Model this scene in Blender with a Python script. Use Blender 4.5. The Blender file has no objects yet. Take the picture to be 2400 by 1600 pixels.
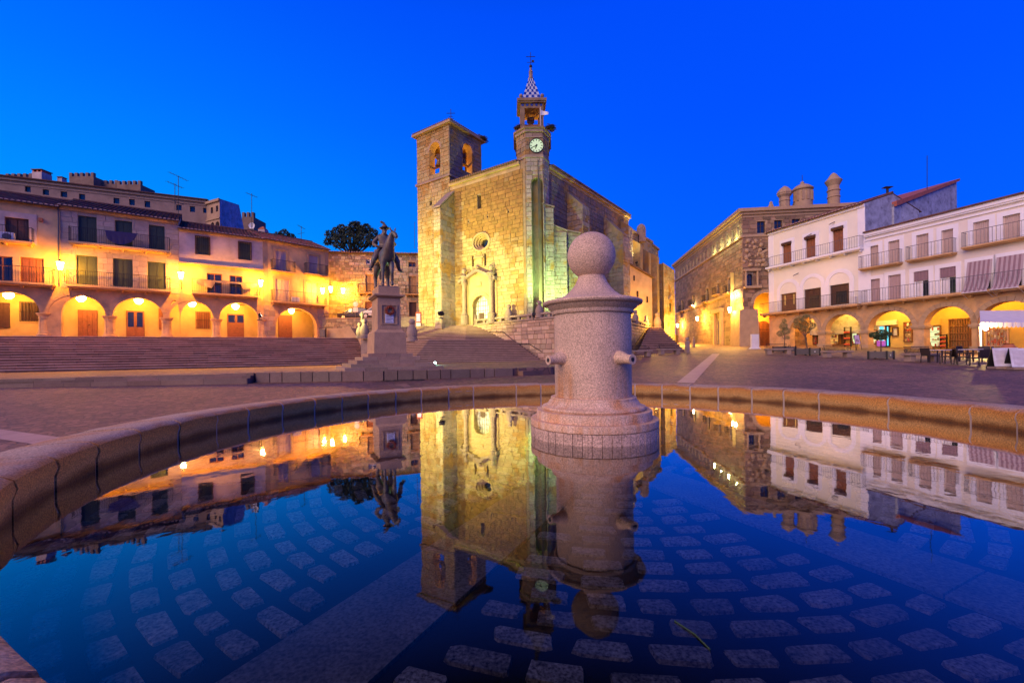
import bpy, bmesh, math, random
from mathutils import Vector, Matrix
random.seed(11)
R = math.radians
SC = bpy.context.scene
COL = SC.collection

# ------------------------------------------------------------------ camera
CZ = 2.0                       # eye height above the low corner of the sloping square
ROLL = 0.012
cam_d = bpy.data.cameras.new('camera')
cam_d.sensor_width = 36.0
cam_d.lens = 15.0
cam_d.shift_y = 30.0 / 2400.0
cam_d.clip_start = 0.05
cam_d.clip_end = 3000
cam = bpy.data.objects.new('camera', cam_d)
COL.objects.link(cam)
cam.location = (0, 0, CZ)
cam.rotation_euler = (R(90), ROLL, 0)
SC.camera = cam

# ------------------------------------------------------------------ world: blue-hour sky
W = bpy.data.worlds.new('World')
SC.world = W
W.use_nodes = True
nt = W.node_tree
nt.nodes.clear()
wo = nt.nodes.new('ShaderNodeOutputWorld')
bg = nt.nodes.new('ShaderNodeBackground')
tc = nt.nodes.new('ShaderNodeTexCoord')
sep = nt.nodes.new('ShaderNodeSeparateXYZ')
nt.links.new(tc.outputs['Generated'], sep.inputs[0])
def wramp(stops):
    r = nt.nodes.new('ShaderNodeValToRGB')
    e = r.color_ramp.elements
    while len(e) < len(stops): e.new(0.5)
    for k, (p, c) in enumerate(stops):
        e[k].position = p; e[k].color = (*c, 1)
    nt.links.new(sep.outputs['Z'], r.inputs[0])
    return r
west = wramp([(0.0, (0.0, 0.42, 1.0)), (0.22, (0.0, 0.34, 1.08)), (0.45, (0.0, 0.19, 1.12)), (0.62, (0.0, 0.105, 1.05)), (0.8, (0.0, 0.05, 0.42)), (1.0, (0.0, 0.025, 0.14))])
east = wramp([(0.0, (0.0, 0.165, 1.08)), (0.22, (0.0, 0.125, 1.10)), (0.45, (0.0, 0.09, 1.10)), (0.62, (0.0, 0.075, 1.05)), (0.8, (0.0, 0.04, 0.42)), (1.0, (0.0, 0.025, 0.14))])
mr = nt.nodes.new('ShaderNodeMapRange')
mr.inputs[1].default_value = -0.85; mr.inputs[2].default_value = 0.55
mr.interpolation_type = 'SMOOTHSTEP'
nt.links.new(sep.outputs['X'], mr.inputs[0])
wm = nt.nodes.new('ShaderNodeMix'); wm.data_type = 'RGBA'
nt.links.new(mr.outputs[0], wm.inputs[0])
nt.links.new(west.outputs[0], wm.inputs[6])
nt.links.new(east.outputs[0], wm.inputs[7])
sky = nt.nodes.new('ShaderNodeTexSky'); sky.sky_type = 'NISHITA'; sky.sun_disc = False
SUN_EL, SUN_AZ = R(29), R(222)        # added warm fill comes from behind the camera
sky.sun_elevation = R(1.0); sky.sun_rotation = SUN_AZ
sk = nt.nodes.new('ShaderNodeMix'); sk.data_type = 'RGBA'; sk.blend_type = 'ADD'
sk.inputs[0].default_value = 0.001
nt.links.new(wm.outputs[2], sk.inputs[6])
nt.links.new(sky.outputs[0], sk.inputs[7])
nt.links.new(sk.outputs[2], bg.inputs[0])
bg.inputs[1].default_value = 0.92
nt.links.new(bg.outputs[0], wo.inputs[0])

# ------------------------------------------------------------------ sun: soft warm fill, stands in for street lamps behind the camera
sd = bpy.data.lights.new('sun', 'SUN')
sd.energy = 3.1
sd.angle = R(55)
sd.color = (1.0, 0.60, 0.42)
so = bpy.data.objects.new('sun', sd); COL.objects.link(so)
_dir = Vector((math.sin(SUN_AZ) * math.cos(SUN_EL), math.cos(SUN_AZ) * math.cos(SUN_EL), math.sin(SUN_EL)))
so.rotation_euler = _dir.to_track_quat('Z', 'Y').to_euler()
so.location = (0, -20, 30)

SC.view_settings.view_transform = 'Standard'
SC.view_settings.look = 'None'
SC.view_settings.exposure = 0.0
SC.view_settings.gamma = 1.0
SC.view_settings.use_curve_mapping = False
SC.render.engine = 'CYCLES'
SC.cycles.use_denoising = True
SC.cycles.max_bounces = 6
SC.cycles.diffuse_bounces = 3
SC.cycles.glossy_bounces = 3
SC.cycles.transparent_max_bounces = 12
SC.cycles.sample_clamp_indirect = 4.0
SC.cycles.caustics_reflective = False
SC.cycles.caustics_refractive = False

# ------------------------------------------------------------------ where things stand
_c, _s = math.cos(ROLL), math.sin(ROLL)
def ray(px, py):
    u = (px - 1200.0) / 1000.0; v = (py - 830.0) / 1000.0
    return u * _c - v * _s, u * _s + v * _c
def at(px, py, Y):
    u, v = ray(px, py)
    return Vector((u * Y, Y, CZ - v * Y))
def gz(x, y):
    y = max(-40.0, min(y, 110.0)); x = max(-80.0, min(x, 80.0))
    return 0.0042 * x + 0.0442 * y
def on_ground(px, py):
    u, v = ray(px, py)
    Y = CZ / (v + 0.0442 + 0.0042 * u)
    return Vector((u * Y, Y, gz(u * Y, Y)))

class Face:
    """a vertical plane; s runs left to right along it, z up, o outwards"""
    def __init__(self, a, b):
        self.O = Vector((a[0], a[1], 0)); e = Vector((b[0], b[1], 0)) - self.O
        self.L = e.length; self.d = e.normalized()
        self.n = Vector((self.d.y, -self.d.x, 0))
    @staticmethod
    def px(x1, Y1, x2, Y2):
        a = at(x1, 830, Y1); b = at(x2, 830, Y2)
        return Face(a, b)
    def shift(self, o):
        f = Face(self.O + self.n * o, self.O + self.n * o + self.d * self.L)
        return f
    def pt(self, s, z, o=0.0):
        p = self.O + self.d * s + self.n * o
        return Vector((p.x, p.y, z))
    def uv(self, px, py):
        u, v = ray(px, py)
        # O.x + s d.x = u t ; O.y + s d.y = t
        s = (u * self.O.y - self.O.x) / (self.d.x - u * self.d.y)
        t = self.O.y + s * self.d.y
        return s, CZ - v * t
    def s(self, px, py=760): return self.uv(px, py)[0]
    def z(self, px, py): return self.uv(px, py)[1]
    def rect(self, x0, x1, yt, yb):
        ym = (yt + yb) / 2; xm = (x0 + x1) / 2
        return (self.uv(x0, ym)[0], self.uv(x1, ym)[0], self.uv(xm, yb)[1], self.uv(xm, yt)[1])

# ------------------------------------------------------------------ mesh helpers
BASE = {}
def props(o, label=None, cat=None, group=None, kind=None):
    if label: o['label'] = label
    if cat: o['category'] = cat
    if group: o['group'] = group
    if kind: o['kind'] = kind
    return o
def thing(name, label, cat, base=(0, 0, 0), group=None, rotz=0.0):
    o = bpy.data.objects.new(name, None); COL.objects.link(o)
    o.empty_display_size = 0.2
    o.location = base; o.rotation_euler = (0, 0, rotz)
    BASE[o.name] = Vector(base)
    return props(o, label, cat, group)

class MB:
    def __init__(self):
        self.v = []; self.f = []; self.c = []
    def add(self, vs, fs, col=None):
        k = len(self.v)
        self.v += [Vector(x) for x in vs]
        self.f += [tuple(i + k for i in f) for f in fs]
        self.c += [col] * len(fs)
        return self
    def poly(self, *p, col=None):
        return self.add(p, [tuple(range(len(p)))], col)
    def hexa(self, p, col=None):
        return self.add(p, [(0, 3, 2, 1), (4, 5, 6, 7), (0, 1, 5, 4), (1, 2, 6, 5), (2, 3, 7, 6), (3, 0, 4, 7)], col)
    def box(self, x0, x1, y0, y1, z0, z1, col=None):
        return self.hexa([(x0, y0, z0), (x1, y0, z0), (x1, y1, z0), (x0, y1, z0), (x0, y0, z1), (x1, y0, z1), (x1, y1, z1), (x0, y1, z1)], col)
    def fbox(self, F, s0, s1, z0, z1, o0, o1, col=None):
        if o0 > o1: o0, o1 = o1, o0
        return self.hexa([F.pt(s0, z0, o1), F.pt(s1, z0, o1), F.pt(s1, z0, o0), F.pt(s0, z0, o0),
                          F.pt(s0, z1, o1), F.pt(s1, z1, o1), F.pt(s1, z1, o0), F.pt(s0, z1, o0)], col)
    def prism(self, pts, z0, z1, col=None):
        """pts: plan outline (x,y); z0/z1 numbers or lists"""
        n = len(pts)
        a = z0 if isinstance(z0, (list, tuple)) else [z0] * n
        b = z1 if isinstance(z1, (list, tuple)) else [z1] * n
        vs = [(p[0], p[1], a[i]) for i, p in enumerate(pts)] + [(p[0], p[1], b[i]) for i, p in enumerate(pts)]
        area = sum(pts[i][0] * pts[(i + 1) % n][1] - pts[(i + 1) % n][0] * pts[i][1] for i in range(n))
        fs = [tuple(range(n))[::-1], tuple(range(n, 2 * n))] + [(i, (i + 1) % n, n + (i + 1) % n, n + i) for i in range(n)]
        if area < 0: fs = [f[::-1] for f in fs]
        return self.add(vs, fs, col)
    def tube(self, pts, rad, n=8, cap=True):
        pts = [Vector(p) for p in pts]
        rr = rad if isinstance(rad, (list, tuple)) else [rad] * len(pts)
        k = len(self.v); ref = None
        for i, p in enumerate(pts):
            t = (pts[min(i + 1, len(pts) - 1)] - pts[max(i - 1, 0)])
            if t.length < 1e-9: t = Vector((0, 0, 1))
            t.normalize()
            if ref is None:
                ref = Vector((1, 0, 0)) if abs(t.x) < 0.8 else Vector((0, 1, 0))
            a = (ref - t * ref.dot(t)).normalized(); b = t.cross(a); ref = a
            for j in range(n):
                w = 2 * math.pi * j / n
                self.v.append(p + (a * math.cos(w) + b * math.sin(w)) * rr[i])
        for i in range(len(pts) - 1):
            for j in range(n):
                self.f.append((k + i * n + j, k + i * n + (j + 1) % n, k + (i + 1) * n + (j + 1) % n, k + (i + 1) * n + j)); self.c.append(None)
        if cap:
            self.f.append(tuple(range(k, k + n))[::-1]); self.c.append(None)
            e = k + (len(pts) - 1) * n
            self.f.append(tuple(range(e, e + n))); self.c.append(None)
        return self
    def lathe(self, prof, center=(0, 0), n=32, sx=1.0, sy=1.0, a0=0.0):
        """prof: list of (radius, z)"""
        k = len(self.v); cx, cy = center
        for r, z in prof:
            for j in range(n):
                w = a0 + 2 * math.pi * j / n
                self.v.append(Vector((cx + r * math.cos(w) * sx, cy + r * math.sin(w) * sy, z)))
        for i in range(len(prof) - 1):
            for j in range(n):
                self.f.append((k + i * n + j, k + i * n + (j + 1) % n, k + (i + 1) * n + (j + 1) % n, k + (i + 1) * n + j)); self.c.append(None)
        self.f.append(tuple(range(k, k + n))[::-1]); self.c.append(None)
        e = k + (len(prof) - 1) * n
        self.f.append(tuple(range(e, e + n))); self.c.append(None)
        return self
    def ball(self, c, r, n=14, m=8, sc=(1, 1, 1)):
        c = Vector(c); prof = []
        k = len(self.v)
        for i in range(m + 1):
            th = math.pi * i / m
            for j in range(n):
                w = 2 * math.pi * j / n
                rr = max(math.sin(th), 0.001)
                self.v.append(c + Vector((rr * math.cos(w) * r * sc[0], rr * math.sin(w) * r * sc[1], -math.cos(th) * r * sc[2])))
        for i in range(m):
            for j in range(n):
                self.f.append((k + i * n + j, k + i * n + (j + 1) % n, k + (i + 1) * n + (j + 1) % n, k + (i + 1) * n + j)); self.c.append(None)
        return self
    def build(self, name, mat, parent=None, smooth=False, kind=None, bevel=0.0, base=None):
        if parent is not None:
            b = BASE[parent.name]
        elif base is not None:
            b = Vector(base)
        else:
            n = max(1, len(self.v))
            b = Vector((sum(p.x for p in self.v) / n, sum(p.y for p in self.v) / n, min(p.z for p in self.v)))
        me = bpy.data.meshes.new(name)
        me.from_pydata([tuple(p - b) for p in self.v], [], self.f)
        if any(c is not None for c in self.c):
            ca = me.color_attributes.new('Col', 'FLOAT_COLOR', 'CORNER')
            buf = []
            for poly, c in zip(me.polygons, self.c):
                c = c or (0.5, 0.5, 0.5)
                buf += [c[0], c[1], c[2], 1.0] * poly.loop_total
            ca.data.foreach_set('color', buf)
        if smooth is True:
            me.polygons.foreach_set('use_smooth', [True] * len(me.polygons))
        elif smooth:
            me.polygons.foreach_set('use_smooth', [True] * len(me.polygons))
            me.set_sharp_from_angle(angle=R(smooth))
        me.materials.append(M[mat] if isinstance(mat, str) else mat)
        o = bpy.data.objects.new(name, me); COL.objects.link(o)
        if parent is not None:
            o.parent = parent; BASE[o.name] = b
        else:
            o.location = b; BASE[o.name] = b
        if kind: o['kind'] = kind
        if bevel > 0:
            m = o.modifiers.new('bevel', 'BEVEL'); m.width = bevel; m.segments = 2; m.limit_method = 'ANGLE'; m.angle_limit = R(40)
        return o

def copy_tree(o, parent=None):
    c = o.copy(); COL.objects.link(c)
    BASE[c.name] = BASE.get(o.name, Vector())
    if parent is not None: c.parent = parent
    for ch in list(o.children):
        copy_tree(ch, c)
    return c
def place(proto, used, loc, rotz, label, group=None, scale=None):
    o = proto if not used[0] else copy_tree(proto)
    used[0] = True
    o.location = loc; o.rotation_euler = (0, 0, rotz); o['label'] = label
    if group: o['group'] = group
    if scale: o.scale = (scale,) * 3
    return o

def wall(mb, F, s0, s1, z0, z1, holes=(), depth=0.3, o=0.0):
    """a wall face with real openings: (s0,s1,z0,z1[,kind[,rise]]), kind 'arch' or 'round'"""
    ss = {s0, s1}; zz = {z0, z1}
    hs = []
    for h in holes:
        a, b, c, d = h[:4]
        if b <= s0 or a >= s1 or d <= z0 or c >= z1: continue
        a = max(a, s0); b = min(b, s1); c = max(c, z0); d = min(d, z1)
        hs.append((a, b, c, d) + tuple(h[4:]))
        ss |= {a, b}; zz |= {c, d}
    ss = sorted(ss); zz = sorted(zz)
    for i in range(len(ss) - 1):
        for j in range(len(zz) - 1):
            sm = (ss[i] + ss[i + 1]) / 2; zm = (zz[j] + zz[j + 1]) / 2
            if ss[i + 1] - ss[i] < 1e-4 or zz[j + 1] - zz[j] < 1e-4: continue
            if any(h[0] < sm < h[1] and h[2] < zm < h[3] for h in hs): continue
            mb.poly(F.pt(ss[i], zz[j], o), F.pt(ss[i + 1], zz[j], o), F.pt(ss[i + 1], zz[j + 1], o), F.pt(ss[i], zz[j + 1], o))
    for h in hs:
        a, b, c, d = h[:4]; kind = h[4] if len(h) > 4 else 'rect'
        i = o - depth
        def rev(p, q):
            mb.poly(F.pt(p[0], p[1], o), F.pt(q[0], q[1], o), F.pt(q[0], q[1], i), F.pt(p[0], p[1], i))
        if kind == 'rect':
            rev((a, d), (a, c)); rev((b, c), (b, d)); rev((b, d), (a, d))
            if c > z0 + 1e-4: rev((a, c), (b, c))
        elif kind == 'arch':
            r = h[5] if len(h) > 5 else (b - a) / 2
            zs = d - r; N = 18; m = (a + b) / 2; w = (b - a) / 2
            P = [(m - w * math.cos(math.pi * k / N), zs + r * math.sin(math.pi * k / N)) for k in range(N + 1)]
            for k in range(N):
                p, q = P[k], P[k + 1]
                mb.poly(F.pt(p[0], p[1], o), F.pt(q[0], q[1], o), F.pt(q[0], d, o), F.pt(p[0], d, o))
                rev(q, p)
            if zs > c + 1e-4:
                rev((a, zs), (a, c)); rev((b, c), (b, zs))
            if c > z0 + 1e-4: rev((a, c), (b, c))
        elif kind == 'round':
            N = 28; m = (a + b) / 2; n = (c + d) / 2; w = (b - a) / 2; r = (d - c) / 2
            P = [(m - w * math.cos(2 * math.pi * k / N), n + r * math.sin(2 * math.pi * k / N)) for k in range(N + 1)]
            for k in range(N):
                p, q = P[k], P[k + 1]
                e = d if k < N // 2 else c
                mb.poly(F.pt(p[0], p[1], o), F.pt(q[0], q[1], o), F.pt(q[0], e, o), F.pt(p[0], e, o))
                rev(q, p)
    return mb

class Stones:
    """real blocks in courses, set proud of the mortar plane"""
    def __init__(self): self.it = []
    def block(self, F, a, b, c, d, o, col, t=None):
        e = min(0.028, (b - a) * 0.2, (d - c) * 0.2) if t is None else t
        g = 0.012
        vs = [F.pt(a + g, c + g, 0), F.pt(b - g, c + g, 0), F.pt(b - g, d - g, 0), F.pt(a + g, d - g, 0),
              F.pt(a + e, c + e, o), F.pt(b - e, c + e, o), F.pt(b - e, d - e, o), F.pt(a + e, d - e, o)]
        m = (vs[4] + vs[6]) / 2
        sc = (b - a) * (d - c) / max(1.0, (m - Vector((0, 0, CZ))).length_squared)
        self.it.append((vs, col, sc))
    def courses(self, F, s0, s1, z0, z1, h, w, colf, holes=(), out=(0.03, 0.07), jit=0.25, ztop=None, zbot=None):
        z = z0
        while z < z1 - 0.08:
            hh = min(h * random.uniform(1 - jit, 1 + jit), z1 - z)
            if z1 - z - hh < h * 0.4: hh = z1 - z
            s = s0 - random.uniform(0, w * 0.6)
            while s < s1 - 0.05:
                ww = w * random.uniform(1 - 1.4 * jit, 1 + 1.4 * jit)
                a = max(s, s0); b = min(s + ww, s1)
                if s1 - b < w * 0.3: b = s1; ww = b - s
                s += ww
                segs = [(a, b)]
                for q in holes:
                    if q[2] < z + hh - 0.02 and q[3] > z + 0.02:
                        h0, h1 = q[0], q[1]
                        k = q[4] if len(q) > 4 else 'rect'
                        if k == 'arch':
                            r = q[5] if len(q) > 5 else (q[1] - q[0]) / 2
                            zs = q[3] - r; lo = max(z, q[2])
                            if lo > zs:
                                t = max(0.0, 1 - ((lo - zs) / r) ** 2) ** 0.5
                                m = (h0 + h1) / 2; hw = (h1 - h0) / 2 * t
                                h0, h1 = m - hw, m + hw
                        elif k == 'round':
                            n = (q[2] + q[3]) / 2; r = (q[3] - q[2]) / 2
                            y = min(abs(z - n), abs(z + hh - n)) if (z > n or z + hh < n) else 0
                            t = max(0.0, 1 - (y / r) ** 2) ** 0.5
                            m = (h0 + h1) / 2; hw = (h1 - h0) / 2 * t
                            h0, h1 = m - hw, m + hw
                        ns = []
                        for (x, y) in segs:
                            if y <= h0 or x >= h1: ns.append((x, y))
                            else:
                                if h0 - x > 0.08: ns.append((x, h0))
                                if y - h1 > 0.08: ns.append((h1, y))
                        segs = ns
                for (x, y) in segs:
                    if y - x < 0.07: continue
                    sm = (x + y) / 2
                    if ztop and z + hh > min(ztop(x), ztop(y)) + 0.02: continue
                    if zbot and z < max(zbot(x), zbot(y)) - 0.02: continue
                    self.block(F, x, y, z, z + hh, random.uniform(*out), colf(sm, z))
            z += hh
    def flush(self, parent, mat, name='stone', limit=280):
        self.it.sort(key=lambda t: -t[2])
        fs = [(4, 5, 6, 7), (0, 1, 5, 4), (1, 2, 6, 5), (2, 3, 7, 6), (3, 0, 4, 7)]
        for vs, col, _ in self.it[:limit]:
            MB().add(vs, fs, col).build(name, mat, parent)
        if len(self.it) > limit:
            m = MB()
            for vs, col, _ in self.it[limit:]: m.add(vs, fs, col)
            m.build(name + '_courses', mat, parent, kind='stuff')
        self.it = []

def vary(base, amt=0.18, tint=0.05):
    def f(s, z):
        k = random.uniform(1 - amt, 1 + amt)
        return tuple(max(0.01, c * k * random.uniform(1 - tint, 1 + tint)) for c in base)
    return f
# ------------------------------------------------------------------ materials
M = {}
def mat(name, col=(0.5, 0.5, 0.5), rough=0.8, var=0.15, scale=3.0, bump=0.0, bscale=20.0, metal=0.0, attr=False, col2=None, c2scale=1.2, c2lo=0.5, c2hi=0.62, spec=0.5, emis=None, estr=0.0, alpha=None, fine=0.0, fscale=60.0):
    m = bpy.data.materials.new(name); m.use_nodes = True
    t = m.node_tree; t.nodes.clear()
    out = t.nodes.new('ShaderNodeOutputMaterial'); b = t.nodes.new('ShaderNodeBsdfPrincipled')
    t.links.new(b.outputs[0], out.inputs[0])
    g = t.nodes.new('ShaderNodeNewGeometry')
    def noise(sc, det=4.0, rgh=0.6):
        n = t.nodes.new('ShaderNodeTexNoise'); n.inputs['Scale'].default_value = sc
        n.inputs['Detail'].default_value = det; n.inputs['Roughness'].default_value = rgh
        t.links.new(g.outputs['Position'], n.inputs['Vector']); return n
    if attr:
        a = t.nodes.new('ShaderNodeAttribute'); a.attribute_name = 'Col'; c = a.outputs['Color']
    else:
        r = t.nodes.new('ShaderNodeRGB'); r.outputs[0].default_value = (*col, 1); c = r.outputs[0]
    if col2:
        n = noise(c2scale, 6.0, 0.65)
        mr_ = t.nodes.new('ShaderNodeMapRange'); mr_.inputs[1].default_value = c2lo; mr_.inputs[2].default_value = c2hi
        t.links.new(n.outputs['Fac'], mr_.inputs[0])
        x = t.nodes.new('ShaderNodeMix'); x.data_type = 'RGBA'
        t.links.new(mr_.outputs[0], x.inputs[0]); t.links.new(c, x.inputs[6]); x.inputs[7].default_value = (*col2, 1)
        c = x.outputs[2]
    def mul(c, n, amt):
        mr_ = t.nodes.new('ShaderNodeMapRange'); mr_.inputs[1].default_value = 0.3; mr_.inputs[2].default_value = 0.7
        mr_.inputs[3].default_value = 1 - amt; mr_.inputs[4].default_value = 1 + amt
        t.links.new(n.outputs['Fac'], mr_.inputs[0])
        x = t.nodes.new('ShaderNodeVectorMath'); x.operation = 'SCALE'
        t.links.new(c, x.inputs[0]); t.links.new(mr_.outputs[0], x.inputs['Scale'])
        return x.outputs[0]
    if var > 0: c = mul(c, noise(scale), var)
    if fine > 0: c = mul(c, noise(fscale, 2.0), fine)
    t.links.new(c, b.inputs['Base Color'])
    b.inputs['Roughness'].default_value = rough
    b.inputs['Metallic'].default_value = metal
    b.inputs['Specular IOR Level'].default_value = spec
    if emis:
        b.inputs['Emission Color'].default_value = (*emis, 1); b.inputs['Emission Strength'].default_value = estr
    if bump > 0:
        n = noise(bscale, 5.0)
        bp = t.nodes.new('ShaderNodeBump'); bp.inputs['Strength'].default_value = 1.0; bp.inputs['Distance'].default_value = bump
        t.links.new(n.outputs['Fac'], bp.inputs['Height']); t.links.new(bp.outputs[0], b.inputs['Normal'])
    M[name] = m
    return m

mat('granite', (0.63, 0.45, 0.30), 0.75, 0.16, 1.6, 0.003, 90, fine=0.42, fscale=58)
mat('granite_tile', (0.54, 0.38, 0.27), 0.7, 0.2, 3.0, 0.004, 90, fine=0.55, fscale=50)
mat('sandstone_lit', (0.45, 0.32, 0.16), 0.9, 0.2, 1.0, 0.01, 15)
mat('church_stone', attr=True, rough=0.92, var=0.22, scale=2.2, bump=0.02, bscale=9, col2=(0.33, 0.19, 0.05), c2scale=0.55, c2lo=0.52, c2hi=0.62, fine=0.15, fscale=14)
mat('church_mortar', (0.30, 0.22, 0.13), 0.95, 0.25, 2.0, 0.03, 10, col2=(0.30, 0.17, 0.05), c2scale=0.5, c2lo=0.5, c2hi=0.62)
mat('ashlar', attr=True, rough=0.9, var=0.12, scale=2.5, bump=0.008, bscale=14, fine=0.1, fscale=20)
mat('mortar', (0.36, 0.30, 0.24), 0.95, 0.15, 3.0, 0.01, 20)
mat('arcade_stone', (0.54, 0.33, 0.15), 0.9, 0.25, 0.9, 0.012, 10, col2=(0.36, 0.25, 0.16), c2scale=0.8, c2lo=0.5, c2hi=0.7)
mat('grey_stone', (0.30, 0.22, 0.17), 0.9, 0.2, 1.6, 0.012, 12, fine=0.15, fscale=25)
mat('pedestal_stone', (0.44, 0.28, 0.155), 0.85, 0.15, 2.0, 0.006, 22, fine=0.18, fscale=35)
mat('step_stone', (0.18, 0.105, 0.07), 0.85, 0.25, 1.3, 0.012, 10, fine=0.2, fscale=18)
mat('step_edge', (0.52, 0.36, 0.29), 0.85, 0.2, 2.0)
mat('plaster_white', (0.78, 0.76, 0.66), 0.9, 0.06, 0.5, 0.003, 30)
mat('plaster_cream', (0.74, 0.69, 0.62), 0.9, 0.06, 0.5, 0.003, 30)
mat('plaster_pink', (0.50, 0.40, 0.36), 0.92, 0.22, 0.7, 0.006, 14, col2=(0.36, 0.29, 0.26), c2scale=0.5, c2lo=0.55, c2hi=0.75)
mat('plaster_warm', (0.60, 0.41, 0.20), 0.92, 0.22, 0.6, 0.006, 14, col2=(0.40, 0.27, 0.15), c2scale=0.5, c2lo=0.56, c2hi=0.75)
mat('plaster_inner', (0.58, 0.42, 0.14), 0.92, 0.14, 0.9, 0.006, 14)
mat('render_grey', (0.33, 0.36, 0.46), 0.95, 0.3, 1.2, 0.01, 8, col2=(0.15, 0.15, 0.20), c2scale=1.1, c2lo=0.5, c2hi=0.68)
mat('trim_white', (0.78, 0.79, 0.86), 0.8, 0.03, 2.0)
mat('stone_trim', (0.40, 0.28, 0.17), 0.9, 0.12, 2.0, 0.006, 18)
mat('roof_tile', attr=True, rough=0.85, var=0.3, scale=1.5, bump=0.01, bscale=25)
mat('roof_base', (0.12, 0.055, 0.04), 0.9, 0.3, 2.0)
mat('wood_red', (0.24, 0.085, 0.035), 0.65, 0.2, 4.0, 0.003, 30)
mat('wood_dark', (0.07, 0.03, 0.02), 0.6, 0.2, 4.0, 0.003, 30)
mat('wood_gate', (0.17, 0.075, 0.03), 0.65, 0.25, 4.0, 0.003, 30)
mat('shutter_green', (0.045, 0.065, 0.04), 0.6, 0.1, 3.0)
mat('shutter_tan', (0.54, 0.42, 0.38), 0.6, 0.06, 3.0)
mat('shutter_tan_dark', (0.45, 0.33, 0.33), 0.6, 0.06, 3.0)
mat('shutter_lilac', (0.42, 0.36, 0.40), 0.6, 0.05, 3.0)
mat('iron', (0.02, 0.018, 0.018), 0.5, 0.1, 5.0, metal=0.3)
mat('iron_grey', (0.10, 0.095, 0.11), 0.5, 0.1, 5.0)
mat('glass', (0.015, 0.02, 0.03), 0.06, 0.0, spec=0.8)
mat('white_paint', (0.72, 0.72, 0.72), 0.5, 0.03, 3.0)
mat('cloth_blue', (0.008, 0.012, 0.10), 0.85, 0.15, 4.0)
mat('cloth_white', (0.66, 0.64, 0.66), 0.9, 0.08, 2.0)
mat('cloth_tan', (0.40, 0.27, 0.15), 0.9, 0.2, 2.0)
mat('awning_dark', (0.25, 0.16, 0.19), 0.85, 0.06, 3.0)
mat('awning_light', (0.40, 0.32, 0.35), 0.85, 0.06, 3.0)
mat('bronze', (0.15, 0.115, 0.09), 0.5, 0.3, 5.0, 0.006, 14, metal=0.3, col2=(0.10, 0.15, 0.11), c2scale=3.0, c2lo=0.5, c2hi=0.7)
mat('copper_red', (0.30, 0.06, 0.025), 0.8, 0.3, 12.0, 0.01, 30)
mat('leaf_dark', (0.035, 0.055, 0.022), 0.7, 0.35, 0.8)
mat('leaf_olive', (0.20, 0.19, 0.055), 0.7, 0.35, 2.5)
mat('leaf_green', (0.05, 0.09, 0.025), 0.6, 0.35, 3.0)
mat('leaf_grass', (0.08, 0.09, 0.03), 0.8, 0.3, 3.0)
mat('bark', (0.10, 0.065, 0.045), 0.9, 0.25, 8.0, 0.01, 30)
mat('planter_metal', (0.10, 0.085, 0.08), 0.55, 0.1, 3.0)
mat('rattan', (0.025, 0.016, 0.014), 0.6, 0.2, 40.0, 0.004, 80)
mat('terracotta', (0.42, 0.14, 0.06), 0.8, 0.15, 6.0)
mat('tile_white', (0.50, 0.55, 0.62), 0.3, 0.05)
mat('tile_blue', (0.02, 0.05, 0.30), 0.3, 0.05)
mat('clock_face', (0.45, 0.55, 0.4), 0.5, 0.0, emis=(0.66, 1.0, 0.5), estr=0.45)
mat('black', (0.012, 0.012, 0.012), 0.6, 0.0)
mat('car_dark', (0.02, 0.015, 0.035), 0.25, 0.0, spec=0.6)
mat('car_white', (0.70, 0.70, 0.70), 0.3, 0.0)
mat('rubber', (0.015, 0.015, 0.015), 0.8, 0.0)
mat('pot_dark', (0.06, 0.04, 0.03), 0.7, 0.2, 6.0)
mat('shop_glow', (0.3, 0.2, 0.1), 0.6, 0.5, 5.0, emis=(1.0, 0.55, 0.12), estr=0.6)
mat('shop_white', (0.2, 0.25, 0.2), 0.6, 0.2, 5.0, emis=(0.85, 1.0, 0.5), estr=0.9)
mat('shop_cyan', (0.05, 0.2, 0.25), 0.4, 0.1, 5.0, emis=(0.10, 0.75, 1.0), estr=1.2)
mat('screen_violet', (0.3, 0.1, 0.5), 0.4, 0.1, 5.0, emis=(0.25, 0.04, 0.6), estr=0.5)
mat('goods_red', (0.45, 0.08, 0.04), 0.7, 0.5, 7.0)
mat('goods_mix', (0.30, 0.20, 0.10), 0.7, 0.6, 9.0, col2=(0.5, 0.45, 0.3), c2scale=7.0)
mat('poster', (0.55, 0.42, 0.66), 0.6, 0.25, 5.0)
mat('menu_board', (0.55, 0.55, 0.62), 0.5, 0.2, 3.0)
mat('nest', (0.035, 0.025, 0.02), 0.95, 0.4, 9.0, 0.03, 20)
mat('basin_cobble', attr=True, rough=0.7, var=0.4, scale=9.0, bump=0.006, bscale=60, fine=0.85, fscale=48)
mat('basin_slab', (0.32, 0.29, 0.23), 0.7, 0.35, 1.6, 0.004, 70, fine=0.6, fscale=48)
mat('basin_silt', (0.014, 0.012, 0.010), 0.9, 0.3, 3.0, 0.006, 30)
mat('tower_dark', (0.24, 0.165, 0.10), 0.9, 0.25, 2.0, 0.01, 14)
mat('mansion_plaster', (0.38, 0.26, 0.165), 0.92, 0.22, 0.5, 0.006, 14)
mat('castle_stone', (0.21, 0.14, 0.10), 0.95, 0.3, 0.6, 0.03, 6)
mat('landing_stone', (0.44, 0.29, 0.17), 0.8, 0.2, 1.2)  # kept paler than the terrace paving to bounce lamp light onto the arcade
mat('hill_grass', (0.06, 0.055, 0.03), 0.95, 0.3, 0.2)
mat('bell_bronze', (0.20, 0.14, 0.06), 0.4, 0.2, 6.0, metal=0.7)

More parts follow.
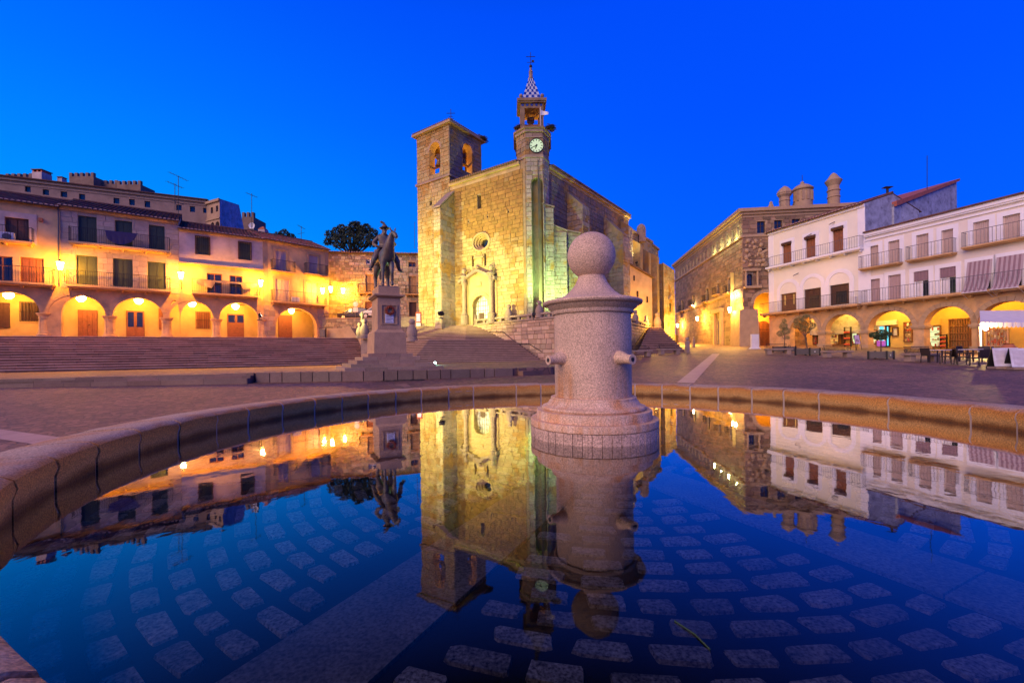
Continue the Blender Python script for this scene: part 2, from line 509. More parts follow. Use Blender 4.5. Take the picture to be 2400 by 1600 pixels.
# paving of the square: small setts with worn, uneven tone
def paving(name, base, base2, sc):
    m = bpy.data.materials.new(name); m.use_nodes = True
    t = m.node_tree; b = t.nodes['Principled BSDF']
    g = t.nodes.new('ShaderNodeNewGeometry')
    v = t.nodes.new('ShaderNodeTexVoronoi'); v.inputs['Scale'].default_value = sc; v.feature = 'F1'
    ve = t.nodes.new('ShaderNodeTexVoronoi'); ve.inputs['Scale'].default_value = sc; ve.feature = 'DISTANCE_TO_EDGE'
    t.links.new(g.outputs['Position'], v.inputs['Vector']); t.links.new(g.outputs['Position'], ve.inputs['Vector'])
    n = t.nodes.new('ShaderNodeTexNoise'); n.inputs['Scale'].default_value = 0.22; n.inputs['Detail'].default_value = 6
    t.links.new(g.outputs['Position'], n.inputs['Vector'])
    n2 = t.nodes.new('ShaderNodeMapRange'); n2.inputs[1].default_value = 0.35; n2.inputs[2].default_value = 0.65
    t.links.new(n.outputs['Fac'], n2.inputs[0])
    x = t.nodes.new('ShaderNodeMix'); x.data_type = 'RGBA'
    x.inputs[6].default_value = (*base, 1); x.inputs[7].default_value = (*base2, 1)
    t.links.new(n2.outputs[0], x.inputs[0])
    hs = t.nodes.new('ShaderNodeSeparateColor'); t.links.new(v.outputs['Color'], hs.inputs[0])
    k = t.nodes.new('ShaderNodeMapRange'); k.inputs[3].default_value = 0.62; k.inputs[4].default_value = 1.38
    t.links.new(hs.outputs[0], k.inputs[0])
    e = t.nodes.new('ShaderNodeMapRange'); e.inputs[2].default_value = 0.10; e.inputs[3].default_value = 0.40
    t.links.new(ve.outputs['Distance'], e.inputs[0])
    mm = t.nodes.new('ShaderNodeMath'); mm.operation = 'MULTIPLY'
    t.links.new(k.outputs[0], mm.inputs[0]); t.links.new(e.outputs[0], mm.inputs[1])
    s = t.nodes.new('ShaderNodeVectorMath'); s.operation = 'SCALE'
    t.links.new(x.outputs[2], s.inputs[0]); t.links.new(mm.outputs[0], s.inputs['Scale'])
    t.links.new(s.outputs[0], b.inputs['Base Color'])
    bp = t.nodes.new('ShaderNodeBump'); bp.inputs['Distance'].default_value = 0.02
    t.links.new(e.outputs[0], bp.inputs['Height']); t.links.new(bp.outputs[0], b.inputs['Normal'])
    b.inputs['Roughness'].default_value = 0.62
    M[name] = m
paving('setts', (0.14, 0.068, 0.038), (0.235, 0.112, 0.06), 5.0)
paving('flag_paving', (0.24, 0.13, 0.085), (0.19, 0.105, 0.07), 2.2)

# rim stones: granite, inner face part iron stain, part painted warm light, wet dark foot
def rim_material():
    m = bpy.data.materials.new('rim_stone'); m.use_nodes = True
    t = m.node_tree; b = t.nodes['Principled BSDF']
    g = t.nodes.new('ShaderNodeNewGeometry')
    sp = t.nodes.new('ShaderNodeSeparateXYZ'); t.links.new(g.outputs['Position'], sp.inputs[0])
    n = t.nodes.new('ShaderNodeTexNoise'); n.inputs['Scale'].default_value = 2.2; n.inputs['Detail'].default_value = 8
    t.links.new(g.outputs['Position'], n.inputs['Vector'])
    nf = t.nodes.new('ShaderNodeTexNoise'); nf.inputs['Scale'].default_value = 70; nf.inputs['Detail'].default_value = 2
    t.links.new(g.outputs['Position'], nf.inputs['Vector'])
    ad = t.nodes.new('ShaderNodeMath'); ad.operation = 'MULTIPLY_ADD'; ad.inputs[1].default_value = 0.16
    t.links.new(n.outputs['Fac'], ad.inputs[0]); t.links.new(sp.outputs['Z'], ad.inputs[2])
    r = t.nodes.new('ShaderNodeValToRGB')
    mp = t.nodes.new('ShaderNodeMapRange'); mp.inputs[1].default_value = 0.842; mp.inputs[2].default_value = 1.30
    t.links.new(ad.outputs[0], mp.inputs[0]); t.links.new(mp.outputs[0], r.inputs[0])
    e = r.color_ramp.elements
    for k in range(4): e.new(0.5)
    for k, (p, c) in enumerate([(0.05, (0.02, 0.012, 0.006)), (0.24, (0.18, 0.075, 0.012)), (0.40, (0.52, 0.30, 0.09)), (0.60, (0.56, 0.28, 0.06)), (0.76, (0.44, 0.18, 0.03)), (0.88, (0.44, 0.31, 0.20))]):
        e[k].position = p; e[k].color = (*c, 1)
    k = t.nodes.new('ShaderNodeMapRange'); k.inputs[1].default_value = 0.35; k.inputs[2].default_value = 0.65; k.inputs[3].default_value = 0.6; k.inputs[4].default_value = 1.35
    t.links.new(nf.outputs['Fac'], k.inputs[0])
    s = t.nodes.new('ShaderNodeVectorMath'); s.operation = 'SCALE'
    t.links.new(r.outputs[0], s.inputs[0]); t.links.new(k.outputs[0], s.inputs['Scale'])
    t.links.new(s.outputs[0], b.inputs['Base Color'])
    bp = t.nodes.new('ShaderNodeBump'); bp.inputs['Distance'].default_value = 0.006
    t.links.new(nf.outputs['Fac'], bp.inputs['Height']); t.links.new(bp.outputs[0], b.inputs['Normal'])
    b.inputs['Roughness'].default_value = 0.75
    M['rim_stone'] = m
rim_material()

# still water: fresnel mirror over clear, slightly dark water
def water_material():
    m = bpy.data.materials.new('water'); m.use_nodes = True
    t = m.node_tree; t.nodes.clear()
    out = t.nodes.new('ShaderNodeOutputMaterial')
    g = t.nodes.new('ShaderNodeNewGeometry')
    mp = t.nodes.new('ShaderNodeMapping'); mp.inputs['Scale'].default_value = (1.0, 0.7, 1.0)
    t.links.new(g.outputs['Position'], mp.inputs[0])
    n = t.nodes.new('ShaderNodeTexNoise'); n.inputs['Scale'].default_value = 3.0; n.inputs['Detail'].default_value = 3
    t.links.new(mp.outputs[0], n.inputs['Vector'])
    bp = t.nodes.new('ShaderNodeBump'); bp.inputs['Distance'].default_value = 0.0011; bp.inputs['Strength'].default_value = 1.0
    t.links.new(n.outputs['Fac'], bp.inputs['Height'])
    fr = t.nodes.new('ShaderNodeFresnel'); fr.inputs['IOR'].default_value = 1.45
    t.links.new(bp.outputs[0], fr.inputs['Normal'])
    gl = t.nodes.new('ShaderNodeBsdfGlossy'); gl.inputs['Roughness'].default_value = 0.018; gl.inputs['Color'].default_value = (1, 1, 1, 1)
    t.links.new(bp.outputs[0], gl.inputs['Normal'])
    tr = t.nodes.new('ShaderNodeBsdfTransparent'); tr.inputs['Color'].default_value = (0.74, 0.76, 0.76, 1)
    x = t.nodes.new('ShaderNodeMixShader')
    cu_ = t.nodes.new('ShaderNodeMath'); cu_.operation = 'MULTIPLY_ADD'; cu_.use_clamp = True; cu_.inputs[1].default_value = 2.3; cu_.inputs[2].default_value = -0.125
    t.links.new(fr.outputs[0], cu_.inputs[0])
    t.links.new(cu_.outputs[0], x.inputs[0]); t.links.new(tr.outputs[0], x.inputs[1]); t.links.new(gl.outputs[0], x.inputs[2])
    t.links.new(x.outputs[0], out.inputs[0])
    M['water'] = m
water_material()

# granite of the pillar with rust runs below the spouts and a damp foot
def stained_granite():
    m = M['granite'].copy(); m.name = 'granite_stained'
    t = m.node_tree; b = next(n for n in t.nodes if n.type == 'BSDF_PRINCIPLED')
    src = b.inputs['Base Color'].links[0].from_socket
    tc_ = t.nodes.new('ShaderNodeTexCoord'); sp = t.nodes.new('ShaderNodeSeparateXYZ'); t.links.new(tc_.outputs['Object'], sp.inputs[0])
    flat = t.nodes.new('ShaderNodeCombineXYZ'); t.links.new(sp.outputs['X'], flat.inputs[0]); t.links.new(sp.outputs['Y'], flat.inputs[1])
    nm = t.nodes.new('ShaderNodeVectorMath'); nm.operation = 'NORMALIZE'; t.links.new(flat.outputs[0], nm.inputs[0])
    acc = None
    for ang in (30, 120, -60, 210):
        a = math.radians(-90 + ang)
        d = t.nodes.new('ShaderNodeVectorMath'); d.operation = 'DOT_PRODUCT'; d.inputs[1].default_value = (math.cos(a), math.sin(a), 0)
        t.links.new(nm.outputs[0], d.inputs[0])
        r = t.nodes.new('ShaderNodeMapRange'); r.interpolation_type = 'SMOOTHSTEP'; r.inputs[1].default_value = 0.90; r.inputs[2].default_value = 0.995
        t.links.new(d.outputs['Value'], r.inputs[0])
        if acc is None: acc = r.outputs[0]
        else:
            x = t.nodes.new('ShaderNodeMath'); x.operation = 'MAXIMUM'; t.links.new(acc, x.inputs[0]); t.links.new(r.outputs[0], x.inputs[1]); acc = x.outputs[0]
    zr_ = t.nodes.new('ShaderNodeMapRange'); zr_.inputs[1].default_value = 1.42; zr_.inputs[2].default_value = 1.15
    t.links.new(sp.outputs['Z'], zr_.inputs[0])
    mp = t.nodes.new('ShaderNodeMapping'); mp.inputs['Scale'].default_value = (9, 9, 0.9); t.links.new(tc_.outputs['Object'], mp.inputs[0])
    nz = t.nodes.new('ShaderNodeTexNoise'); nz.inputs['Scale'].default_value = 1.0; nz.inputs['Detail'].default_value = 6; t.links.new(mp.outputs[0], nz.inputs['Vector'])
    nr = t.nodes.new('ShaderNodeMapRange'); nr.inputs[1].default_value = 0.36; nr.inputs[2].default_value = 0.66; t.links.new(nz.outputs['Fac'], nr.inputs[0])
    m1 = t.nodes.new('ShaderNodeMath'); m1.operation = 'MULTIPLY'; t.links.new(acc, m1.inputs[0]); t.links.new(zr_.outputs[0], m1.inputs[1])
    m2 = t.nodes.new('ShaderNodeMath'); m2.operation = 'MULTIPLY'; t.links.new(m1.outputs[0], m2.inputs[0]); t.links.new(nr.outputs[0], m2.inputs[1])
    lo = t.nodes.new('ShaderNodeMapRange'); lo.inputs[1].default_value = 0.95; lo.inputs[2].default_value = 0.45; lo.inputs[4].default_value = 0.8
    t.links.new(sp.outputs['Z'], lo.inputs[0])
    m3 = t.nodes.new('ShaderNodeMath'); m3.operation = 'MULTIPLY'; t.links.new(lo.outputs[0], m3.inputs[0]); t.links.new(nr.outputs[0], m3.inputs[1])
    mx = t.nodes.new('ShaderNodeMath'); mx.operation = 'MAXIMUM'; t.links.new(m2.outputs[0], mx.inputs[0]); t.links.new(m3.outputs[0], mx.inputs[1])
    sc_ = t.nodes.new('ShaderNodeVectorMath'); sc_.operation = 'MULTIPLY'; sc_.inputs[1].default_value = (0.92, 0.62, 0.32); t.links.new(src, sc_.inputs[0])
    mix = t.nodes.new('ShaderNodeMix'); mix.data_type = 'RGBA'
    t.links.new(mx.outputs[0], mix.inputs[0]); t.links.new(src, mix.inputs[6]); t.links.new(sc_.outputs[0], mix.inputs[7])
    t.links.new(mix.outputs[2], b.inputs['Base Color'])
    M['granite_stained'] = m
stained_granite()

# lit lantern glass: glows and lets its lamp shine through
def glow(name, col, strength):
    m = bpy.data.materials.new(name); m.use_nodes = True
    t = m.node_tree; t.nodes.clear()
    out = t.nodes.new('ShaderNodeOutputMaterial'); e = t.nodes.new('ShaderNodeEmission'); tr = t.nodes.new('ShaderNodeBsdfTransparent'); a = t.nodes.new('ShaderNodeAddShader')
    e.inputs[0].default_value = (*col, 1); e.inputs[1].default_value = strength; tr.inputs[0].default_value = (0.9, 0.9, 0.88, 1)
    t.links.new(e.outputs[0], a.inputs[0]); t.links.new(tr.outputs[0], a.inputs[1]); t.links.new(a.outputs[0], out.inputs[0])
    M[name] = m
glow('lamp_glow', (1.0, 0.86, 0.42), 14.0)
glow('lamp_white', (1.0, 0.95, 0.72), 16.0)
glow('lamp_green', (0.55, 1.0, 0.88), 12.0)
# ------------------------------------------------------------------ lights helpers
SODIUM = (1.0, 0.35, 0.005)
def plight(loc, watts, color=SODIUM, radius=0.12, parent=None, name='lamp_light'):
    d = bpy.data.lights.new(name, 'POINT'); d.energy = watts; d.color = color; d.shadow_soft_size = radius
    o = bpy.data.objects.new(name, d); COL.objects.link(o)
    if parent is not None:
        o.parent = parent; o.location = Vector(loc) - BASE[parent.name]
    else: o.location = loc
    return o
def slight(loc, target, watts, color, angle=70, blend=0.6, radius=0.15, parent=None, name='flood_light'):
    d = bpy.data.lights.new(name, 'SPOT'); d.energy = watts; d.color = color; d.shadow_soft_size = radius
    d.spot_size = R(angle); d.spot_blend = blend
    o = bpy.data.objects.new(name, d); COL.objects.link(o)
    v = Vector(target) - Vector(loc)
    if parent is not None:
        o.parent = parent; o.location = Vector(loc) - BASE[parent.name]
    else: o.location = loc
    o.rotation_euler = v.to_track_quat('-Z', 'Y').to_euler()
    return o

# ------------------------------------------------------------------ the square
PC = at(1391, 1025, 6.16); PC = Vector((PC.x, PC.y, 0))
WATER_Z = CZ - 1.158
RIM_IN, RIM_OUT = 5.74, 6.42
m = MB()
rings = [6.2, 6.45, 7, 8, 9.5, 11.5, 13, 14.2, 15.5, 17, 19, 21, 23.5, 26, 29, 32, 36, 40, 45, 50, 57, 65, 75, 85, 110, 160, 300, 700]
def gmesh(x, y):
    e = max(0.0, min(1.0, (13.0 - x) / 8.0)); e = e * e * (3 - 2 * e)
    return gz(x, y - e * max(0.0, y - 20.2))          # the raised terrace is cut into the slope here
NS = 160
for r in rings:
    for j in range(NS):
        a = 2 * math.pi * j / NS
        x = PC.x + r * math.cos(a); y = PC.y + r * math.sin(a)
        m.v.append(Vector((x, y, gmesh(x, y))))
for i in range(len(rings) - 1):
    for j in range(NS):
        m.f.append((i * NS + j, (i + 1) * NS + j, (i + 1) * NS + (j + 1) % NS, i * NS + (j + 1) % NS)); m.c.append(None)
g = m.build('ground', 'setts', base=(0, 0, 0)); props(g, 'sloping square paved with small dark setts', 'ground', kind='structure')

def strip(name, pts, w, label, matn='flag_paving', lift=0.006):
    m = MB(); n = len(pts)
    for i in range(n - 1):
        a, b = Vector(pts[i]), Vector(pts[i + 1])
        K = max(1, int((b - a).length / 0.7))
        for k in range(K):
            p = a.lerp(b, k / K); q = a.lerp(b, (k + 1) / K - 0.012 / max(0.1, (b - a).length))
            d = (q - p).to_2d().normalized(); nn = Vector((-d.y, d.x)) * w / 2
            m.poly(*[(x, y, gz(x, y) + lift) for x, y in [(p.x + nn.x, p.y + nn.y), (p.x - nn.x, p.y - nn.y), (q.x - nn.x, q.y - nn.y), (q.x + nn.x, q.y + nn.y)]])
    o = m.build(name, matn, base=(0, 0, 0)); return props(o, label, 'paving', kind='structure')
mat('band_pale', (0.44, 0.27, 0.20), 0.6, 0.12, 2.0)
strip('paving_band', [on_ground(1606, 897), on_ground(1678, 829)], 0.62, 'pale stone band laid across the square from the fountain', 'band_pale')
strip('paving_strip', [on_ground(-60, 1008), on_ground(140, 1037)], 0.5, 'pale stone band in the paving left of the basin', 'band_pale')
strip('paving_seam', [on_ground(930, 900), on_ground(955, 915)], 0.75, 'slab band between the terrace kerb and the basin', 'flag_paving')

# pavement in front of the right-hand arcades
m = MB()
fr = [on_ground(x, y) for x, y in [(1700, 832), (1800, 832), (1930, 838), (2030, 843), (2130, 849), (2250, 857), (2420, 868)]]
bk = []
for p in fr:
    bk.append(p + Vector((16, 26, 0)))
for i in range(len(fr) - 1):
    for k in range(4):
        q = []
        for (a, b, t) in [(fr[i], bk[i], k / 4), (fr[i + 1], bk[i + 1], k / 4), (fr[i + 1], bk[i + 1], (k + 1) / 4), (fr[i], bk[i], (k + 1) / 4)]:
            v = a.lerp(b, t); q.append((v.x, v.y, gz(v.x, v.y) + 0.012))
        m.poly(*q)
o = m.build('pavement', 'flag_paving', base=(0, 0, 0)); props(o, 'pale slab pavement along the arcades on the right', 'pavement', kind='structure')

# street that climbs beside the palace
m = MB()
q = [on_ground(1618, 829), on_ground(1762, 829), on_ground(1752, 813), on_ground(1610, 806)]
m.poly(*[(v.x, v.y, gz(v.x, v.y) + 0.008) for v in q])
o = m.build('street', 'flag_paving', base=(0, 0, 0)); props(o, 'worn slab street running up beside the palace', 'street', kind='structure')

# ------------------------------------------------------------------ fountain basin
basin = thing('fountain_basin', 'round granite fountain basin with stained rim stones in the foreground', 'basin', (PC.x, PC.y, gz(PC.x, PC.y)))
prof = [(RIM_IN + 0.02, 0.50), (RIM_IN + 0.02, 0.97), (RIM_IN - 0.005, 1.05), (RIM_IN + 0.012, 1.115), (RIM_IN + 0.07, 1.152), (RIM_IN + 0.18, 1.16), (RIM_OUT - 0.09, 1.15), (RIM_OUT - 0.015, 1.11), (RIM_OUT, 1.02), (RIM_OUT, -0.2)]
def arc_piece(a0, a1, prof, seg, dr=0.0, dz=0.0):
    m = MB(); n = len(prof)
    for i in range(seg + 1):
        a = a0 + (a1 - a0) * i / seg
        q = ((math.degrees(a) - 243 + 180) % 360 - 180) / 26
        flat = -0.19 * math.exp(-q * q) if prof[0][0] > 3 else 0.0      # the rim runs a little flatter on the near side
        for r, z in prof:
            rd_ = r + flat if r < 6.1 else r
            m.v.append(Vector((PC.x + (rd_ + dr) * math.cos(a), PC.y + (rd_ + dr) * math.sin(a), z + dz)))
    for i in range(seg):
        for k in range(n - 1):
            m.f.append((i * n + k, i * n + k + 1, (i + 1) * n + k + 1, (i + 1) * n + k)); m.c.append(None)
    m.f.append(tuple(range(n))); m.c.append(None)
    m.f.append(tuple(range(seg * n, seg * n + n))[::-1]); m.c.append(None)
    m.f = [f[::-1] for f in m.f]
    return m
a = 0.05
random.seed(5)
while a < 2 * math.pi + 0.0:
    w = random.choice([0.115, 0.12, 0.125, 0.13, 0.21])
    b = min(a + w, 2 * math.pi + 0.05)
    if 2 * math.pi + 0.05 - b < 0.06: b = 2 * math.pi + 0.05
    arc_piece(a + 0.0034, b - 0.0034, prof, 4, random.uniform(-0.008, 0.008), random.uniform(-0.006, 0.006)).build('rim_stone', 'rim_stone', basin, smooth=35)
    a = b
    if a >= 2 * math.pi + 0.049: break
inner = [(r + (0.012 if r < 6 else -0.012), z - 0.012 if z > 1 else z) for r, z in prof]
jm = arc_piece(0, 2 * math.pi, inner, 128)
mat('joint', (0.46, 0.37, 0.30), 0.9, 0.15, 4.0)
jm.build('mortar_joint', 'joint', basin, smooth=35)
# floor, slabs and cobbles under the water
FL = 0.50
m = MB(); N = 64
m.add([(PC.x + (RIM_IN + 0.05) * math.cos(2 * math.pi * k / N), PC.y + (RIM_IN + 0.05) * math.sin(2 * math.pi * k / N), FL) for k in range(N)], [tuple(range(N))])
m.build('basin_floor', 'basin_silt', basin)
bands = [R(x) for x in (242.7, 296.0, 349, 42, 95, 190)]
BW = 0.62
for ba in bands:
    r = 1.0
    dx, dy = math.cos(ba), math.sin(ba)
    while r < RIM_IN - 0.05:
        L = min(random.uniform(1.2, 1.6), RIM_IN - r)
        a0, a1 = r + 0.006, r + L - 0.006
        P = [(PC.x + dx * q - dy * s * BW / 2, PC.y + dy * q + dx * s * BW / 2) for q, s in [(a0, -1), (a1, -1), (a1, 1), (a0, 1)]]
        MB().prism(P, FL - 0.05, FL + 0.026 + random.uniform(-0.004, 0.004)).build('floor_slab', 'basin_slab', basin)
        r += L
cob = []
r = 1.02
while r < RIM_IN - 0.1:
    dr = random.uniform(0.125, 0.155)
    rc = r + dr / 2
    a = random.uniform(0, 0.2); end = a + 2 * math.pi
    while a < end:
        L = random.uniform(0.22, 0.37); da = L / rc
        am = a + da / 2
        ok = all(abs(math.sin(am - ba)) * rc > BW / 2 + L * 0.5 * abs(math.cos(am - ba)) * 0.9 + 0.03 or math.cos(am - ba) < 0 for ba in bands)
        if ok and rc + dr / 2 < RIM_IN:
            cob.append((rc, am, L, dr))
        a += da + random.uniform(0.06, 0.10) / rc
    r += dr + random.uniform(0.06, 0.085)
def cobble(rc, am, L, dr):
    m = MB(); ux = Vector((-math.sin(am), math.cos(am), 0)); ur = Vector((math.cos(am), math.sin(am), 0))
    c = Vector((PC.x, PC.y, 0)) + ur * rc
    out = [(-.5, -.38), (-.43, -.5), (.42, -.5), (.5, -.38), (.5, .38), (.43, .5), (-.42, .5), (-.5, .37)]
    out = [(x * random.uniform(.84, 1.06), y * random.uniform(.78, 1.08)) for x, y in out]
    skew = random.uniform(-.08, .08); h = random.uniform(0.012, 0.024)
    k = random.uniform(0.75, 1.3); col = (0.36 * k, 0.325 * k, 0.265 * k)
    lo = [c + ux * (x * L) + ur * ((y + skew * x) * dr) + Vector((0, 0, FL - 0.01)) for x, y in out]
    hi = [c + ux * (x * L * 0.94) + ur * ((y + skew * x) * dr * 0.9) + Vector((0, 0, FL + h)) for x, y in out]
    m.add(lo + hi, [(i, (i + 1) % 8, 8 + (i + 1) % 8, 8 + i) for i in range(8)] + [tuple(range(8, 16))], col)
    return m
def in_view_score(t):
    x = PC.x + t[0] * math.cos(t[1]); y = PC.y + t[0] * math.sin(t[1])
    if y < 1.5 or abs(x / y) > 1.3: return 1e6
    return x * x + y * y
cob.sort(key=in_view_score)
rest = MB()
for i, t in enumerate(cob):
    c = cobble(*t)
    if i < 290: c.build('cobble', 'basin_cobble', basin)
    else: rest.add(c.v, c.f, None); rest.c[-len(c.f):] = c.c
rest.build('cobble_bed', 'basin_cobble', basin, kind='stuff')
# the water sheet
m = MB(); N = 96
m.add([(PC.x + (RIM_IN + 0.015) * math.cos(2 * math.pi * k / N), PC.y + (RIM_IN + 0.015) * math.sin(2 * math.pi * k / N), WATER_Z) for k in range(N)], [tuple(range(N))])
o = m.build('water', 'water'); props(o, 'still dark water filling the round basin, mirroring the buildings', 'water', kind='structure')

# ------------------------------------------------------------------ fountain pillar
YP = 6.12
def pz(y): return CZ - (y - 827.7) / 1000.0 * YP
def pr(w): return w * 0.00611
pil = thing('fountain_pillar', 'granite fountain pillar with moulded cap, ball and stone spouts, standing in the basin', 'fountain', (PC.x, PC.y, FL))
C2 = (PC.x, PC.y)
TILE_TOP = 0.985
MB().lathe([(pr(146), TILE_TOP + 0.004), (pr(147.5), TILE_TOP + 0.012), (pr(147.5), pz(979)), (pr(146.6), pz(977)), (pr(100), pz(976.5))], C2, 72).build('base_drum', 'granite_stained', pil, smooth=30)
nt_ = 46
for k in range(nt_):
    a0 = 2 * math.pi * k / nt_ + 0.004; a1 = 2 * math.pi * (k + 1) / nt_ - 0.004
    arc_piece(a0, a1, [(pr(120), FL), (pr(147.0), FL), (pr(147.0), TILE_TOP), (pr(120), TILE_TOP)], 2, random.uniform(-0.003, 0.003), 0).build('base_tile', 'granite_tile', pil)
MB().lathe([(pr(143), FL), (pr(143), TILE_TOP + 0.006), (pr(80), TILE_TOP + 0.006)], C2, 48).build('base_core', 'joint', pil, smooth=30)
MB().lathe([(pr(133.4), pz(976.6)), (pr(133.4), pz(959)), (pr(132.4), pz(957.2)), (pr(90), pz(957))], C2, 72).build('base_step', 'granite_stained', pil, smooth=30)
MB().lathe([(pr(118), pz(957)), (pr(120.5), pz(953)), (pr(119), pz(949)), (pr(111), pz(946.5)), (pr(106), pz(943)), (pr(103.5), pz(938)), (pr(100), pz(935)), (pr(99), pz(932)), (pr(99.5), pz(930)), (pr(98), pz(928)), (pr(88), pz(927.6))], C2, 72).build('base_moulding', 'granite_stained', pil, smooth=40)
MB().lathe([(pr(88.5), pz(927.4)), (pr(89.0), pz(926)), (pr(89.2), pz(738)), (pr(80), pz(737))], C2, 72).build('shaft', 'granite_stained', pil, smooth=30)
MB().lathe([(pr(85), pz(738)), (pr(93), pz(737)), (pr(95), pz(734)), (pr(94.5), pz(729)), (pr(96), pz(727)), (pr(101), pz(724)), (pr(104), pz(720)), (pr(105.5), pz(718)), (pr(107), pz(716.5)), (pr(113), pz(715)), (pr(115.4), pz(711.5)), (pr(115), pz(708)), (pr(112), pz(706)), (pr(95), pz(702)), (pr(60), pz(700))], C2, 72).build('cap', 'granite', pil, smooth=40)
MB().lathe([(pr(80), pz(701)), (pr(77), pz(699)), (pr(66), pz(693)), (pr(54), pz(684)), (pr(44), pz(673)), (pr(37), pz(662)), (pr(32.5), pz(652)), (pr(30), pz(646)), (pr(26), pz(640))], C2, 72).build('neck', 'granite', pil, smooth=40)
MB().ball((PC.x, PC.y, pz(599)), pr(56), 56, 32).build('ball', 'granite', pil, smooth=True)
for k, ang in enumerate((30, 120, -60, 210)):
    a = R(-90 + ang)
    d = Vector((math.cos(a), math.sin(a), 0)); zc = pz(838)
    p0 = Vector((PC.x, PC.y, zc))
    m = MB()
    m.tube([p0 + d * (pr(89) - 0.05) + Vector((0, 0, 0.0)), p0 + d * (pr(89) + 0.05) + Vector((0, 0, 0.0)), p0 + d * (pr(89) + 0.11) + Vector((0, 0, -0.012)), p0 + d * (pr(89) + 0.17) + Vector((0, 0, -0.02)), p0 + d * (pr(89) + 0.235) + Vector((0, 0, -0.022))], [0.105, 0.085, 0.068, 0.06, 0.066], 16)
    sp = m.build('spout', 'granite', pil, smooth=50)
    e = p0 + d * (pr(89) + 0.2365) + Vector((0, 0, -0.022))
    m = MB(); sd_ = Vector((-d.y, d.x, 0))
    m.add([e + (sd_ * math.cos(2 * math.pi * j / 12) + Vector((0, 0, 1)) * math.sin(2 * math.pi * j / 12)) * 0.03 for j in range(12)], [tuple(range(12))])
    m.build('mouth', 'black', sp)

# ------------------------------------------------------------------ terrace in front of the steps
cols = [-260, 0, 300, 597, 603, 900, 1000, 1100, 1200, 1290, 1400]
FY = {-260: 19.8, 0: 19.8, 300: 19.85, 597: 19.9, 603: 19.9, 900: 19.9, 1000: 20.3, 1100: 21.0, 1200: 21.8, 1290: 22.8, 1400: 26.5}
FZ = {-260: 1.06, 0: 1.08, 300: 1.17, 597: 1.28, 603: 1.29, 900: 1.31, 1000: 1.31, 1100: 1.30, 1200: 1.29, 1290: 1.29, 1400: 1.27}
MY = {-260: 34, 0: 34.5, 300: 37, 597: 40, 603: 40, 900: 40, 1000: 36, 1100: 36, 1200: 36.5, 1290: 39, 1400: 40}
MZ = {-260: 1.0, 0: 1.0, 300: 1.02, 597: 1.04, 603: 1.04, 900: 1.1, 1000: 1.3, 1100: 1.34, 1200: 1.36, 1290: 1.46, 1400: 1.75}
fp, mp_, bp_ = [], [], []
for x in cols:
    a = at(x, 830, FY[x]); fp.append(Vector((a.x, a.y, FZ[x])))
    a = at(x, 830, MY[x]); mp_.append(Vector((a.x, a.y, MZ[x])))
    a = at(x, 830, MY[x] + 12); bp_.append(Vector((a.x, a.y, MZ[x])))
m = MB()
for i in range(len(cols) - 1):
    m.poly(fp[i], fp[i + 1], mp_[i + 1], mp_[i]); m.poly(mp_[i], mp_[i + 1], bp_[i + 1], bp_[i])
    if cols[i] >= 603 or True:
        a, b = fp[i], fp[i + 1]
        m.poly((a.x, a.y, -0.2), (b.x, b.y, -0.2), b, a)
o = m.build('terrace', 'flag_paving', base=(0, 0, 0)); props(o, 'raised slab terrace between the square and the long steps', 'terrace', kind='structure')
# kerb wall stones (right part), low steps (left part and far right end)
st = Stones()
kerb = thing('kerb_wall', 'low grey kerb wall of upright stones below the statue', 'wall', tuple(fp[4]))
for i in range(4, 9):
    a, b = fp[i], fp[i + 1]
    F = Face(a, b); s = 0.0
    if cols[i] >= 1200: break
    while s < F.L - 0.05:
        w = min(random.uniform(0.5, 1.0), F.L - s)
        if F.L - s - w < 0.3: w = F.L - s
        t0 = s / F.L
        zt = a.z + (b.z - a.z) * t0
        st.block(F, s, s + w, 0.3, zt + 0.006, 0.12, vary((0.19, 0.135, 0.10), 0.16)(0, 0), 0.02)
        s += w
st.flush(kerb, 'ashlar', 'kerb_stone')
ls = thing('low_steps', 'two long dark stone steps at the left edge of the terrace', 'steps', tuple(fp[1]))
F = Face(fp[0], fp[3])
for k in range(3):
    a, b = fp[0], fp[3]
    m = MB(); s = 0.0; drop = 0.012 + 0.105 * k; o1 = 0.02 + 0.24 * (k + 0.35)
    while s < F.L:
        w = min(random.uniform(1.2, 2.2), F.L - s)
        z0_ = a.z + (b.z - a.z) * s / F.L; z1_ = a.z + (b.z - a.z) * (s + w) / F.L
        c = vary((0.17, 0.11, 0.085), 0.3)(0, 0)
        e = 0.006
        pts = [F.pt(s + e, -0.2, o1), F.pt(s + w - e, -0.2, o1), F.pt(s + w - e, -0.2, -0.3), F.pt(s + e, -0.2, -0.3),
               F.pt(s + e, z0_ - drop, o1), F.pt(s + w - e, z1_ - drop, o1), F.pt(s + w - e, z1_ - drop, -0.3), F.pt(s + e, z0_ - drop, -0.3)]
        m.hexa(pts, c); s += w
    m.build('step', 'ashlar', ls)
ls2 = thing('short_steps', 'two short grey steps at the terrace end left of the pillar', 'steps', tuple(fp[8]))
a, b = fp[8], fp[10]; F = Face(a, b)
for k in range(2):
    m = MB()
    m.fbox(F, 0.3, F.L, -0.2, 1.27 - 0.13 * k, -0.4, 0.35 * (k + 0.4))
    m.build('step', 'step_stone', ls2)

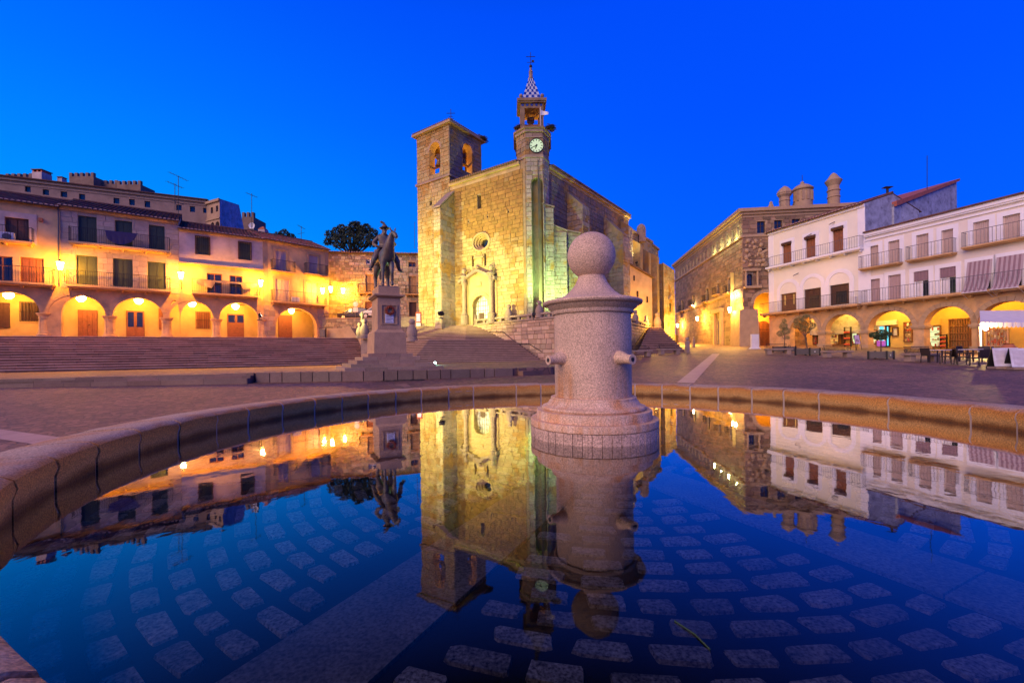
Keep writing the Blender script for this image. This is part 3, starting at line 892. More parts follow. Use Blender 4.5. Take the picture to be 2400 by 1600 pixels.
# ------------------------------------------------------------------ long flight of steps on the left
LAND = 4.2
stair = thing('long_stairway', 'long flight of worn dark steps below the yellow-lit arcade', 'stairs', tuple(at(300, 862, 37)))
BL, BR = at(-260, 830, 31.6), at(872, 830, 46.2)
TL, TR = at(-260, 830, 35.6), at(838, 830, 51.8)
NSTEP = 14
for k in range(NSTEP):
    t = k / NSTEP
    a = BL.lerp(TL, t); b = BR.lerp(TR, t); z1 = 1.0 + (LAND - 1.0) * (k + 1) / NSTEP
    F = Face(a, b); m = MB(); s = 0.0
    while s < F.L:
        w = min(random.uniform(0.9, 2.0), F.L - s)
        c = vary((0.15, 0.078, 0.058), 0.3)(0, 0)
        j = random.uniform(-0.02, 0.02)
        m.fbox(F, s + 0.008, s + w - 0.008, 0.6, z1 - 0.05, -0.9, j, c)
        s += w
    o = m.build('step', 'ashlar', stair)
    m = MB(); s = 0.0
    while s < F.L:
        w = min(random.uniform(1.0, 2.4), F.L - s)
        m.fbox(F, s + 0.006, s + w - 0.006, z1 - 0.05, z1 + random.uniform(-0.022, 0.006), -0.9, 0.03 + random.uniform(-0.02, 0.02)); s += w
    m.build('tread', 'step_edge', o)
# landing behind the steps
m = MB()
a = TL; b = TR
m.poly((a.x, a.y, LAND), (b.x, b.y, LAND), *[(q.x, q.y, LAND) for q in (at(850, 830, 57), at(300, 830, 70), at(-260, 830, 60))])
o = m.build('landing', 'landing_stone', base=(0, 0, 0)); props(o, 'paved landing at the top of the long steps', 'landing', kind='structure')
# parapet closing the flight on its right
m = MB()
p = [at(868, 830, 45.6), at(880, 830, 46.4), at(850, 830, 52.5), at(838, 830, 51.5)]
o = m.prism([(q.x, q.y) for q in p], 0.5, LAND + 0.25).build('stair_parapet', 'grey_stone'); props(o, 'plain stone pier closing the long steps beside the statue', 'wall')

# ------------------------------------------------------------------ stepped stairs up to the church
CH_Z = 5.32
cs = thing('church_stairs', 'broad two-flight stone stairs climbing to the church door', 'stairs', tuple(at(1080, 850, 38)))
def flight(n, c0, c1, r0, r1, lvec, z0, z1):
    for k in range(n):
        t = k / n
        c = c0.lerp(c1, t); r = r0.lerp(r1, t)
        z = z0 + (z1 - z0) * (k + 1) / n
        l = c + Vector(lvec)
        back = Vector((0.4, 7, 0))
        pts = [(c.x, c.y), (r.x, r.y), (r.x + 0.5, r.y + 6), (l.x + 1.0, l.y + 6), (l.x, l.y)]
        o = MB().prism(pts, 0.8, z - 0.03).build('step', 'step_stone', cs)
        d = Vector((r.x - c.x, r.y - c.y, 0)).normalized() * 0.02
        pts2 = [(c.x - 0.02, c.y - 0.03), (r.x, r.y - 0.03), (r.x + 0.5, r.y + 6), (l.x + 1.0, l.y + 6), (l.x - 0.02, l.y - 0.02)]
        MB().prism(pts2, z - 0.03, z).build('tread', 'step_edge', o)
flight(13, at(962, 830, 36.3), at(1008, 830, 41.0), at(1268, 830, 38.5), at(1200, 830, 43.5), (-5.0, 3.2, 0), 1.28, 3.46)
flight(11, at(1091, 830, 43.0), at(1096, 830, 48.0), at(1192, 830, 44.5), at(1140, 830, 48.0), (-6.2, 1.9, 0), 3.46, CH_Z)

# ------------------------------------------------------------------ church terrace and its retaining wall
TWL, TWC, TWR = at(1108, 830, 48.2), at(1386, 830, 36.5), at(1527, 830, 58.9)
pts = [(q.x, q.y) for q in (TWL, TWC, TWR, at(1590, 830, 84), at(1200, 830, 95), at(968, 830, 62), at(968, 830, 51))]
m = MB(); m.prism(pts, -0.5, CH_Z)
ter = m.build('church_terrace', 'church_mortar', base=(0, 0, 0)); props(ter, 'raised stone platform the church stands on', 'terrace', kind='structure')
rw = thing('retaining_wall', 'warm stone block retaining wall with balustrade behind the fountain pillar', 'wall', tuple(TWC.xy) + (1.0,))
F1 = Face(TWL, TWC); F2 = Face(TWC, TWR)
st = Stones()
st.courses(F1, 0.0, F1.L, 0.9, CH_Z - 0.06, 0.42, 0.85, vary((0.42, 0.29, 0.20), 0.25), out=(0.04, 0.09))
st.courses(F2, 0.0, F2.L, 0.9, CH_Z - 0.06, 0.45, 0.9, vary((0.36, 0.25, 0.18), 0.25), out=(0.04, 0.09))
st.flush(rw, 'ashlar')
m = MB()
for F in (F1, F2):
    m.fbox(F, -0.1, F.L + 0.1, CH_Z - 0.05, CH_Z + 0.14, -0.35, 0.16)
m.build('coping', 'grey_stone', rw, bevel=0.02)
m = MB()
for F in (F1, F2):
    s = 0.5
    while s < F.L:
        m.fbox(F, s, s + 0.32, CH_Z + 0.14, CH_Z + 0.42, -0.22, 0.02); s += 1.35
m.build('baluster', 'grey_stone', rw)
m = MB()
for F in (F1, F2):
    m.fbox(F, -0.05, F.L, CH_Z + 0.42, CH_Z + 0.62, -0.28, 0.08)
m.build('top_rail', 'grey_stone', rw, bevel=0.02)
# sloping handrails on the wall
m = MB()
for (x0, y0, x1, y1) in ((1150, 777, 1181, 777), (1181, 777, 1211, 801), (1216, 805, 1242, 805), (1242, 805, 1273, 824)):
    a = F1.uv(x0, y0); b = F1.uv(x1, y1)
    m.tube([F1.pt(a[0], a[1], 0.2), F1.pt(b[0], b[1], 0.2)], 0.035, 6)
a = F2.uv(1511, 769); b = F2.uv(1485, 806)
m.tube([F2.pt(a[0], a[1], 0.2), F2.pt(b[0], b[1], 0.2)], 0.045, 6)
m.build('handrail', 'iron', rw)

# stone finial posts: pear-shaped pedestal with ball
def finial_proto(name):
    t = thing(name, 'x', 'finial')
    MB().lathe([(0.36, 0), (0.36, 0.22), (0.30, 0.26), (0.33, 0.42), (0.34, 0.62), (0.27, 0.86), (0.17, 1.02), (0.15, 1.08)], (0, 0), 16).build('post', 'grey_stone', t, smooth=40)
    MB().ball((0, 0, 1.24), 0.21, 14, 9).build('ball', 'grey_stone', t, smooth=True)
    return t
fin = finial_proto('stone_finial'); fu = [False]
for (x, F, lab) in ((1110, F1, 'pear-shaped stone finial beside the church door, leftmost on the balustrade'), (1191, F1, 'pear-shaped stone finial on the balustrade right of the church portal'), (1263, F1, 'pear-shaped stone finial on the balustrade just left of the fountain pillar'),
                    (1491, F2, 'pear-shaped stone finial on the balustrade just right of the fountain pillar'), (1516, F2, 'small stone finial near the right end of the balustrade')):
    s = F.s(x, 760)
    q = F.pt(s, CH_Z + 0.14, -0.1)
    place(fin, fu, q, 0, lab, 'ball finials on stone walls', 1.15 if x < 1500 else 1.0)
for (x, y, Y, lab, k) in ((844, 793, 44.5, 'stone ball finial at the top right end of the long steps', 1.15), (855, 793, 43.8, 'stone ball finial just left of the statue pedestal', 1.4), (966, 800, 42, 'tall stone finial right of the statue pedestal, beside the stairs', 1.55)):
    place(fin, fu, at(x, y, Y), 0, lab, 'ball finials on stone walls', k)

# low wall and railing behind the statue
lw = thing('low_wall', 'low stone wall with iron railing behind the statue pedestal', 'wall', tuple(at(905, 830, 46)))
F = Face.px(846, 44.2, 1000, 42.0)
m = MB(); m.fbox(F, 0, F.L * 0.78, 0.6, F.z(905, 793), -0.7, 0.0); m.build('wall', 'grey_stone', lw)
m = MB()
zt = F.z(905, 768); zb = F.z(905, 793)
s = 0.1
while s < F.L * 0.76:
    m.tube([F.pt(s, zb, -0.3), F.pt(s, zt, -0.3)], 0.018, 5); s += 0.17
m.tube([F.pt(0, zt, -0.3), F.pt(F.L * 0.77, zt, -0.3)], 0.025, 5); m.tube([F.pt(0, zb + 0.15, -0.3), F.pt(F.L * 0.77, zb + 0.15, -0.3)], 0.02, 5)
m.build('railing', 'iron', lw)

# right-hand stairs up to the terrace end
rs = thing('side_stairs', 'grey stone stairs descending from the church terrace to the street', 'stairs', tuple(on_ground(1550, 831)))
L0, L1 = at(1492, 830, 40.5), at(1524, 830, 57.0)
R0, R1 = at(1611, 830, 43.0), at(1548, 830, 58.0)
NS_ = 13
for k in range(NS_):
    t = k / NS_
    a = L0.lerp(L1, t); b = R0.lerp(R1, t); z = 1.75 + (CH_Z - 1.75) * (k + 1) / NS_
    pts = [(a.x, a.y), (b.x, b.y), (R1.x + (b.x - R1.x) * 0.75 + 1.0, R1.y + 4), (L1.x, L1.y + 4)]
    o = MB().prism(pts, 0.8, z - 0.03).build('step', 'step_stone', rs)
    pts = [(a.x, a.y - 0.03), (b.x + 0.02, b.y - 0.03), pts[2], pts[3]]
    MB().prism(pts, z - 0.03, z).build('tread', 'step_edge', o)
place(fin, fu, at(1541, 771, 60), 0, 'stone ball post at the head of the side stairs', 'ball finials on stone walls', 1.6)

# stone bollards at the street mouth
def bollard_proto():
    t = thing('stone_bollard', 'x', 'bollard')
    MB().lathe([(0.24, 0), (0.24, 1.05), (0.20, 1.12), (0.09, 1.18), (0.08, 1.22)], (0, 0), 4, a0=R(45)).build('post', 'grey_stone', t, bevel=0.02)
    MB().ball((0, 0, 1.34), 0.16, 14, 9).build('ball', 'grey_stone', t, smooth=True)
    return t
bo = bollard_proto(); bu = [False]
p = on_ground(1611, 827.5); place(bo, bu, p, 0.2, 'square stone bollard with ball top at the foot of the side stairs', 'bollards at the street mouth', 1.02)
p = on_ground(1625.5, 814); place(bo, bu, p, 0.2, 'square stone bollard with ball top farther up the street, nearer the palace', 'bollards at the street mouth', 0.95)

# upper street where the cars stand
UZ = 6.9
m = MB()
pts = [(q.x, q.y) for q in (at(740, 830, 55), at(990, 830, 55), at(1000, 830, 75), at(700, 830, 75))]
m.prism(pts, 0.5, UZ)
o = m.build('upper_street', 'grey_stone', base=(0, 0, 0)); props(o, 'raised street in front of the stone house', 'street', kind='structure')
F = Face.px(740, 55, 990, 55)
uw = thing('street_wall', 'rubble stone retaining wall below the parked cars', 'wall', tuple(F.pt(F.L / 2, LAND)))
st = Stones(); st.courses(F, 0.5, F.L - 0.5, LAND - 0.1, UZ - 0.1, 0.36, 0.6, vary((0.28, 0.24, 0.16), 0.35), jit=0.4, out=(0.04, 0.1)); st.flush(uw, 'ashlar')
m = MB(); m.fbox(F, 0.4, F.L - 0.4, UZ - 0.1, UZ + 0.05, -0.4, 0.12); m.build('coping', 'grey_stone', uw)
m = MB(); s = 1.2
while s < F.L * 0.55:
    m.tube([F.pt(s, UZ + 0.05, -0.1), F.pt(s, UZ + 0.62, -0.1)], 0.02, 5); s += 0.2
m.tube([F.pt(1, UZ + 0.62, -0.1), F.pt(F.L * 0.56, UZ + 0.62, -0.1)], 0.03, 5)
m.build('railing', 'iron', uw)
us = thing('corner_steps', 'pale steps between the stone house and the church tower', 'steps', tuple(at(955, 766, 52)))
for k in range(6):
    a = at(928, 830, 51.5 + k * 0.55); b = at(1000, 830, 51.5 + k * 0.55)
    F = Face(a, b); MB().fbox(F, 0, F.L, 1.0, 5.3 + (UZ - 5.3) * (k + 1) / 6, -3, 0).build('step', 'grey_stone', us)
# lit ramp wall at the head of the steps
F = Face.px(765, 51.5, 838, 51.0)
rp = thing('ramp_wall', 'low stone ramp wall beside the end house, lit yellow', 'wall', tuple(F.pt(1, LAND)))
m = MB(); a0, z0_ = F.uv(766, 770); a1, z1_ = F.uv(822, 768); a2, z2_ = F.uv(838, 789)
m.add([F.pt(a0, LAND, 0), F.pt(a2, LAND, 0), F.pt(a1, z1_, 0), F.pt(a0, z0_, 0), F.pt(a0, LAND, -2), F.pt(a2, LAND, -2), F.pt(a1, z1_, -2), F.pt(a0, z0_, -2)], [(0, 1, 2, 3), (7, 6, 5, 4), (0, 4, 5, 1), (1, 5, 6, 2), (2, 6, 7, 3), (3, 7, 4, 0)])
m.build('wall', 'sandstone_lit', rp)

# iron drain covers in the setts below the kerb
for (x, y, w, lab) in ((805, 890, .55, 'dark iron drain cover below the kerb, leftmost of the row'), (945, 891, .95, 'long dark iron drain grate below the kerb in front of the statue'), (998, 886, .45, 'small dark iron drain cover right of the long grate'), (1137, 877, .5, 'dark iron drain cover below the kerb left of the pillar')):
    q = on_ground(x, y); t = thing('drain_cover', lab, 'drain', tuple(q), 'drain covers along the kerb')
    d_ = .3
    def gp(dx, dy, h): return (q.x + dx, q.y + dy, gz(q.x + dx, q.y + dy) + h)
    m = MB(); m.hexa([gp(-w, -d_, -.05), gp(w, -d_, -.05), gp(w, d_, -.05), gp(-w, d_, -.05), gp(-w, -d_, .012), gp(w, -d_, .012), gp(w, d_, .012), gp(-w, d_, .012)]); m.build('plate', 'iron', t)
    for k in range(5):
        a = -w + 2 * w * (k + .5) / 5; m = MB(); m.hexa([gp(a - .03, -d_ + .05, .012), gp(a + .03, -d_ + .05, .012), gp(a + .03, d_ - .05, .012), gp(a - .03, d_ - .05, .012), gp(a - .03, -d_ + .05, .022), gp(a + .03, -d_ + .05, .022), gp(a + .03, d_ - .05, .022), gp(a - .03, d_ - .05, .022)]); m.build('rib', 'iron', t)
# ------------------------------------------------------------------ building parts
def window(par, F, r, style='glass', matn='wood_dark', rec=0.16, name='window', leaves=2, trim=None, tw=0.18, bars=False):
    s0, s1, z0, z1 = r[:4]
    w = s1 - s0; h = z1 - z0
    m = MB(); t = min(0.09, w * 0.12)
    for a, b, c, d in ((s0, s0 + t, z0, z1), (s1 - t, s1, z0, z1), (s0 + t, s1 - t, z1 - t, z1), (s0 + t, s1 - t, z0, z0 + t)):
        m.fbox(F, a, b, c, d, -rec - 0.07, -rec + 0.02)
    if style == 'glass':
        for k in range(1, leaves):
            s = s0 + w * k / leaves
            m.fbox(F, s - t * 0.5, s + t * 0.5, z0 + t, z1 - t, -rec - 0.06, -rec + 0.015)
        m.fbox(F, s0 + t, s1 - t, z0 + h * 0.62, z0 + h * 0.62 + t * 0.6, -rec - 0.05, -rec + 0.01)
    o = m.build(name, matn, par)
    if style == 'glass':
        MB().fbox(F, s0 + t, s1 - t, z0 + t, z1 - t, -rec - 0.06, -rec - 0.045).build('pane', 'glass', o)
    elif style in ('shutter', 'plank'):
        for k in range(leaves):
            a = s0 + t + (w - 2 * t) * k / leaves; b = s0 + t + (w - 2 * t) * (k + 1) / leaves
            m = MB(); m.fbox(F, a + 0.012, b - 0.012, z0 + t, z1 - t, -rec - 0.06, -rec - 0.02)
            if style == 'shutter':
                n = max(5, min(26, int((h - 2 * t) / 0.13)))
                for j in range(n):
                    zz = z0 + t + 0.06 + (h - 2 * t - 0.12) * j / n
                    m.fbox(F, a + 0.07, b - 0.07, zz, zz + (h - 2 * t) / n * 0.55, -rec - 0.02, -rec + 0.004)
            else:
                n = max(2, int((b - a) / 0.2))
                for j in range(n):
                    x0 = a + 0.02 + (b - a - 0.04) * j / n
                    m.fbox(F, x0, x0 + (b - a) / n * 0.86, z0 + t + 0.02, z1 - t - 0.02, -rec - 0.02, -rec + 0.004)
            m.build('shutter', matn, o)
    elif style == 'blind':
        n = 14; m = MB()
        for j in range(n):
            a = s0 + t + (w - 2 * t) * j / n; b = a + (w - 2 * t) / n
            m.fbox(F, a + 0.004, b - 0.004, z0 + t, z1 - t, -rec - 0.06, -rec - (0.0 if j % 2 else 0.035))
        m.build('blind', matn, o)
    if trim:
        m = MB()
        for a, b, c, d in ((s0 - tw, s0, z0, z1 + tw), (s1, s1 + tw, z0, z1 + tw), (s0, s1, z1, z1 + tw)):
            m.fbox(F, a, b, c, d, -0.02, 0.045)
        m.build('surround', trim, o)
    if bars:
        m = MB(); s = s0 - 0.05
        while s <= s1 + 0.06:
            m.tube([F.pt(s, z0 - 0.06, 0.16), F.pt(s, z1 + 0.06, 0.16)], 0.017, 5); s += (w + 0.1) / 7
        for z in (z0 - 0.06, z0 + h * 0.5, z1 + 0.06):
            m.tube([F.pt(s0 - 0.08, z, 0.16), F.pt(s1 + 0.08, z, 0.16)], 0.02, 5)
        for z in (z0 - 0.06, z1 + 0.06):
            for s in (s0 - 0.06, s1 + 0.06): m.tube([F.pt(s, z, 0.16), F.pt(s, z, -0.02)], 0.018, 5)
        m.build('grille', 'iron', o)
    return o

def door(par, F, r, matn='wood_red', rec=0.1, leaves=2, glazed=0.0, name='door'):
    s0, s1, z0, z1 = r[:4]; w = s1 - s0; h = z1 - z0
    m = MB(); m.fbox(F, s0, s1, z0, z1, -rec - 0.08, -rec)
    for k in range(leaves):
        a = s0 + w * k / leaves + 0.03; b = s0 + w * (k + 1) / leaves - 0.03
        if glazed:
            g0 = z0 + h * (1 - glazed)
            m.fbox(F, a, b, z0 + 0.04, g0 - 0.06, -rec, -rec + 0.035)
            m.fbox(F, a, a + 0.09, g0, z1 - 0.05, -rec, -rec + 0.035); m.fbox(F, b - 0.09, b, g0, z1 - 0.05, -rec, -rec + 0.035)
            m.fbox(F, a, b, z1 - 0.14, z1 - 0.05, -rec, -rec + 0.034); m.fbox(F, a, b, g0 - 0.06, g0 + 0.04, -rec, -rec + 0.034)
        else:
            n = max(2, int((b - a) / 0.26))
            for j in range(n):
                x = a + (b - a) * j / n
                m.fbox(F, x + 0.01, x + (b - a) / n - 0.01, z0 + 0.04, z1 - 0.05, -rec, -rec + 0.03)
    o = m.build(name, matn, par)
    if glazed:
        for k in range(leaves):
            a = s0 + w * k / leaves + 0.12; b = s0 + w * (k + 1) / leaves - 0.12; g0 = z0 + h * (1 - glazed) + 0.04
            MB().fbox(F, a, b, g0, z1 - 0.14, -rec, -rec + 0.012).build('pane', 'glass', o)
    MB().ball(F.pt(s0 + w * 0.5 + 0.1, z0 + h * 0.45, -rec + 0.06), 0.05, 8, 6).build('handle', 'iron', o)
    return o

def balcony(par, F, s0, s1, zs, rail=1.0, out=0.9, th=0.16, slabm='arcade_stone', railm='iron', step=0.16, brackets=True, drape=None, thick=0.014):
    m = MB(); m.fbox(F, s0, s1, zs - th, zs, 0.02, out)
    m.fbox(F, s0 + 0.06, s1 - 0.06, zs - th - 0.09, zs - th, 0.02, out - 0.14)
    if brackets:
        n = max(2, int((s1 - s0) / 1.6))
        for k in range(n + 1):
            s = s0 + 0.15 + (s1 - s0 - 0.42) * k / n
            m.fbox(F, s, s + 0.12, zs - th - 0.26, zs - th - 0.09, 0.02, out * 0.6)
    o = m.build('balcony', slabm, par)
    m = MB(); e = out - 0.06; zt = zs + rail
    s = s0 + 0.05
    n = max(3, int((s1 - s0 - 0.1) / step))
    for k in range(n + 1):
        s = s0 + 0.05 + (s1 - s0 - 0.1) * k / n
        m.tube([F.pt(s, zs, e), F.pt(s, zt, e)], thick if k % 8 else thick * 1.6, 4, False)
    for s in (s0 + 0.05, s1 - 0.05):
        for k in range(1, 5):
            m.tube([F.pt(s, zs, e * k / 5), F.pt(s, zt, e * k / 5)], thick, 4, False)
        m.fbox(F, s - 0.015, s + 0.015, zt - 0.02, zt + 0.02, 0.0, e)
    m.fbox(F, s0 + 0.03, s1 - 0.03, zt - 0.022, zt + 0.022, e - 0.025, e + 0.025)
    m.fbox(F, s0 + 0.03, s1 - 0.03, zs + 0.08, zs + 0.105, e - 0.012, e + 0.012)
    m.build('railing', railm, o)
    return o

def tile_roof(par, F, s0, s1, z, depth, pitch=20, over=0.45, w=0.34, base=(0.17, 0.07, 0.05), back=True, oL=0.1, oR=0.1):
    tn = math.tan(R(pitch)); half = depth / 2
    m = MB()
    a0, a1 = s0 - oL, s1 + oR
    zr = z + (half + over) * tn
    P = lambda s, o, zz: F.pt(s, zz, o)
    for dz in (0,):
        m.hexa([P(a0, over, z - 0.1), P(a1, over, z - 0.1), P(a1, -half, zr - 0.1), P(a0, -half, zr - 0.1), P(a0, over, z), P(a1, over, z), P(a1, -half, zr), P(a0, -half, zr)])
        m.hexa([P(a0, -half, zr - 0.1), P(a1, -half, zr - 0.1), P(a1, -depth - over, z - 0.1), P(a0, -depth - over, z - 0.1), P(a0, -half, zr), P(a1, -half, zr), P(a1, -depth - over, z), P(a0, -depth - over, z)])
    o = m.build('roof', 'roof_base', par)
    n = max(2, int((a1 - a0) / w)); ww = (a1 - a0) / n
    L = math.hypot(half + over, zr - z); rows = max(3, int(L / 0.55))
    m = MB()
    for k in range(n):
        sc = a0 + ww * (k + 0.5) + random.uniform(-0.02, 0.02)
        for r in range(rows):
            t0 = r / rows - 0.015; t1 = (r + 1) / rows
            c = tuple(x * random.uniform(0.6, 1.35) for x in base)
            k0 = len(m.v)
            for t, rr in ((t0, ww * 0.40), (t1, ww * 0.31)):
                oo = over - (half + over) * t; zz = z + (zr - z) * t + (0.02 if t == t0 else 0.0)
                for j in range(5):
                    an = math.pi * j / 4
                    m.v.append(P(sc - rr * math.cos(an), oo, zz + rr * math.sin(an) * 0.8))
            for j in range(4):
                m.f.append((k0 + j, k0 + 5 + j, k0 + 6 + j, k0 + 1 + j)[::-1]); m.c.append(c)
            if r == 0:
                m.f.append((k0, k0 + 1, k0 + 2, k0 + 3, k0 + 4)); m.c.append((0.36, 0.26, 0.22))
    m.build('roof_tile', 'roof_tile', o, kind='stuff')
    m = MB(); m.tube([P(a0, -half, zr + 0.05), P(a1, -half, zr + 0.05)], 0.14, 8); m.build('ridge', 'roof_base', o)
    return o, zr

def body(par, F, s0, s1, z0, z1, depth, matn, front=0.0, zr=None, name='side_wall', arc=None, open_='LR'):
    """side and back walls behind a facade, with gables; the arcade walk (arc = depth, ceiling) stays open"""
    m = MB()
    for s, sd_ in ((s0, 'L'), (s1, 'R')):
        zl = z0
        if arc and sd_ in open_:
            zl = arc[1]
            q = [F.pt(s, z0, -arc[0]), F.pt(s, z0, -depth), F.pt(s, zl, -depth), F.pt(s, zl, -arc[0])]
            m.poly(*(q[::-1] if s == s0 else q))
        q = [F.pt(s, zl, front), F.pt(s, zl, -depth), F.pt(s, z1, -depth)]
        if zr: q.append(F.pt(s, zr - 0.12, -depth / 2))
        q.append(F.pt(s, z1, front))
        if s == s0: q = q[::-1]
        m.poly(*q)
    m.poly(F.pt(s1, z0, -depth), F.pt(s0, z0, -depth), F.pt(s0, z1, -depth), F.pt(s1, z1, -depth))
    return m.build(name, matn, par)

def arch_ring(par, F, h, matn='stone_trim', w=0.32, o0=-0.02, o1=0.05, name='arch'):
    a, b, c, d = h[:4]; r = h[5] if len(h) > 5 else (b - a) / 2
    m = MB(); N = 14; mid = (a + b) / 2; hw = (b - a) / 2; zs = d - r
    for k in range(N):
        t0 = math.pi * k / N + 0.006; t1 = math.pi * (k + 1) / N - 0.006
        q = []
        for (t, e) in ((t0, 0), (t1, 0), (t1, w), (t0, w)):
            q.append((mid - (hw + e) * math.cos(t), zs + (r + e) * math.sin(t)))
        m.hexa([F.pt(q[0][0], q[0][1], o1), F.pt(q[3][0], q[3][1], o1), F.pt(q[2][0], q[2][1], o1), F.pt(q[1][0], q[1][1], o1),
                F.pt(q[0][0], q[0][1], o0), F.pt(q[3][0], q[3][1], o0), F.pt(q[2][0], q[2][1], o0), F.pt(q[1][0], q[1][1], o0)])
    m.f = [f[::-1] for f in m.f]
    return m.build(name, matn, par)

def column(par, c, z0, z1, r=0.42, matn='arcade_stone', name='column'):
    h = z1 - z0
    m = MB().lathe([(r * 1.35, z0), (r * 1.35, z0 + 0.16), (r * 1.12, z0 + 0.22), (r * 1.12, z0 + 0.34), (r, z0 + 0.42), (r * 0.94, z1 - 0.55), (r * 1.06, z1 - 0.5), (r * 0.97, z1 - 0.44), (r * 1.0, z1 - 0.32), (r * 1.3, z1 - 0.12), (r * 1.36, z1 - 0.1), (r * 1.36, z1)], (c[0], c[1]), 20)
    return m.build(name, matn, par, smooth=40)

def wall_lamp(loc_wall, F, out, lab, watts=900, group='wall lanterns along the left houses', glow='lamp_glow', col=SODIUM, h=0.85, up=True, rad=0.12):
    """lantern on an iron bracket fixed to a wall"""
    t = thing('wall_lantern', lab, 'lantern', tuple(loc_wall), group)
    p = loc_wall; n = F.n; q = p + n * out
    m = MB()
    m.tube([p + Vector((0, 0, -0.9)), p + n * (out * 0.5) + Vector((0, 0, -0.75)), q + Vector((0, 0, -0.45))], 0.025, 6)
    m.tube([p + Vector((0, 0, -1.3)), p + Vector((0, 0, -0.5))], 0.04, 6)
    m.build('bracket', 'iron', t)
    m = MB()
    m.lathe([(0.02, q.z + 0.52), (0.10, q.z + 0.44), (0.30, q.z + 0.30), (0.31, q.z + 0.27)][::-1], (q.x, q.y), 6)
    m.build('cap', 'iron', t)
    m = MB(); m.lathe([(0.13, q.z - 0.42), (0.26, q.z + 0.27)], (q.x, q.y), 6); g_ = m.build('glass_body', glow, t)
    plight(q + Vector((0, 0, -0.05)) + n * 0.0, watts, col, rad, t)
    return t
def pendant(loc, lab, watts, group, top, glow='lamp_glow', col=SODIUM, size=1.0):
    t = thing('pendant_lamp', lab, 'lamp', tuple(loc), group)
    p = Vector(loc)
    m = MB(); m.tube([p + Vector((0, 0, 0.3 * size)), Vector((p.x, p.y, top))], 0.015, 5); m.build('rod', 'iron', t)
    m = MB().lathe([(0.16 * size, p.z - 0.28 * size), (0.34 * size, p.z - 0.05 * size), (0.36 * size, p.z + 0.2 * size), (0.1 * size, p.z + 0.3 * size)], (p.x, p.y), 8)
    g_ = m.build('shade', glow, t, smooth=30)
    plight(p + Vector((0, 0, -0.1)), watts, col, 0.15, t)
    return t

# ------------------------------------------------------------------ houses on the left
HF = Face.px(-260, 38.0 * 2600 / 2860, 619, 38.0 * 2600 / 1981)      # the long frontage
def dep(x): return 38.0 * 2600 / (2600 - x)
sx = lambda x, y=700: HF.s(x, y)
AD = 3.6                                                   # arcade depth
FI = HF.shift(-AD)
ZC = HF.z(300, 690)
ARCH = [(-50, 93, 684), (112.7, 247.7, 691), (263.6, 382.7, 698), (396.5, 500.5, 705), (514, 605, 709)]
HOLE = []
for x0, x1, yc in ARCH:
    a = HF.s(x0, 740); b = HF.s(x1, 740); zt = HF.z((x0 + x1) / 2, yc)
    HOLE.append((a, b, LAND, zt, 'arch', min((b - a) / 2 * 0.98, zt - LAND - 1.9)))
ZS = [h[3] - h[5] for h in HOLE]
def arcade(par, s0, s1, zceil, inner_mat='plaster_inner'):
    m = MB(); wall(m, FI, s0, s1, LAND, zceil, []); m.build('inner_wall', inner_mat, par)
    m = MB(); m.fbox(HF, s0 + 0.01, s1 - 0.01, zceil, zceil + 0.2, -AD - 0.2, -0.5); m.build('arcade_ceiling', 'wood_gate', par)
def house_shell(par, s0, s1, zt, holes, matn, zsplit, arch_holes, arch_mat='arcade_stone'):
    m = MB(); wall(m, HF, s0, s1, zsplit, zt, holes, 0.3); m.build('wall', matn, par)
    m = MB(); wall(m, HF, s0, s1, LAND, zsplit - 0.002, arch_holes, 0.75, 0.0)
    # inside face of the arcade wall
    m2 = MB(); wall(m2, HF, s0, s1, LAND, zsplit - 0.002, arch_holes, 0.0, -0.75)
    m2.f = [f[::-1] for f in m2.f]; m.add(m2.v, m2.f)
    m.build('arcade_wall', arch_mat, par)
ash = vary((0.42, 0.33, 0.26), 0.12, 0.03)

# house 1, cut by the left edge
sA, sB, sC, sD = sx(-200), sx(143), sx(421), sx(617)
z1 = HF.z(70, 478)
h1 = thing('arcaded_house', 'plastered arcade house at the left edge with brown shutters and air conditioner', 'house', tuple(HF.pt((sA + sB) / 2, LAND)), 'arcaded houses above the long steps')
w_up = HF.rect(11.6, 68, 511, 571); w_m1 = HF.rect(-22, 30, 600, 659); w_m2 = HF.rect(47, 103, 604, 664); w_up2 = HF.rect(-120, -66, 505, 561)
zsp = HF.z(70, 668)
house_shell(h1, sA, sB, z1, [w_up, w_m1, w_m2, w_up2], 'plaster_warm', zsp, [HOLE[0]])
ro, zr = tile_roof(h1, HF, sA, sB, z1, 11, 20, 0.5)
body(h1, HF, sA, sB, LAND, z1, 11, 'plaster_warm', zr=zr, arc=(AD, HF.z(70, 682)))
window(h1, HF, w_up, 'plank', 'wood_dark', trim='plaster_pink', tw=0.5); window(h1, HF, w_up2, 'plank', 'wood_dark')
window(h1, HF, w_m1, 'glass', 'wood_red', leaves=2); window(h1, HF, w_m2, 'plank', 'wood_red', leaves=3)
s_, z_ = HF.uv(83, 571); balcony(h1, HF, sA + 0.3, s_, z_, 1.25, 0.8)
s_, z_ = HF.uv(131, 668); balcony(h1, HF, sA + 0.3, s_, z_, 1.4, 1.0)
arcade(h1, sA, sB, HF.z(70, 682))
r = FI.rect(-30, 24, 709, 768); door(h1, FI, r, 'wood_dark', -0.1)
r = FI.rect(49, 93, 709.5, 751); window(h1, FI, r, 'plank', 'wood_dark', rec=-0.06, bars=True)
for k in (0, 1):
    s = (HOLE[0][0] - 0.6) if k == 0 else (HOLE[0][1] + HOLE[1][0]) / 2
    p = HF.pt(s, 0, -0.38); column(h1, p, LAND, ZS[0] + 0.02, 0.44)
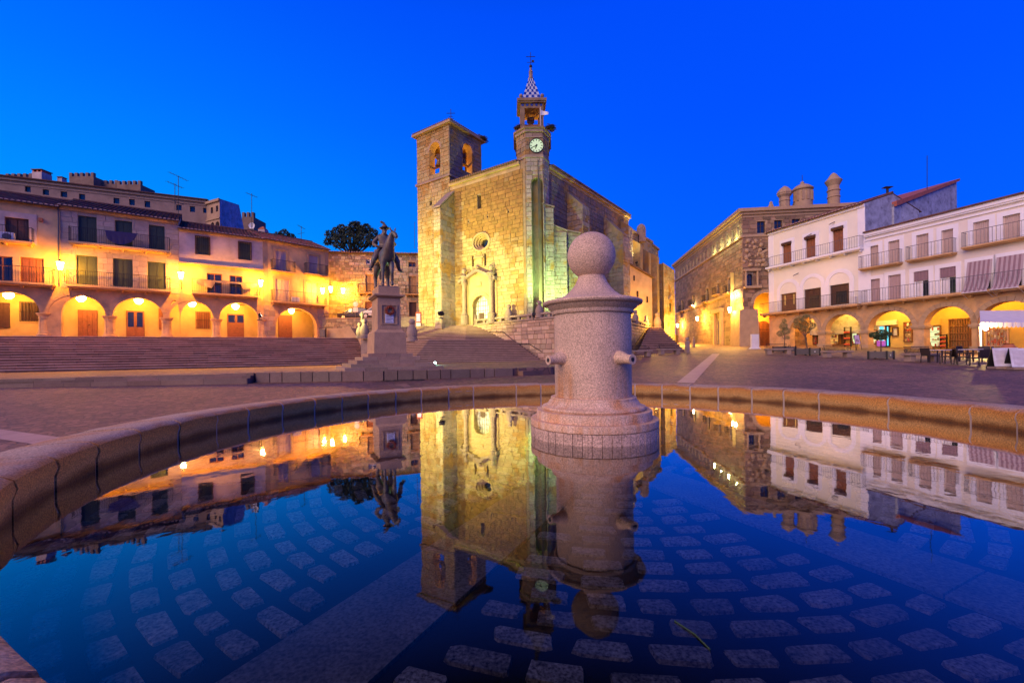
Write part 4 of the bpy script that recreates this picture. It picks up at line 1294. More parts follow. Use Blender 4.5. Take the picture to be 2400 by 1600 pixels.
m = MB(); a = HF.rect(4, 38, 547, 567); m.fbox(HF, a[0], a[1], a[2], a[3], 0.15, 0.55); o = m.build('air_conditioner', 'white_paint', h1, bevel=0.02)
m = MB(); cc = HF.pt((a[0] + a[1]) / 2, (a[2] + a[3]) / 2, 0.56); m.tube([cc, cc + HF.n * 0.02], 0.28, 16); m.build('fan_grille', 'iron_grey', o)
m = MB(); a = HF.rect(92, 101, 512, 520); m.fbox(HF, a[0], a[1], a[2], a[3], 0, 0.25); m.build('vent_box', 'terracotta', h1)
mm = MB(); a = HF.uv(144, 482); b = HF.uv(146, 668); mm.tube([HF.pt(sB - 0.1, a[1], 0.1), HF.pt(sB - 0.1, b[1], 0.1)], 0.06, 6); mm.build('drainpipe', 'iron_grey', h1)

# house 2, ashlar with green shutters
h2 = thing('arcaded_house', 'ashlar arcade house with dark green shutters and a blue cloth on its balcony', 'house', tuple(HF.pt((sB + sC) / 2, LAND)), 'arcaded houses above the long steps')
z2 = HF.z(283, 502)
W2 = [HF.rect(183, 226.5, 507, 567), HF.rect(269.6, 310, 517.6, 577), HF.rect(349, 386, 528.6, 585), HF.rect(179, 229, 599, 667), HF.rect(265, 311, 606.5, 672), HF.rect(346, 388, 614, 677)]
zsp = HF.z(283, 682)
house_shell(h2, sB + 0.005, sC - 0.005, z2, W2, 'mortar', zsp, [HOLE[0], HOLE[1], HOLE[2], HOLE[3]])
st = Stones(); st.courses(HF, sB + 0.02, sC - 0.02, zsp + 0.02, z2 - 0.32, 0.52, 1.15, ash, [(w[0] - .01, w[1] + .01, w[2] - .01, w[3] + .01) for w in W2], out=(0.018, 0.03), jit=0.08); st.flush(h2, 'ashlar')
m = MB(); m.fbox(HF, sB + 0.01, sC - 0.01, z2 - 0.3, z2 - 0.02, -0.05, 0.18); m.fbox(HF, sB + 0.01, sC - 0.01, z2 - 0.16, z2 - 0.015, -0.05, 0.32); m.build('cornice', 'plaster_warm', h2)
ro, zr = tile_roof(h2, HF, sB + 0.01, sC - 0.01, z2, 11, 20, 0.55)
body(h2, HF, sB + 0.005, sC - 0.005, LAND, z2, 11, 'mortar', zr=zr, arc=(AD, HF.z(283, 691)))
for w in W2: window(h2, HF, w, 'shutter', 'shutter_green', leaves=2)
s0, z0_ = HF.uv(165, 568); s1, z1_ = HF.uv(400, 592); balcony(h2, HF, s0, s1, (z0_ + z1_) / 2, 1.35, 0.9, slabm='plaster_warm')
s0, z0_ = HF.uv(160, 672); s1, z1_ = HF.uv(401, 680); balcony(h2, HF, s0, s1, (z0_ + z1_) / 2, 1.35, 0.95)
zbal = (z0_ + z1_) / 2
arcade(h2, sB, sC, HF.z(283, 691))
r = FI.rect(183, 228.5, 726.5, 783); door(h2, FI, (r[0], r[1], LAND + 0.1, r[3]), 'wood_red', -0.1)
r = FI.rect(296.6, 338.5, 728.6, 785); door(h2, FI, (r[0], r[1], LAND, r[3]), 'wood_red', -0.1, 2, 0.6)
r = FI.rect(372, 388, 723, 772); door(h2, FI, r, 'wood_red', -0.1, 1)
for i in (1, 2): 
    s = (HOLE[i][1] + HOLE[i + 1][0]) / 2; column(h2, HF.pt(s, 0, -0.38), LAND, ZS[i] + 0.02, 0.42)
for i in (1, 2): arch_ring(h2, HF, HOLE[i], 'arcade_stone', 0.3, -0.02, 0.04)
# blue cloth over the rail: hangs in front of the balcony
s0, za = HF.uv(250, 545); s1, zb = HF.uv(325, 553); m = MB(); N = 14
for layer in (0, 1):
    for i in range(N + 1):
        t = i / N; s = s0 + (s1 - s0) * t
        low = (HF.z(290, 579) - za) * (0.25 + 0.75 * math.sin(math.pi * min(1, max(0, 0.12 + t * 0.86))) ** 0.6)
        wv = 0.03 * math.sin(i * 2.1)
        ztp = za + (zb - za) * t
        for j in range(5):
            u = j / 4
            m.v.append(HF.pt(s + (0.35 * (0.5 - t)) * u, ztp + low * u + 0.03, 0.93 + wv * u - layer * 0.015))
for layer in (0, 1):
    k = layer * (N + 1) * 5
    for i in range(N):
        for j in range(4):
            q = (k + i * 5 + j, k + i * 5 + j + 1, k + (i + 1) * 5 + j + 1, k + (i + 1) * 5 + j)
            m.f.append(q if layer == 0 else q[::-1]); m.c.append(None)
o = m.build('hanging_cloth', 'cloth_blue', smooth=True); props(o, 'dark blue cloth hung over the upper balcony rail', 'cloth')

# house 3, pink plaster with barred windows
h3 = thing('arcaded_house', 'pinkish plaster arcade house with two barred upper windows and a draped balcony', 'house', tuple(HF.pt((sC + sD) / 2, LAND)), 'arcaded houses above the long steps')
z3 = HF.z(520, 549)
W3 = [HF.rect(460, 490, 556, 596), HF.rect(560.5, 587, 569, 608), HF.rect(485, 520.5, 641, 688), HF.rect(538, 568, 646, 692)]
zsp = HF.z(520, 694)
zmid = HF.z(520, 624)
m = MB(); wall(m, HF, sC + 0.005, sD, zmid, z3, W3[:2], 0.3); m.build('wall', 'plaster_pink', h3)
house_shell(h3, sC + 0.005, sD, zmid - 0.002, W3[2:], 'plaster_warm', zsp, [HOLE[2], HOLE[3], HOLE[4]])
m = MB(); m.fbox(HF, sC + 0.01, sD, zmid - 0.12, zmid + 0.04, 0, 0.35); m.build('ledge', 'plaster_warm', h3)
m = MB(); m.fbox(HF, sC + 0.01, sD, z3 - 0.22, z3 - 0.02, -0.05, 0.22); m.build('cornice', 'plaster_warm', h3)
ro, zr = tile_roof(h3, HF, sC + 0.02, sD, z3, 10, 20, 0.5, base=(0.22, 0.08, 0.06))
body(h3, HF, sC + 0.005, sD, LAND, z3, 10, 'plaster_pink', zr=zr, arc=(AD, HF.z(520, 705)))
for w in W3[:2]: window(h3, HF, w, 'shutter', 'shutter_green', leaves=1, trim='wood_gate', tw=0.12, bars=True)
window(h3, HF, W3[2], 'glass', 'wood_red', leaves=2); window(h3, HF, W3[3], 'glass', 'wood_red', leaves=2)
s0, z0_ = HF.uv(450, 687.6); s1, z1_ = HF.uv(604, 694); b3 = balcony(h3, HF, s0, s1, (z0_ + z1_) / 2, 1.4, 0.95)
m = MB(); N = 18
for i in range(N + 1):
    t = i / N; s = s0 + 0.1 + (s1 - s0 - 0.2) * t; zt = (z0_ + z1_) / 2 + 1.38
    lo = 0.25 + 0.75 * math.sin(math.pi * t) ** 0.7 if t < 0.3 or t > 0.75 else 0.2
    for j in range(3): m.v.append(HF.pt(s, zt - lo * j / 2, 0.97 + 0.03 * math.sin(i * 1.7) * j))
for i in range(N):
    for j in range(2): m.f.append((i * 3 + j, i * 3 + j + 1, (i + 1) * 3 + j + 1, (i + 1) * 3 + j)); m.c.append(None)
o = m.build('draped_cloth', 'cloth_tan'); props(o, 'pale tan cloth draped along the balcony rail of the pinkish house', 'cloth')
arcade(h3, sC, sD, HF.z(520, 705))
r = FI.rect(460, 492, 732, 769); window(h3, FI, r, 'shutter', 'wood_red', rec=-0.05, bars=True)
r = FI.rect(532.6, 573.6, 736, 790); door(h3, FI, (r[0], r[1], LAND, r[3]), 'wood_red', -0.1, 2, 0.35)
s = (HOLE[3][1] + HOLE[4][0]) / 2; column(h3, HF.pt(s, 0, -0.38), LAND, ZS[3] + 0.02, 0.42)
s = HOLE[4][1] + 0.45; column(h3, HF.pt(s, 0, -0.38), LAND, ZS[4] + 0.02, 0.42)
for i in (3, 4): arch_ring(h3, HF, HOLE[i], 'arcade_stone', 0.3, -0.02, 0.04)

# house 4, at the end of the row, turned a little away
Y4 = dep(619)
H4 = Face.px(619, Y4, 772, Y4 * (2096 - 619) / (2096 - 772))
FI4 = H4.shift(-AD)
s1_ = H4.L
h4 = thing('arcaded_house', 'end house of the arcade row with stone window surrounds and single arch', 'house', tuple(H4.pt(s1_ / 2, LAND)), 'arcaded houses above the long steps')
z4 = H4.z(696, 574)
W4 = [H4.rect(646, 671, 587, 636), H4.rect(724, 745.6, 598, 643), H4.rect(645, 678.6, 654, 705), H4.rect(717, 745.6, 662, 710)]
zsp = H4.z(696, 712)
zt = H4.z(694, 722); a = H4.s(646, 750); b = H4.s(743, 750)
A4 = (a, b, LAND, zt, 'arch', min((b - a) / 2 * 0.95, zt - LAND - 1.5))
m = MB(); wall(m, H4, 0, s1_, zsp, z4, W4, 0.3); m.build('wall', 'plaster_warm', h4)
m = MB(); wall(m, H4, 0, s1_, LAND, zsp - 0.002, [A4], 0.75); m2 = MB(); wall(m2, H4, 0, s1_, LAND, zsp - 0.002, [A4], 0, -0.75); m2.f = [f[::-1] for f in m2.f]; m.add(m2.v, m2.f); m.build('arcade_wall', 'arcade_stone', h4)
arch_ring(h4, H4, A4, 'arcade_stone', 0.34, -0.02, 0.05)
st = Stones()
for z0_, za, zb_ in ((0, 0, 0),):
    st.courses(H4, 0.02, A4[0] - 0.05, LAND, zsp - 0.4, 0.5, 0.8, vary((0.36, 0.27, 0.2), 0.2), out=(0.02, 0.045))
    st.courses(H4, A4[1] + 0.05, s1_ - 0.02, LAND, zsp - 0.4, 0.5, 0.8, vary((0.36, 0.27, 0.2), 0.2), out=(0.02, 0.045))
st.flush(h4, 'ashlar')
m = MB(); m.fbox(H4, 0.01, s1_, z4 - 0.2, z4 - 0.02, -0.05, 0.22); m.build('cornice', 'plaster_warm', h4)
for s in (0.0, s1_ - 0.5): MB().fbox(H4, s + 0.01, s + 0.5, zsp, z4 - 0.2, -0.02, 0.04).build('quoin_strip', 'stone_trim', h4)
ro, zr = tile_roof(h4, H4, 0, s1_, z4, 10, 20, 0.5, base=(0.22, 0.08, 0.06))
body(h4, H4, 0, s1_, LAND, z4, 10, 'plaster_warm', zr=zr, arc=(AD, H4.z(696, 721)), open_='L')
for w in W4[:2]: window(h4, H4, w, 'blind', 'shutter_lilac', trim='stone_trim', tw=0.3)
for w in W4[2:]: window(h4, H4, w, 'shutter', 'shutter_tan', trim='stone_trim', tw=0.25)
for (x0, x1, yb) in ((633, 688, 637), (712, 764, 644)):
    r = H4.rect(x0, x1, yb - 20, yb); balcony(h4, H4, r[0], r[1], r[2], 1.25, 0.75, th=0.1, brackets=False)
s0, z0_ = H4.uv(633, 707); s1, zz1 = H4.uv(760, 714); balcony(h4, H4, s0, s1, (z0_ + zz1) / 2, 1.3, 0.9)
m = MB(); wall(m, FI4, -1, s1_ + 0.0, LAND, H4.z(696, 720)); m.build('inner_wall', 'plaster_inner', h4)
m = MB(); m.fbox(H4, 0.01, s1_ - 0.01, H4.z(696, 721), H4.z(696, 721) + 0.2, -AD - 0.2, -0.5); m.build('arcade_ceiling', 'wood_gate', h4)
r = FI4.rect(652, 684, 739, 791); door(h4, FI4, (r[0], r[1], LAND, r[3]), 'wood_red', -0.1, 2)
a = H4.rect(681, 699, 697, 708); m = MB(); m.fbox(H4, a[0], a[1], a[2], a[3], 0.2, 0.5); m.build('air_conditioner', 'white_paint', h4, bevel=0.02)

# lamps of the left row
for (x, y, lab) in ((141, 621, 'glowing wall lantern between the two leftmost houses'), (424, 644, 'glowing wall lantern at the joint of the ashlar and pinkish houses'), (611, 662, 'glowing wall lantern at the right end of the pinkish house')):
    s, z = HF.shift(1.5).uv(x, y); wall_lamp(HF.pt(s, z, 0.0), HF, 1.5, lab, 2100)
for (x, y, lab) in ((756, 680, 'glowing wall lantern on the end house, left one of the close pair'), (775, 677, 'glowing wall lantern on the end house corner, right one of the close pair')):
    s, z = H4.shift(1.4).uv(x, y); wall_lamp(H4.pt(min(s, s1_ - 0.05), z, 0.0), H4, 1.4, lab, 1500)
FL_ = HF.shift(-1.7)
for (x, y, lab) in ((190, 700, 'glowing pendant lamp under the arch left of the red door'), (325, 706, 'glowing pendant lamp under the arch with the glazed double door'), (450, 713, 'glowing pendant lamp in the arch above the barred window'), (552, 719, 'glowing pendant lamp in the arch above the double door with square panes'), (20, 693, 'glowing pendant lamp under the leftmost arch')):
    s, z = FL_.uv(x, y); pendant(FL_.pt(s, z), lab, 560, 'pendant lamps in the left arcade', ZC)
F4m = H4.shift(-1.7); s, z = F4m.uv(683, 729); pendant(F4m.pt(s, z), 'glowing pendant lamp in the single arch of the end house', 560, 'pendant lamps in the left arcade', z + 0.6)
# litter bin at the corner
p = at(757, 790, 51); bn = thing('litter_bin', 'dark framed litter bin at the corner of the end house', 'bin', (p.x, p.y, LAND))
MB().box(p.x - 0.32, p.x + 0.32, p.y - 0.2, p.y + 0.2, LAND + 0.12, LAND + 1.05).build('bin_body', 'planter_metal', bn, bevel=0.03)
m = MB()
for sx_ in (-0.36, 0.36): m.box(p.x + sx_ - 0.03, p.x + sx_ + 0.03, p.y - 0.05, p.y + 0.05, LAND, LAND + 1.2)
m.box(p.x - 0.39, p.x + 0.39, p.y - 0.05, p.y + 0.05, LAND + 1.2, LAND + 1.26); m.build('frame', 'iron', bn)

# ------------------------------------------------------------------ rubble stone house beyond the statue
SF = Face.px(772, 59.5, 1010, 61.5)
sh = thing('stone_house', 'long rubble stone house with red tiled roof behind the statue', 'house', tuple(SF.pt(SF.L / 2, UZ)))
zS = SF.z(878, 594)
WS = [SF.rect(858, 877, 606, 618), SF.rect(957.5, 974, 614.5, 625.5), SF.rect(857, 878.5, 644, 685), SF.rect(958, 976, 648, 689), SF.rect(856, 878, 707, 745), SF.rect(959, 976, 708, 741)]
m = MB(); wall(m, SF, -6, SF.L, UZ - 1, zS, WS, 0.3); m.build('wall', 'mortar', sh)
st = Stones(); st.courses(SF, -1, SF.L, UZ, zS - 0.15, 0.34, 0.55, vary((0.34, 0.30, 0.24), 0.4, 0.08), WS, jit=0.4, out=(0.03, 0.09)); st.flush(sh, 'ashlar')
ro, zr = tile_roof(sh, SF, -6, SF.L, zS, 9, 12, 0.5, base=(0.24, 0.07, 0.07))
body(sh, SF, -6, SF.L, UZ - 1, zS, 9, 'mortar', zr=zr)
for w, stl, mt in zip(WS, ('glass', 'glass', 'shutter', 'shutter', 'plank', 'shutter'), ('trim_white', 'wood_gate', 'cloth_tan', 'cloth_tan', 'wood_red', 'wood_dark')):
    window(sh, SF, w, stl, mt, trim='stone_trim', tw=0.28)
for x0, x1, yb in ((840, 884, 686.5), (951, 988, 690)):
    r = SF.rect(x0, x1, yb - 14, yb); balcony(sh, SF, r[0], r[1], r[2], 1.15, 0.8, th=0.12)
s, z = SF.shift(1.0).uv(804, 680); wall_lamp(SF.pt(s, z), SF, 1.0, 'glowing wall lantern on the rubble stone house', 2600)
# ------------------------------------------------------------------ the church
from mathutils import noise
FR = Face.px(983, 52.63, 1222, 44.0)                     # entrance front, tower at its left end
def sd_face(px, Y, L):
    a = at(px, 830, Y); d = Vector((0.609, 0.793, 0)).normalized()
    return Face(a, a + d * L)
ch = thing('church', 'floodlit sandstone church with square bell tower and slender clock tower', 'church', tuple(FR.pt(8, CH_Z)))
lichen = (0.31, 0.165, 0.03)
def cs_col(base=(0.40, 0.33, 0.22), lich=0.35, zlo=12.0, zhi=20.0):
    def f(s, z):
        k = random.uniform(0.84, 1.14)
        p = lich * max(0.12, min(1.0, (z - zlo) / (zhi - zlo)))
        nz_ = noise.noise(Vector((s * 0.30, z * 0.22, 3.7 + base[0] * 40))) * 0.9 + 0.5 + random.uniform(-0.22, 0.22)
        t = max(0.0, min(1.0, (p + 0.12 - nz_) / 0.3)) * 0.85
        return tuple((c * (1 - t) + l * t) * k * random.uniform(0.96, 1.04) for c, l in zip(base, lichen))
    return f
ST = Stones()
sT = FR.s(1057, 600)                                      # tower / nave joint on the front
sN = FR.s(1218, 600)
zN = FR.z(1130, 408)                                      # nave eaves
zT = FR.z(1020, 299)                                      # tower eaves
# --- bell tower
TD = 5.7
TS = sd_face(1057, FR.pt(sT, 0).y, TD)                    # its right flank
bell_f = FR.rect(1007, 1032, 334, 408); bell_f = bell_f + ('arch',)
bell_s = TS.rect(1084, 1106, 338, 403); bell_s = bell_s + ('arch',)
sq = FR.rect(1007, 1013, 471, 481)
m = MB()
wall(m, FR, 0, sT, CH_Z - 0.5, zT, [bell_f, sq], 0.9); wall(m, TS, 0, TD, CH_Z, zT, [bell_s], 0.9)
# far flanks of the tower
TSL = Face(FR.pt(0, 0) + TS.d * TD, FR.pt(0, 0)); TB = Face(TS.pt(TD, 0), FR.pt(0, 0) + TS.d * TD)
wall(m, TSL, 0, TSL.L, CH_Z - 0.5, zT, [(2.0, 3.6, bell_f[2], bell_f[3], 'arch')], 0.9); wall(m, TB, 0, TB.L, CH_Z, zT, [(2.0, 3.6, bell_f[2], bell_f[3], 'arch')], 0.9)
tw = m.build('bell_tower', 'church_mortar', ch)
m = MB()
c4 = [FR.pt(0.1, 0, -0.1), FR.pt(sT - 0.1, 0, -0.1), TS.pt(TD - 0.1, 0, -0.1), FR.pt(0.1, 0, -0.1) + TS.d * (TD - 0.2)]
m.prism([(p.x, p.y) for p in c4], bell_f[2] - 0.6, bell_f[2] - 0.3); m.build('belfry_floor', 'church_mortar', tw)
ccol = cs_col()
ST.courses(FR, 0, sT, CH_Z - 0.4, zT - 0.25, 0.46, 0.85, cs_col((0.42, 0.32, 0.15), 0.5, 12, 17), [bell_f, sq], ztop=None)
ST.courses(TS, 0, TD, zN - 1.0, zT - 0.25, 0.46, 0.85, cs_col((0.22, 0.175, 0.14), 0.2), [bell_s])  # shade of the right flank is put into the block colour
zs_ = FR.z(1020, 422)
m = MB()
for F, L in ((FR, sT), (TS, TD)):
    m.fbox(F, -0.15, L + 0.15, zs_ - 0.12, zs_ + 0.12, -0.05, 0.2)
m.build('string_course', 'grey_stone', tw)
m = MB(); ov = 0.45
cc = [FR.pt(-ov, 0, ov), FR.pt(sT + ov, 0, ov), TS.pt(TD + ov, 0, ov), FR.pt(-ov, 0, ov) + TS.d * (TD + 2 * ov)]
apex = (cc[0] + cc[2]) / 2
m.prism([(p.x, p.y) for p in cc], zT - 0.28, zT - 0.02)
m.build('eaves', 'stone_trim', tw)
m = MB(); zz = zT + 0.7
for i in range(4):
    a, b = cc[i], cc[(i + 1) % 4]
    m.poly((a.x, a.y, zT), (b.x, b.y, zT), (apex.x, apex.y, zz))
rf = m.build('tower_roof', 'roof_base', tw)
m = MB()
for i in range(2):
    a, b = cc[i], cc[i + 1]; n = int((b - a).length / 0.3)
    for k in range(n):
        p = a.lerp(b, (k + 0.5) / n); q = Vector((apex.x, apex.y, 0)); d = (q - p); d.z = 0
        m.tube([Vector((p.x, p.y, zT + 0.03)), Vector((p.x + d.x * 0.5, p.y + d.y * 0.5, zT + 0.38))], 0.1, 6)
mat('tile_plain', (0.16, 0.09, 0.06), 0.85, 0.3, 2.0)
m.build('roof_tile', 'tile_plain', rf, kind='stuff')
# bells and headstocks in the openings
def bell(par, c, r=0.5):
    m = MB().lathe([(r, c.z - r), (r * 0.96, c.z - r * 0.9), (r * 0.72, c.z - r * 0.4), (r * 0.58, c.z + r * 0.2), (r * 0.48, c.z + r * 0.6), (r * 0.2, c.z + r * 0.85)], (c.x, c.y), 18)
    o = m.build('bell', 'bell_bronze', par, smooth=40)
    m = MB(); m.box(c.x - r * 0.7, c.x + r * 0.7, c.y - 0.12, c.y + 0.12, c.z + r * 0.8, c.z + r * 1.9); m.build('headstock', 'wood_dark', o)
    return o
for F, h in ((FR, bell_f), (TS, bell_s)):
    p = F.pt((h[0] + h[1]) / 2, (h[2] + h[3]) / 2 - 0.2, -0.7); bell(tw, p, 0.48)
    m = MB(); m.fbox(F, h[0], h[1], h[2] + 1.0, h[2] + 1.2, -0.8, -0.6); m.build('beam', 'wood_gate', tw)
arch_ring(tw, FR, bell_f, 'stone_trim', 0.28, 0.0, 0.09); arch_ring(tw, TS, bell_s, 'stone_trim', 0.28, 0.0, 0.09)
bc = (FR.pt(0, 0) + TS.pt(TD, 0)) / 2
plight((bc.x, bc.y, bell_f[2] + 0.9), 900, (1.0, 0.45, 0.05), 0.2, ch)
# weather cross and nest on the tower
m = MB(); q = Vector((FR.pt(sT, 0).x, FR.pt(sT, 0).y, zT)) + Vector((0.1, 0.6, 0))
def cross(m, q, h, w):
    m.tube([q, q + Vector((0, 0, h))], 0.035, 6); m.tube([q + Vector((-w, 0, h * 0.72)), q + Vector((w, 0, h * 0.72))], 0.03, 6)
    m.tube([q + Vector((-w * 0.5, 0, h * 0.5)), q + Vector((w * 0.5, 0, h * 0.5))], 0.02, 6); m.ball(q + Vector((0, 0, h * 0.28)), 0.16, 10, 6)
    m.tube([q + Vector((-w * 0.7, 0, h * 0.36)), q + Vector((w * 0.7, 0, h * 0.36))], 0.02, 6)
cross(m, q, 1.75, 0.5); m.build('weather_cross', 'iron', tw)
def nest(c, r, lab):
    m = MB(); random.seed(int(c.x * 10) + 3)
    m.ball(c + Vector((0, 0, r * 0.25)), r * 0.8, 14, 8, (1, 1, 0.42))
    for k in range(150):
        a = random.uniform(0, 6.28); rr = r * random.uniform(0.45, 1.0); z = random.uniform(-0.1, 0.5) * r
        p = c + Vector((rr * math.cos(a), rr * math.sin(a), z)); d = Vector((-math.sin(a) + random.uniform(-.6, .6), math.cos(a) + random.uniform(-.6, .6), random.uniform(-.35, .35))) * r * random.uniform(0.25, 0.5)
        m.tube([p - d, p + d], 0.02, 3, False)
    o = m.build('stork_nest', 'nest'); return props(o, lab, 'nest', 'stork nests on the church')
nest(Vector((TS.pt(TD, 0).x, TS.pt(TD, 0).y, zT - 0.1)), 0.85, 'stork nest of twigs on the right corner of the bell tower')
random.seed(21)

# --- nave front
slit = FR.rect(1119.5, 1127.7, 457, 489); rose = FR.rect(1111.5, 1146, 549, 586) + ('round',)
sl1 = FR.rect(1106.5, 1111, 600, 624); sl2 = FR.rect(1135.5, 1140, 594, 622)
dr_ = FR.rect(1109, 1147, 693, 758); dr_ = (dr_[0], dr_[1], CH_Z, dr_[3], 'arch')
small = [FR.rect(x - 1.4, x + 1.4, y - 2, y + 2) for x, y in ((1098, 519), (1143, 508), (1192, 496))]
m = MB(); HN = [slit, rose, sl1, sl2, dr_] + small
wall(m, FR, sT, sN + 0.8, CH_Z - 0.5, zN, HN, 0.9)
nv = m.build('front_wall', 'church_mortar', ch)
px0, px1 = FR.s(1080, 700), FR.s(1170, 700)
portal_rect = (FR.s(1088, 700), FR.s(1166, 700), CH_Z, FR.z(1124, 652))
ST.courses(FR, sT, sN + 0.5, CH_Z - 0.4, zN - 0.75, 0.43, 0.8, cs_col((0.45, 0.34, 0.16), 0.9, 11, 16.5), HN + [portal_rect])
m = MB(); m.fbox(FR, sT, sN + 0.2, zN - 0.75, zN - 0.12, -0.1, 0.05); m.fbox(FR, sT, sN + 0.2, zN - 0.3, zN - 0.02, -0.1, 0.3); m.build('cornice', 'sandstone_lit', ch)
def eave_tiles(par, F, s0, s1, z, r=0.13):
    m = MB(); n = int((s1 - s0) / 0.3)
    for k in range(n):
        s = s0 + (s1 - s0) * (k + 0.5) / n
        m.tube([F.pt(s, z + 0.06, 0.5), F.pt(s, z + 0.9, -2.5)], r, 6)
    m.build('roof_tile', 'tile_plain', par, kind='stuff')
# nave body with roof
NL = 26.0
SD = sd_face(1290, 45.0, NL)                               # right flank of the nave
SDEND = SD.s(1473, 600)
m = MB()
nl_ = Face(FR.pt(sT, 0) + SD.d * (SDEND + 2), FR.pt(sT, 0))
a = FR.pt(sT, 0); b = SD.pt(-1.2, 0); c = SD.pt(SDEND, 0); d = a + SD.d * (SDEND + 3)
pts = [a, b, c, d]; ctr = (a + b + c + d) / 4
m.poly(*[(p.x, p.y, zN - 0.02) for p in (a, b, ctr)]); m.poly(*[(p.x, p.y, zN - 0.02) for p in (b, c, ctr)]); m.poly(*[(p.x, p.y, zN - 0.02) for p in (c, d, ctr)]); m.poly(*[(p.x, p.y, zN - 0.02) for p in (d, a, ctr)])
m.v = [Vector((p.x, p.y, p.z + (1.0 if (p - Vector((ctr.x, ctr.y, p.z))).length < 0.01 else 0))) for p in m.v]
nr = m.build('nave_roof', 'roof_base', ch)
eave_tiles(nr, FR, sT + 0.2, sN, zN - 0.02)
eave_tiles(nr, SD, 0.2, SDEND, zN - 0.02)
m = MB(); wall(m, SD, -2.0, SDEND, CH_Z - 0.5, zN, [], 0.5)
e = SD.pt(SDEND, 0); m.poly((e.x, e.y, CH_Z), (d.x, d.y, CH_Z), (d.x, d.y, zN), (e.x, e.y, zN)); m.poly((d.x, d.y, CH_Z), (a.x, a.y, CH_Z), (a.x, a.y, zN), (d.x, d.y, zN))
sw = m.build('side_wall', 'church_mortar', ch)
ST.courses(SD, 0, SDEND, CH_Z, zN - 0.7, 0.5, 0.8, cs_col((0.21, 0.16, 0.12), 0.22), [])  # same stone as the front, painted darker for the shaded flank
m = MB(); m.fbox(SD, 0, SDEND + 0.2, zN - 0.6, zN - 0.1, -0.1, 0.08); m.fbox(SD, 0, SDEND + 0.3, zN - 0.28, zN - 0.02, -0.1, 0.35); m.build('cornice', 'sandstone_lit', sw)
# rose window, slits, niche
rc = ((rose[0] + rose[1]) / 2, (rose[2] + rose[3]) / 2); rr = (rose[3] - rose[2]) / 2; rw_ = (rose[1] - rose[0]) / 2
for k, (ro_, ri, o0, o1) in enumerate(((1.22, 1.02, 0.0, 0.16), (1.0, 0.84, -0.35, -0.05), (0.84, 0.66, -0.6, -0.3), (0.66, 0.52, -0.8, -0.55))):
    m = MB(); N = 32
    for j in range(N):
        a0 = 2 * math.pi * j / N; a1 = 2 * math.pi * (j + 1) / N
        q = [(rc[0] + rw_ * f * math.cos(t), rc[1] + rr * f * math.sin(t)) for f, t in ((ri, a0), (ro_, a0), (ro_, a1), (ri, a1))]
        m.hexa([FR.pt(x, z, o1) for x, z in q] + [FR.pt(x, z, o0) for x, z in q])
    m.f = [f[::-1] for f in m.f]
    m.build('rose_ring', 'sandstone_lit', nv, smooth=30)
m = MB(); N = 28; m.add([FR.pt(rc[0] + rw_ * 0.95 * math.cos(2 * math.pi * j / N), rc[1] + rr * 0.95 * math.sin(2 * math.pi * j / N), -0.82) for j in range(N)], [tuple(range(N))]); m.build('rose_glass', 'glass', nv)
for h in (slit, sl1, sl2, sq) + tuple(small):
    MB().fbox(FR, h[0], h[1], h[2], h[3], -0.7, -0.65).build('slit_pane', 'glass', nv)
r = FR.rect(1116, 1131, 606, 625); m = MB(); m.fbox(FR, r[0], r[1], r[2], r[3], 0.02, 0.14); m.fbox(FR, r[0] - 0.2, r[1] + 0.2, r[3], r[3] + 0.2, 0.02, 0.22)
m.build('niche', 'sandstone_lit', nv)
# portal
po = MB(); P0 = 0.12
wall(po, FR, portal_rect[0], portal_rect[1], CH_Z, portal_rect[3], [dr_], 0.5, P0)
po.fbox(FR, portal_rect[0], portal_rect[0] + 0.02, CH_Z, portal_rect[3], 0, P0); po.fbox(FR, portal_rect[1] - 0.02, portal_rect[1], CH_Z, portal_rect[3], 0, P0)
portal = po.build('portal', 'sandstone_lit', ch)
arch_ring(portal, FR, dr_, 'sandstone_lit', 0.4, P0, P0 + 0.08, 'archivolt')
for x, yt, yb in ((1095, 648, 760), (1158, 640, 755)):
    s = FR.s(x, 700); zt = FR.z(x, yt); c = FR.pt(s, 0, 0.5); hgt = zt - CH_Z
    m = MB().lathe([(0.42, CH_Z), (0.42, CH_Z + 1.0), (0.46, CH_Z + 1.05), (0.30, CH_Z + 1.2), (0.25, CH_Z + 1.4), (0.22, zt - 1.2), (0.34, zt - 0.85), (0.36, zt - 0.8), (0.30, zt - 0.75), (0.30, zt - 0.25), (0.42, zt - 0.2), (0.42, zt)], (c.x, c.y), 14)
    co = m.build('portal_column', 'grey_stone', portal, smooth=35)
    m = MB().lathe([(0.1, zt), (0.22, zt + 0.1), (0.12, zt + 0.25), (0.26, zt + 0.5), (0.24, zt + 0.7), (0.05, zt + 0.85)], (c.x, c.y), 12); m.build('urn', 'grey_stone', co, smooth=40)
ap = FR.uv(1123.6, 631); le = FR.uv(1081, 659); re_ = FR.uv(1166.5, 649)
m = MB()
for (p, q) in ((le, ap), (ap, re_)):
    dz = 0.34
    m.hexa([FR.pt(p[0], p[1] - dz, 0.6), FR.pt(q[0], q[1] - dz, 0.6), FR.pt(q[0], q[1] - dz, 0), FR.pt(p[0], p[1] - dz, 0), FR.pt(p[0], p[1], 0.6), FR.pt(q[0], q[1], 0.6), FR.pt(q[0], q[1], 0), FR.pt(p[0], p[1], 0)])
m.build('pediment', 'grey_stone', portal)
m = MB(); zt = portal_rect[3]
m.add([FR.pt(portal_rect[0] + 0.1, zt, 0.12), FR.pt(portal_rect[1] - 0.1, zt, 0.12), FR.pt(ap[0], ap[1] - 0.35, 0.12)], [(0, 1, 2)]); m.build('tympanum', 'sandstone_lit', portal)
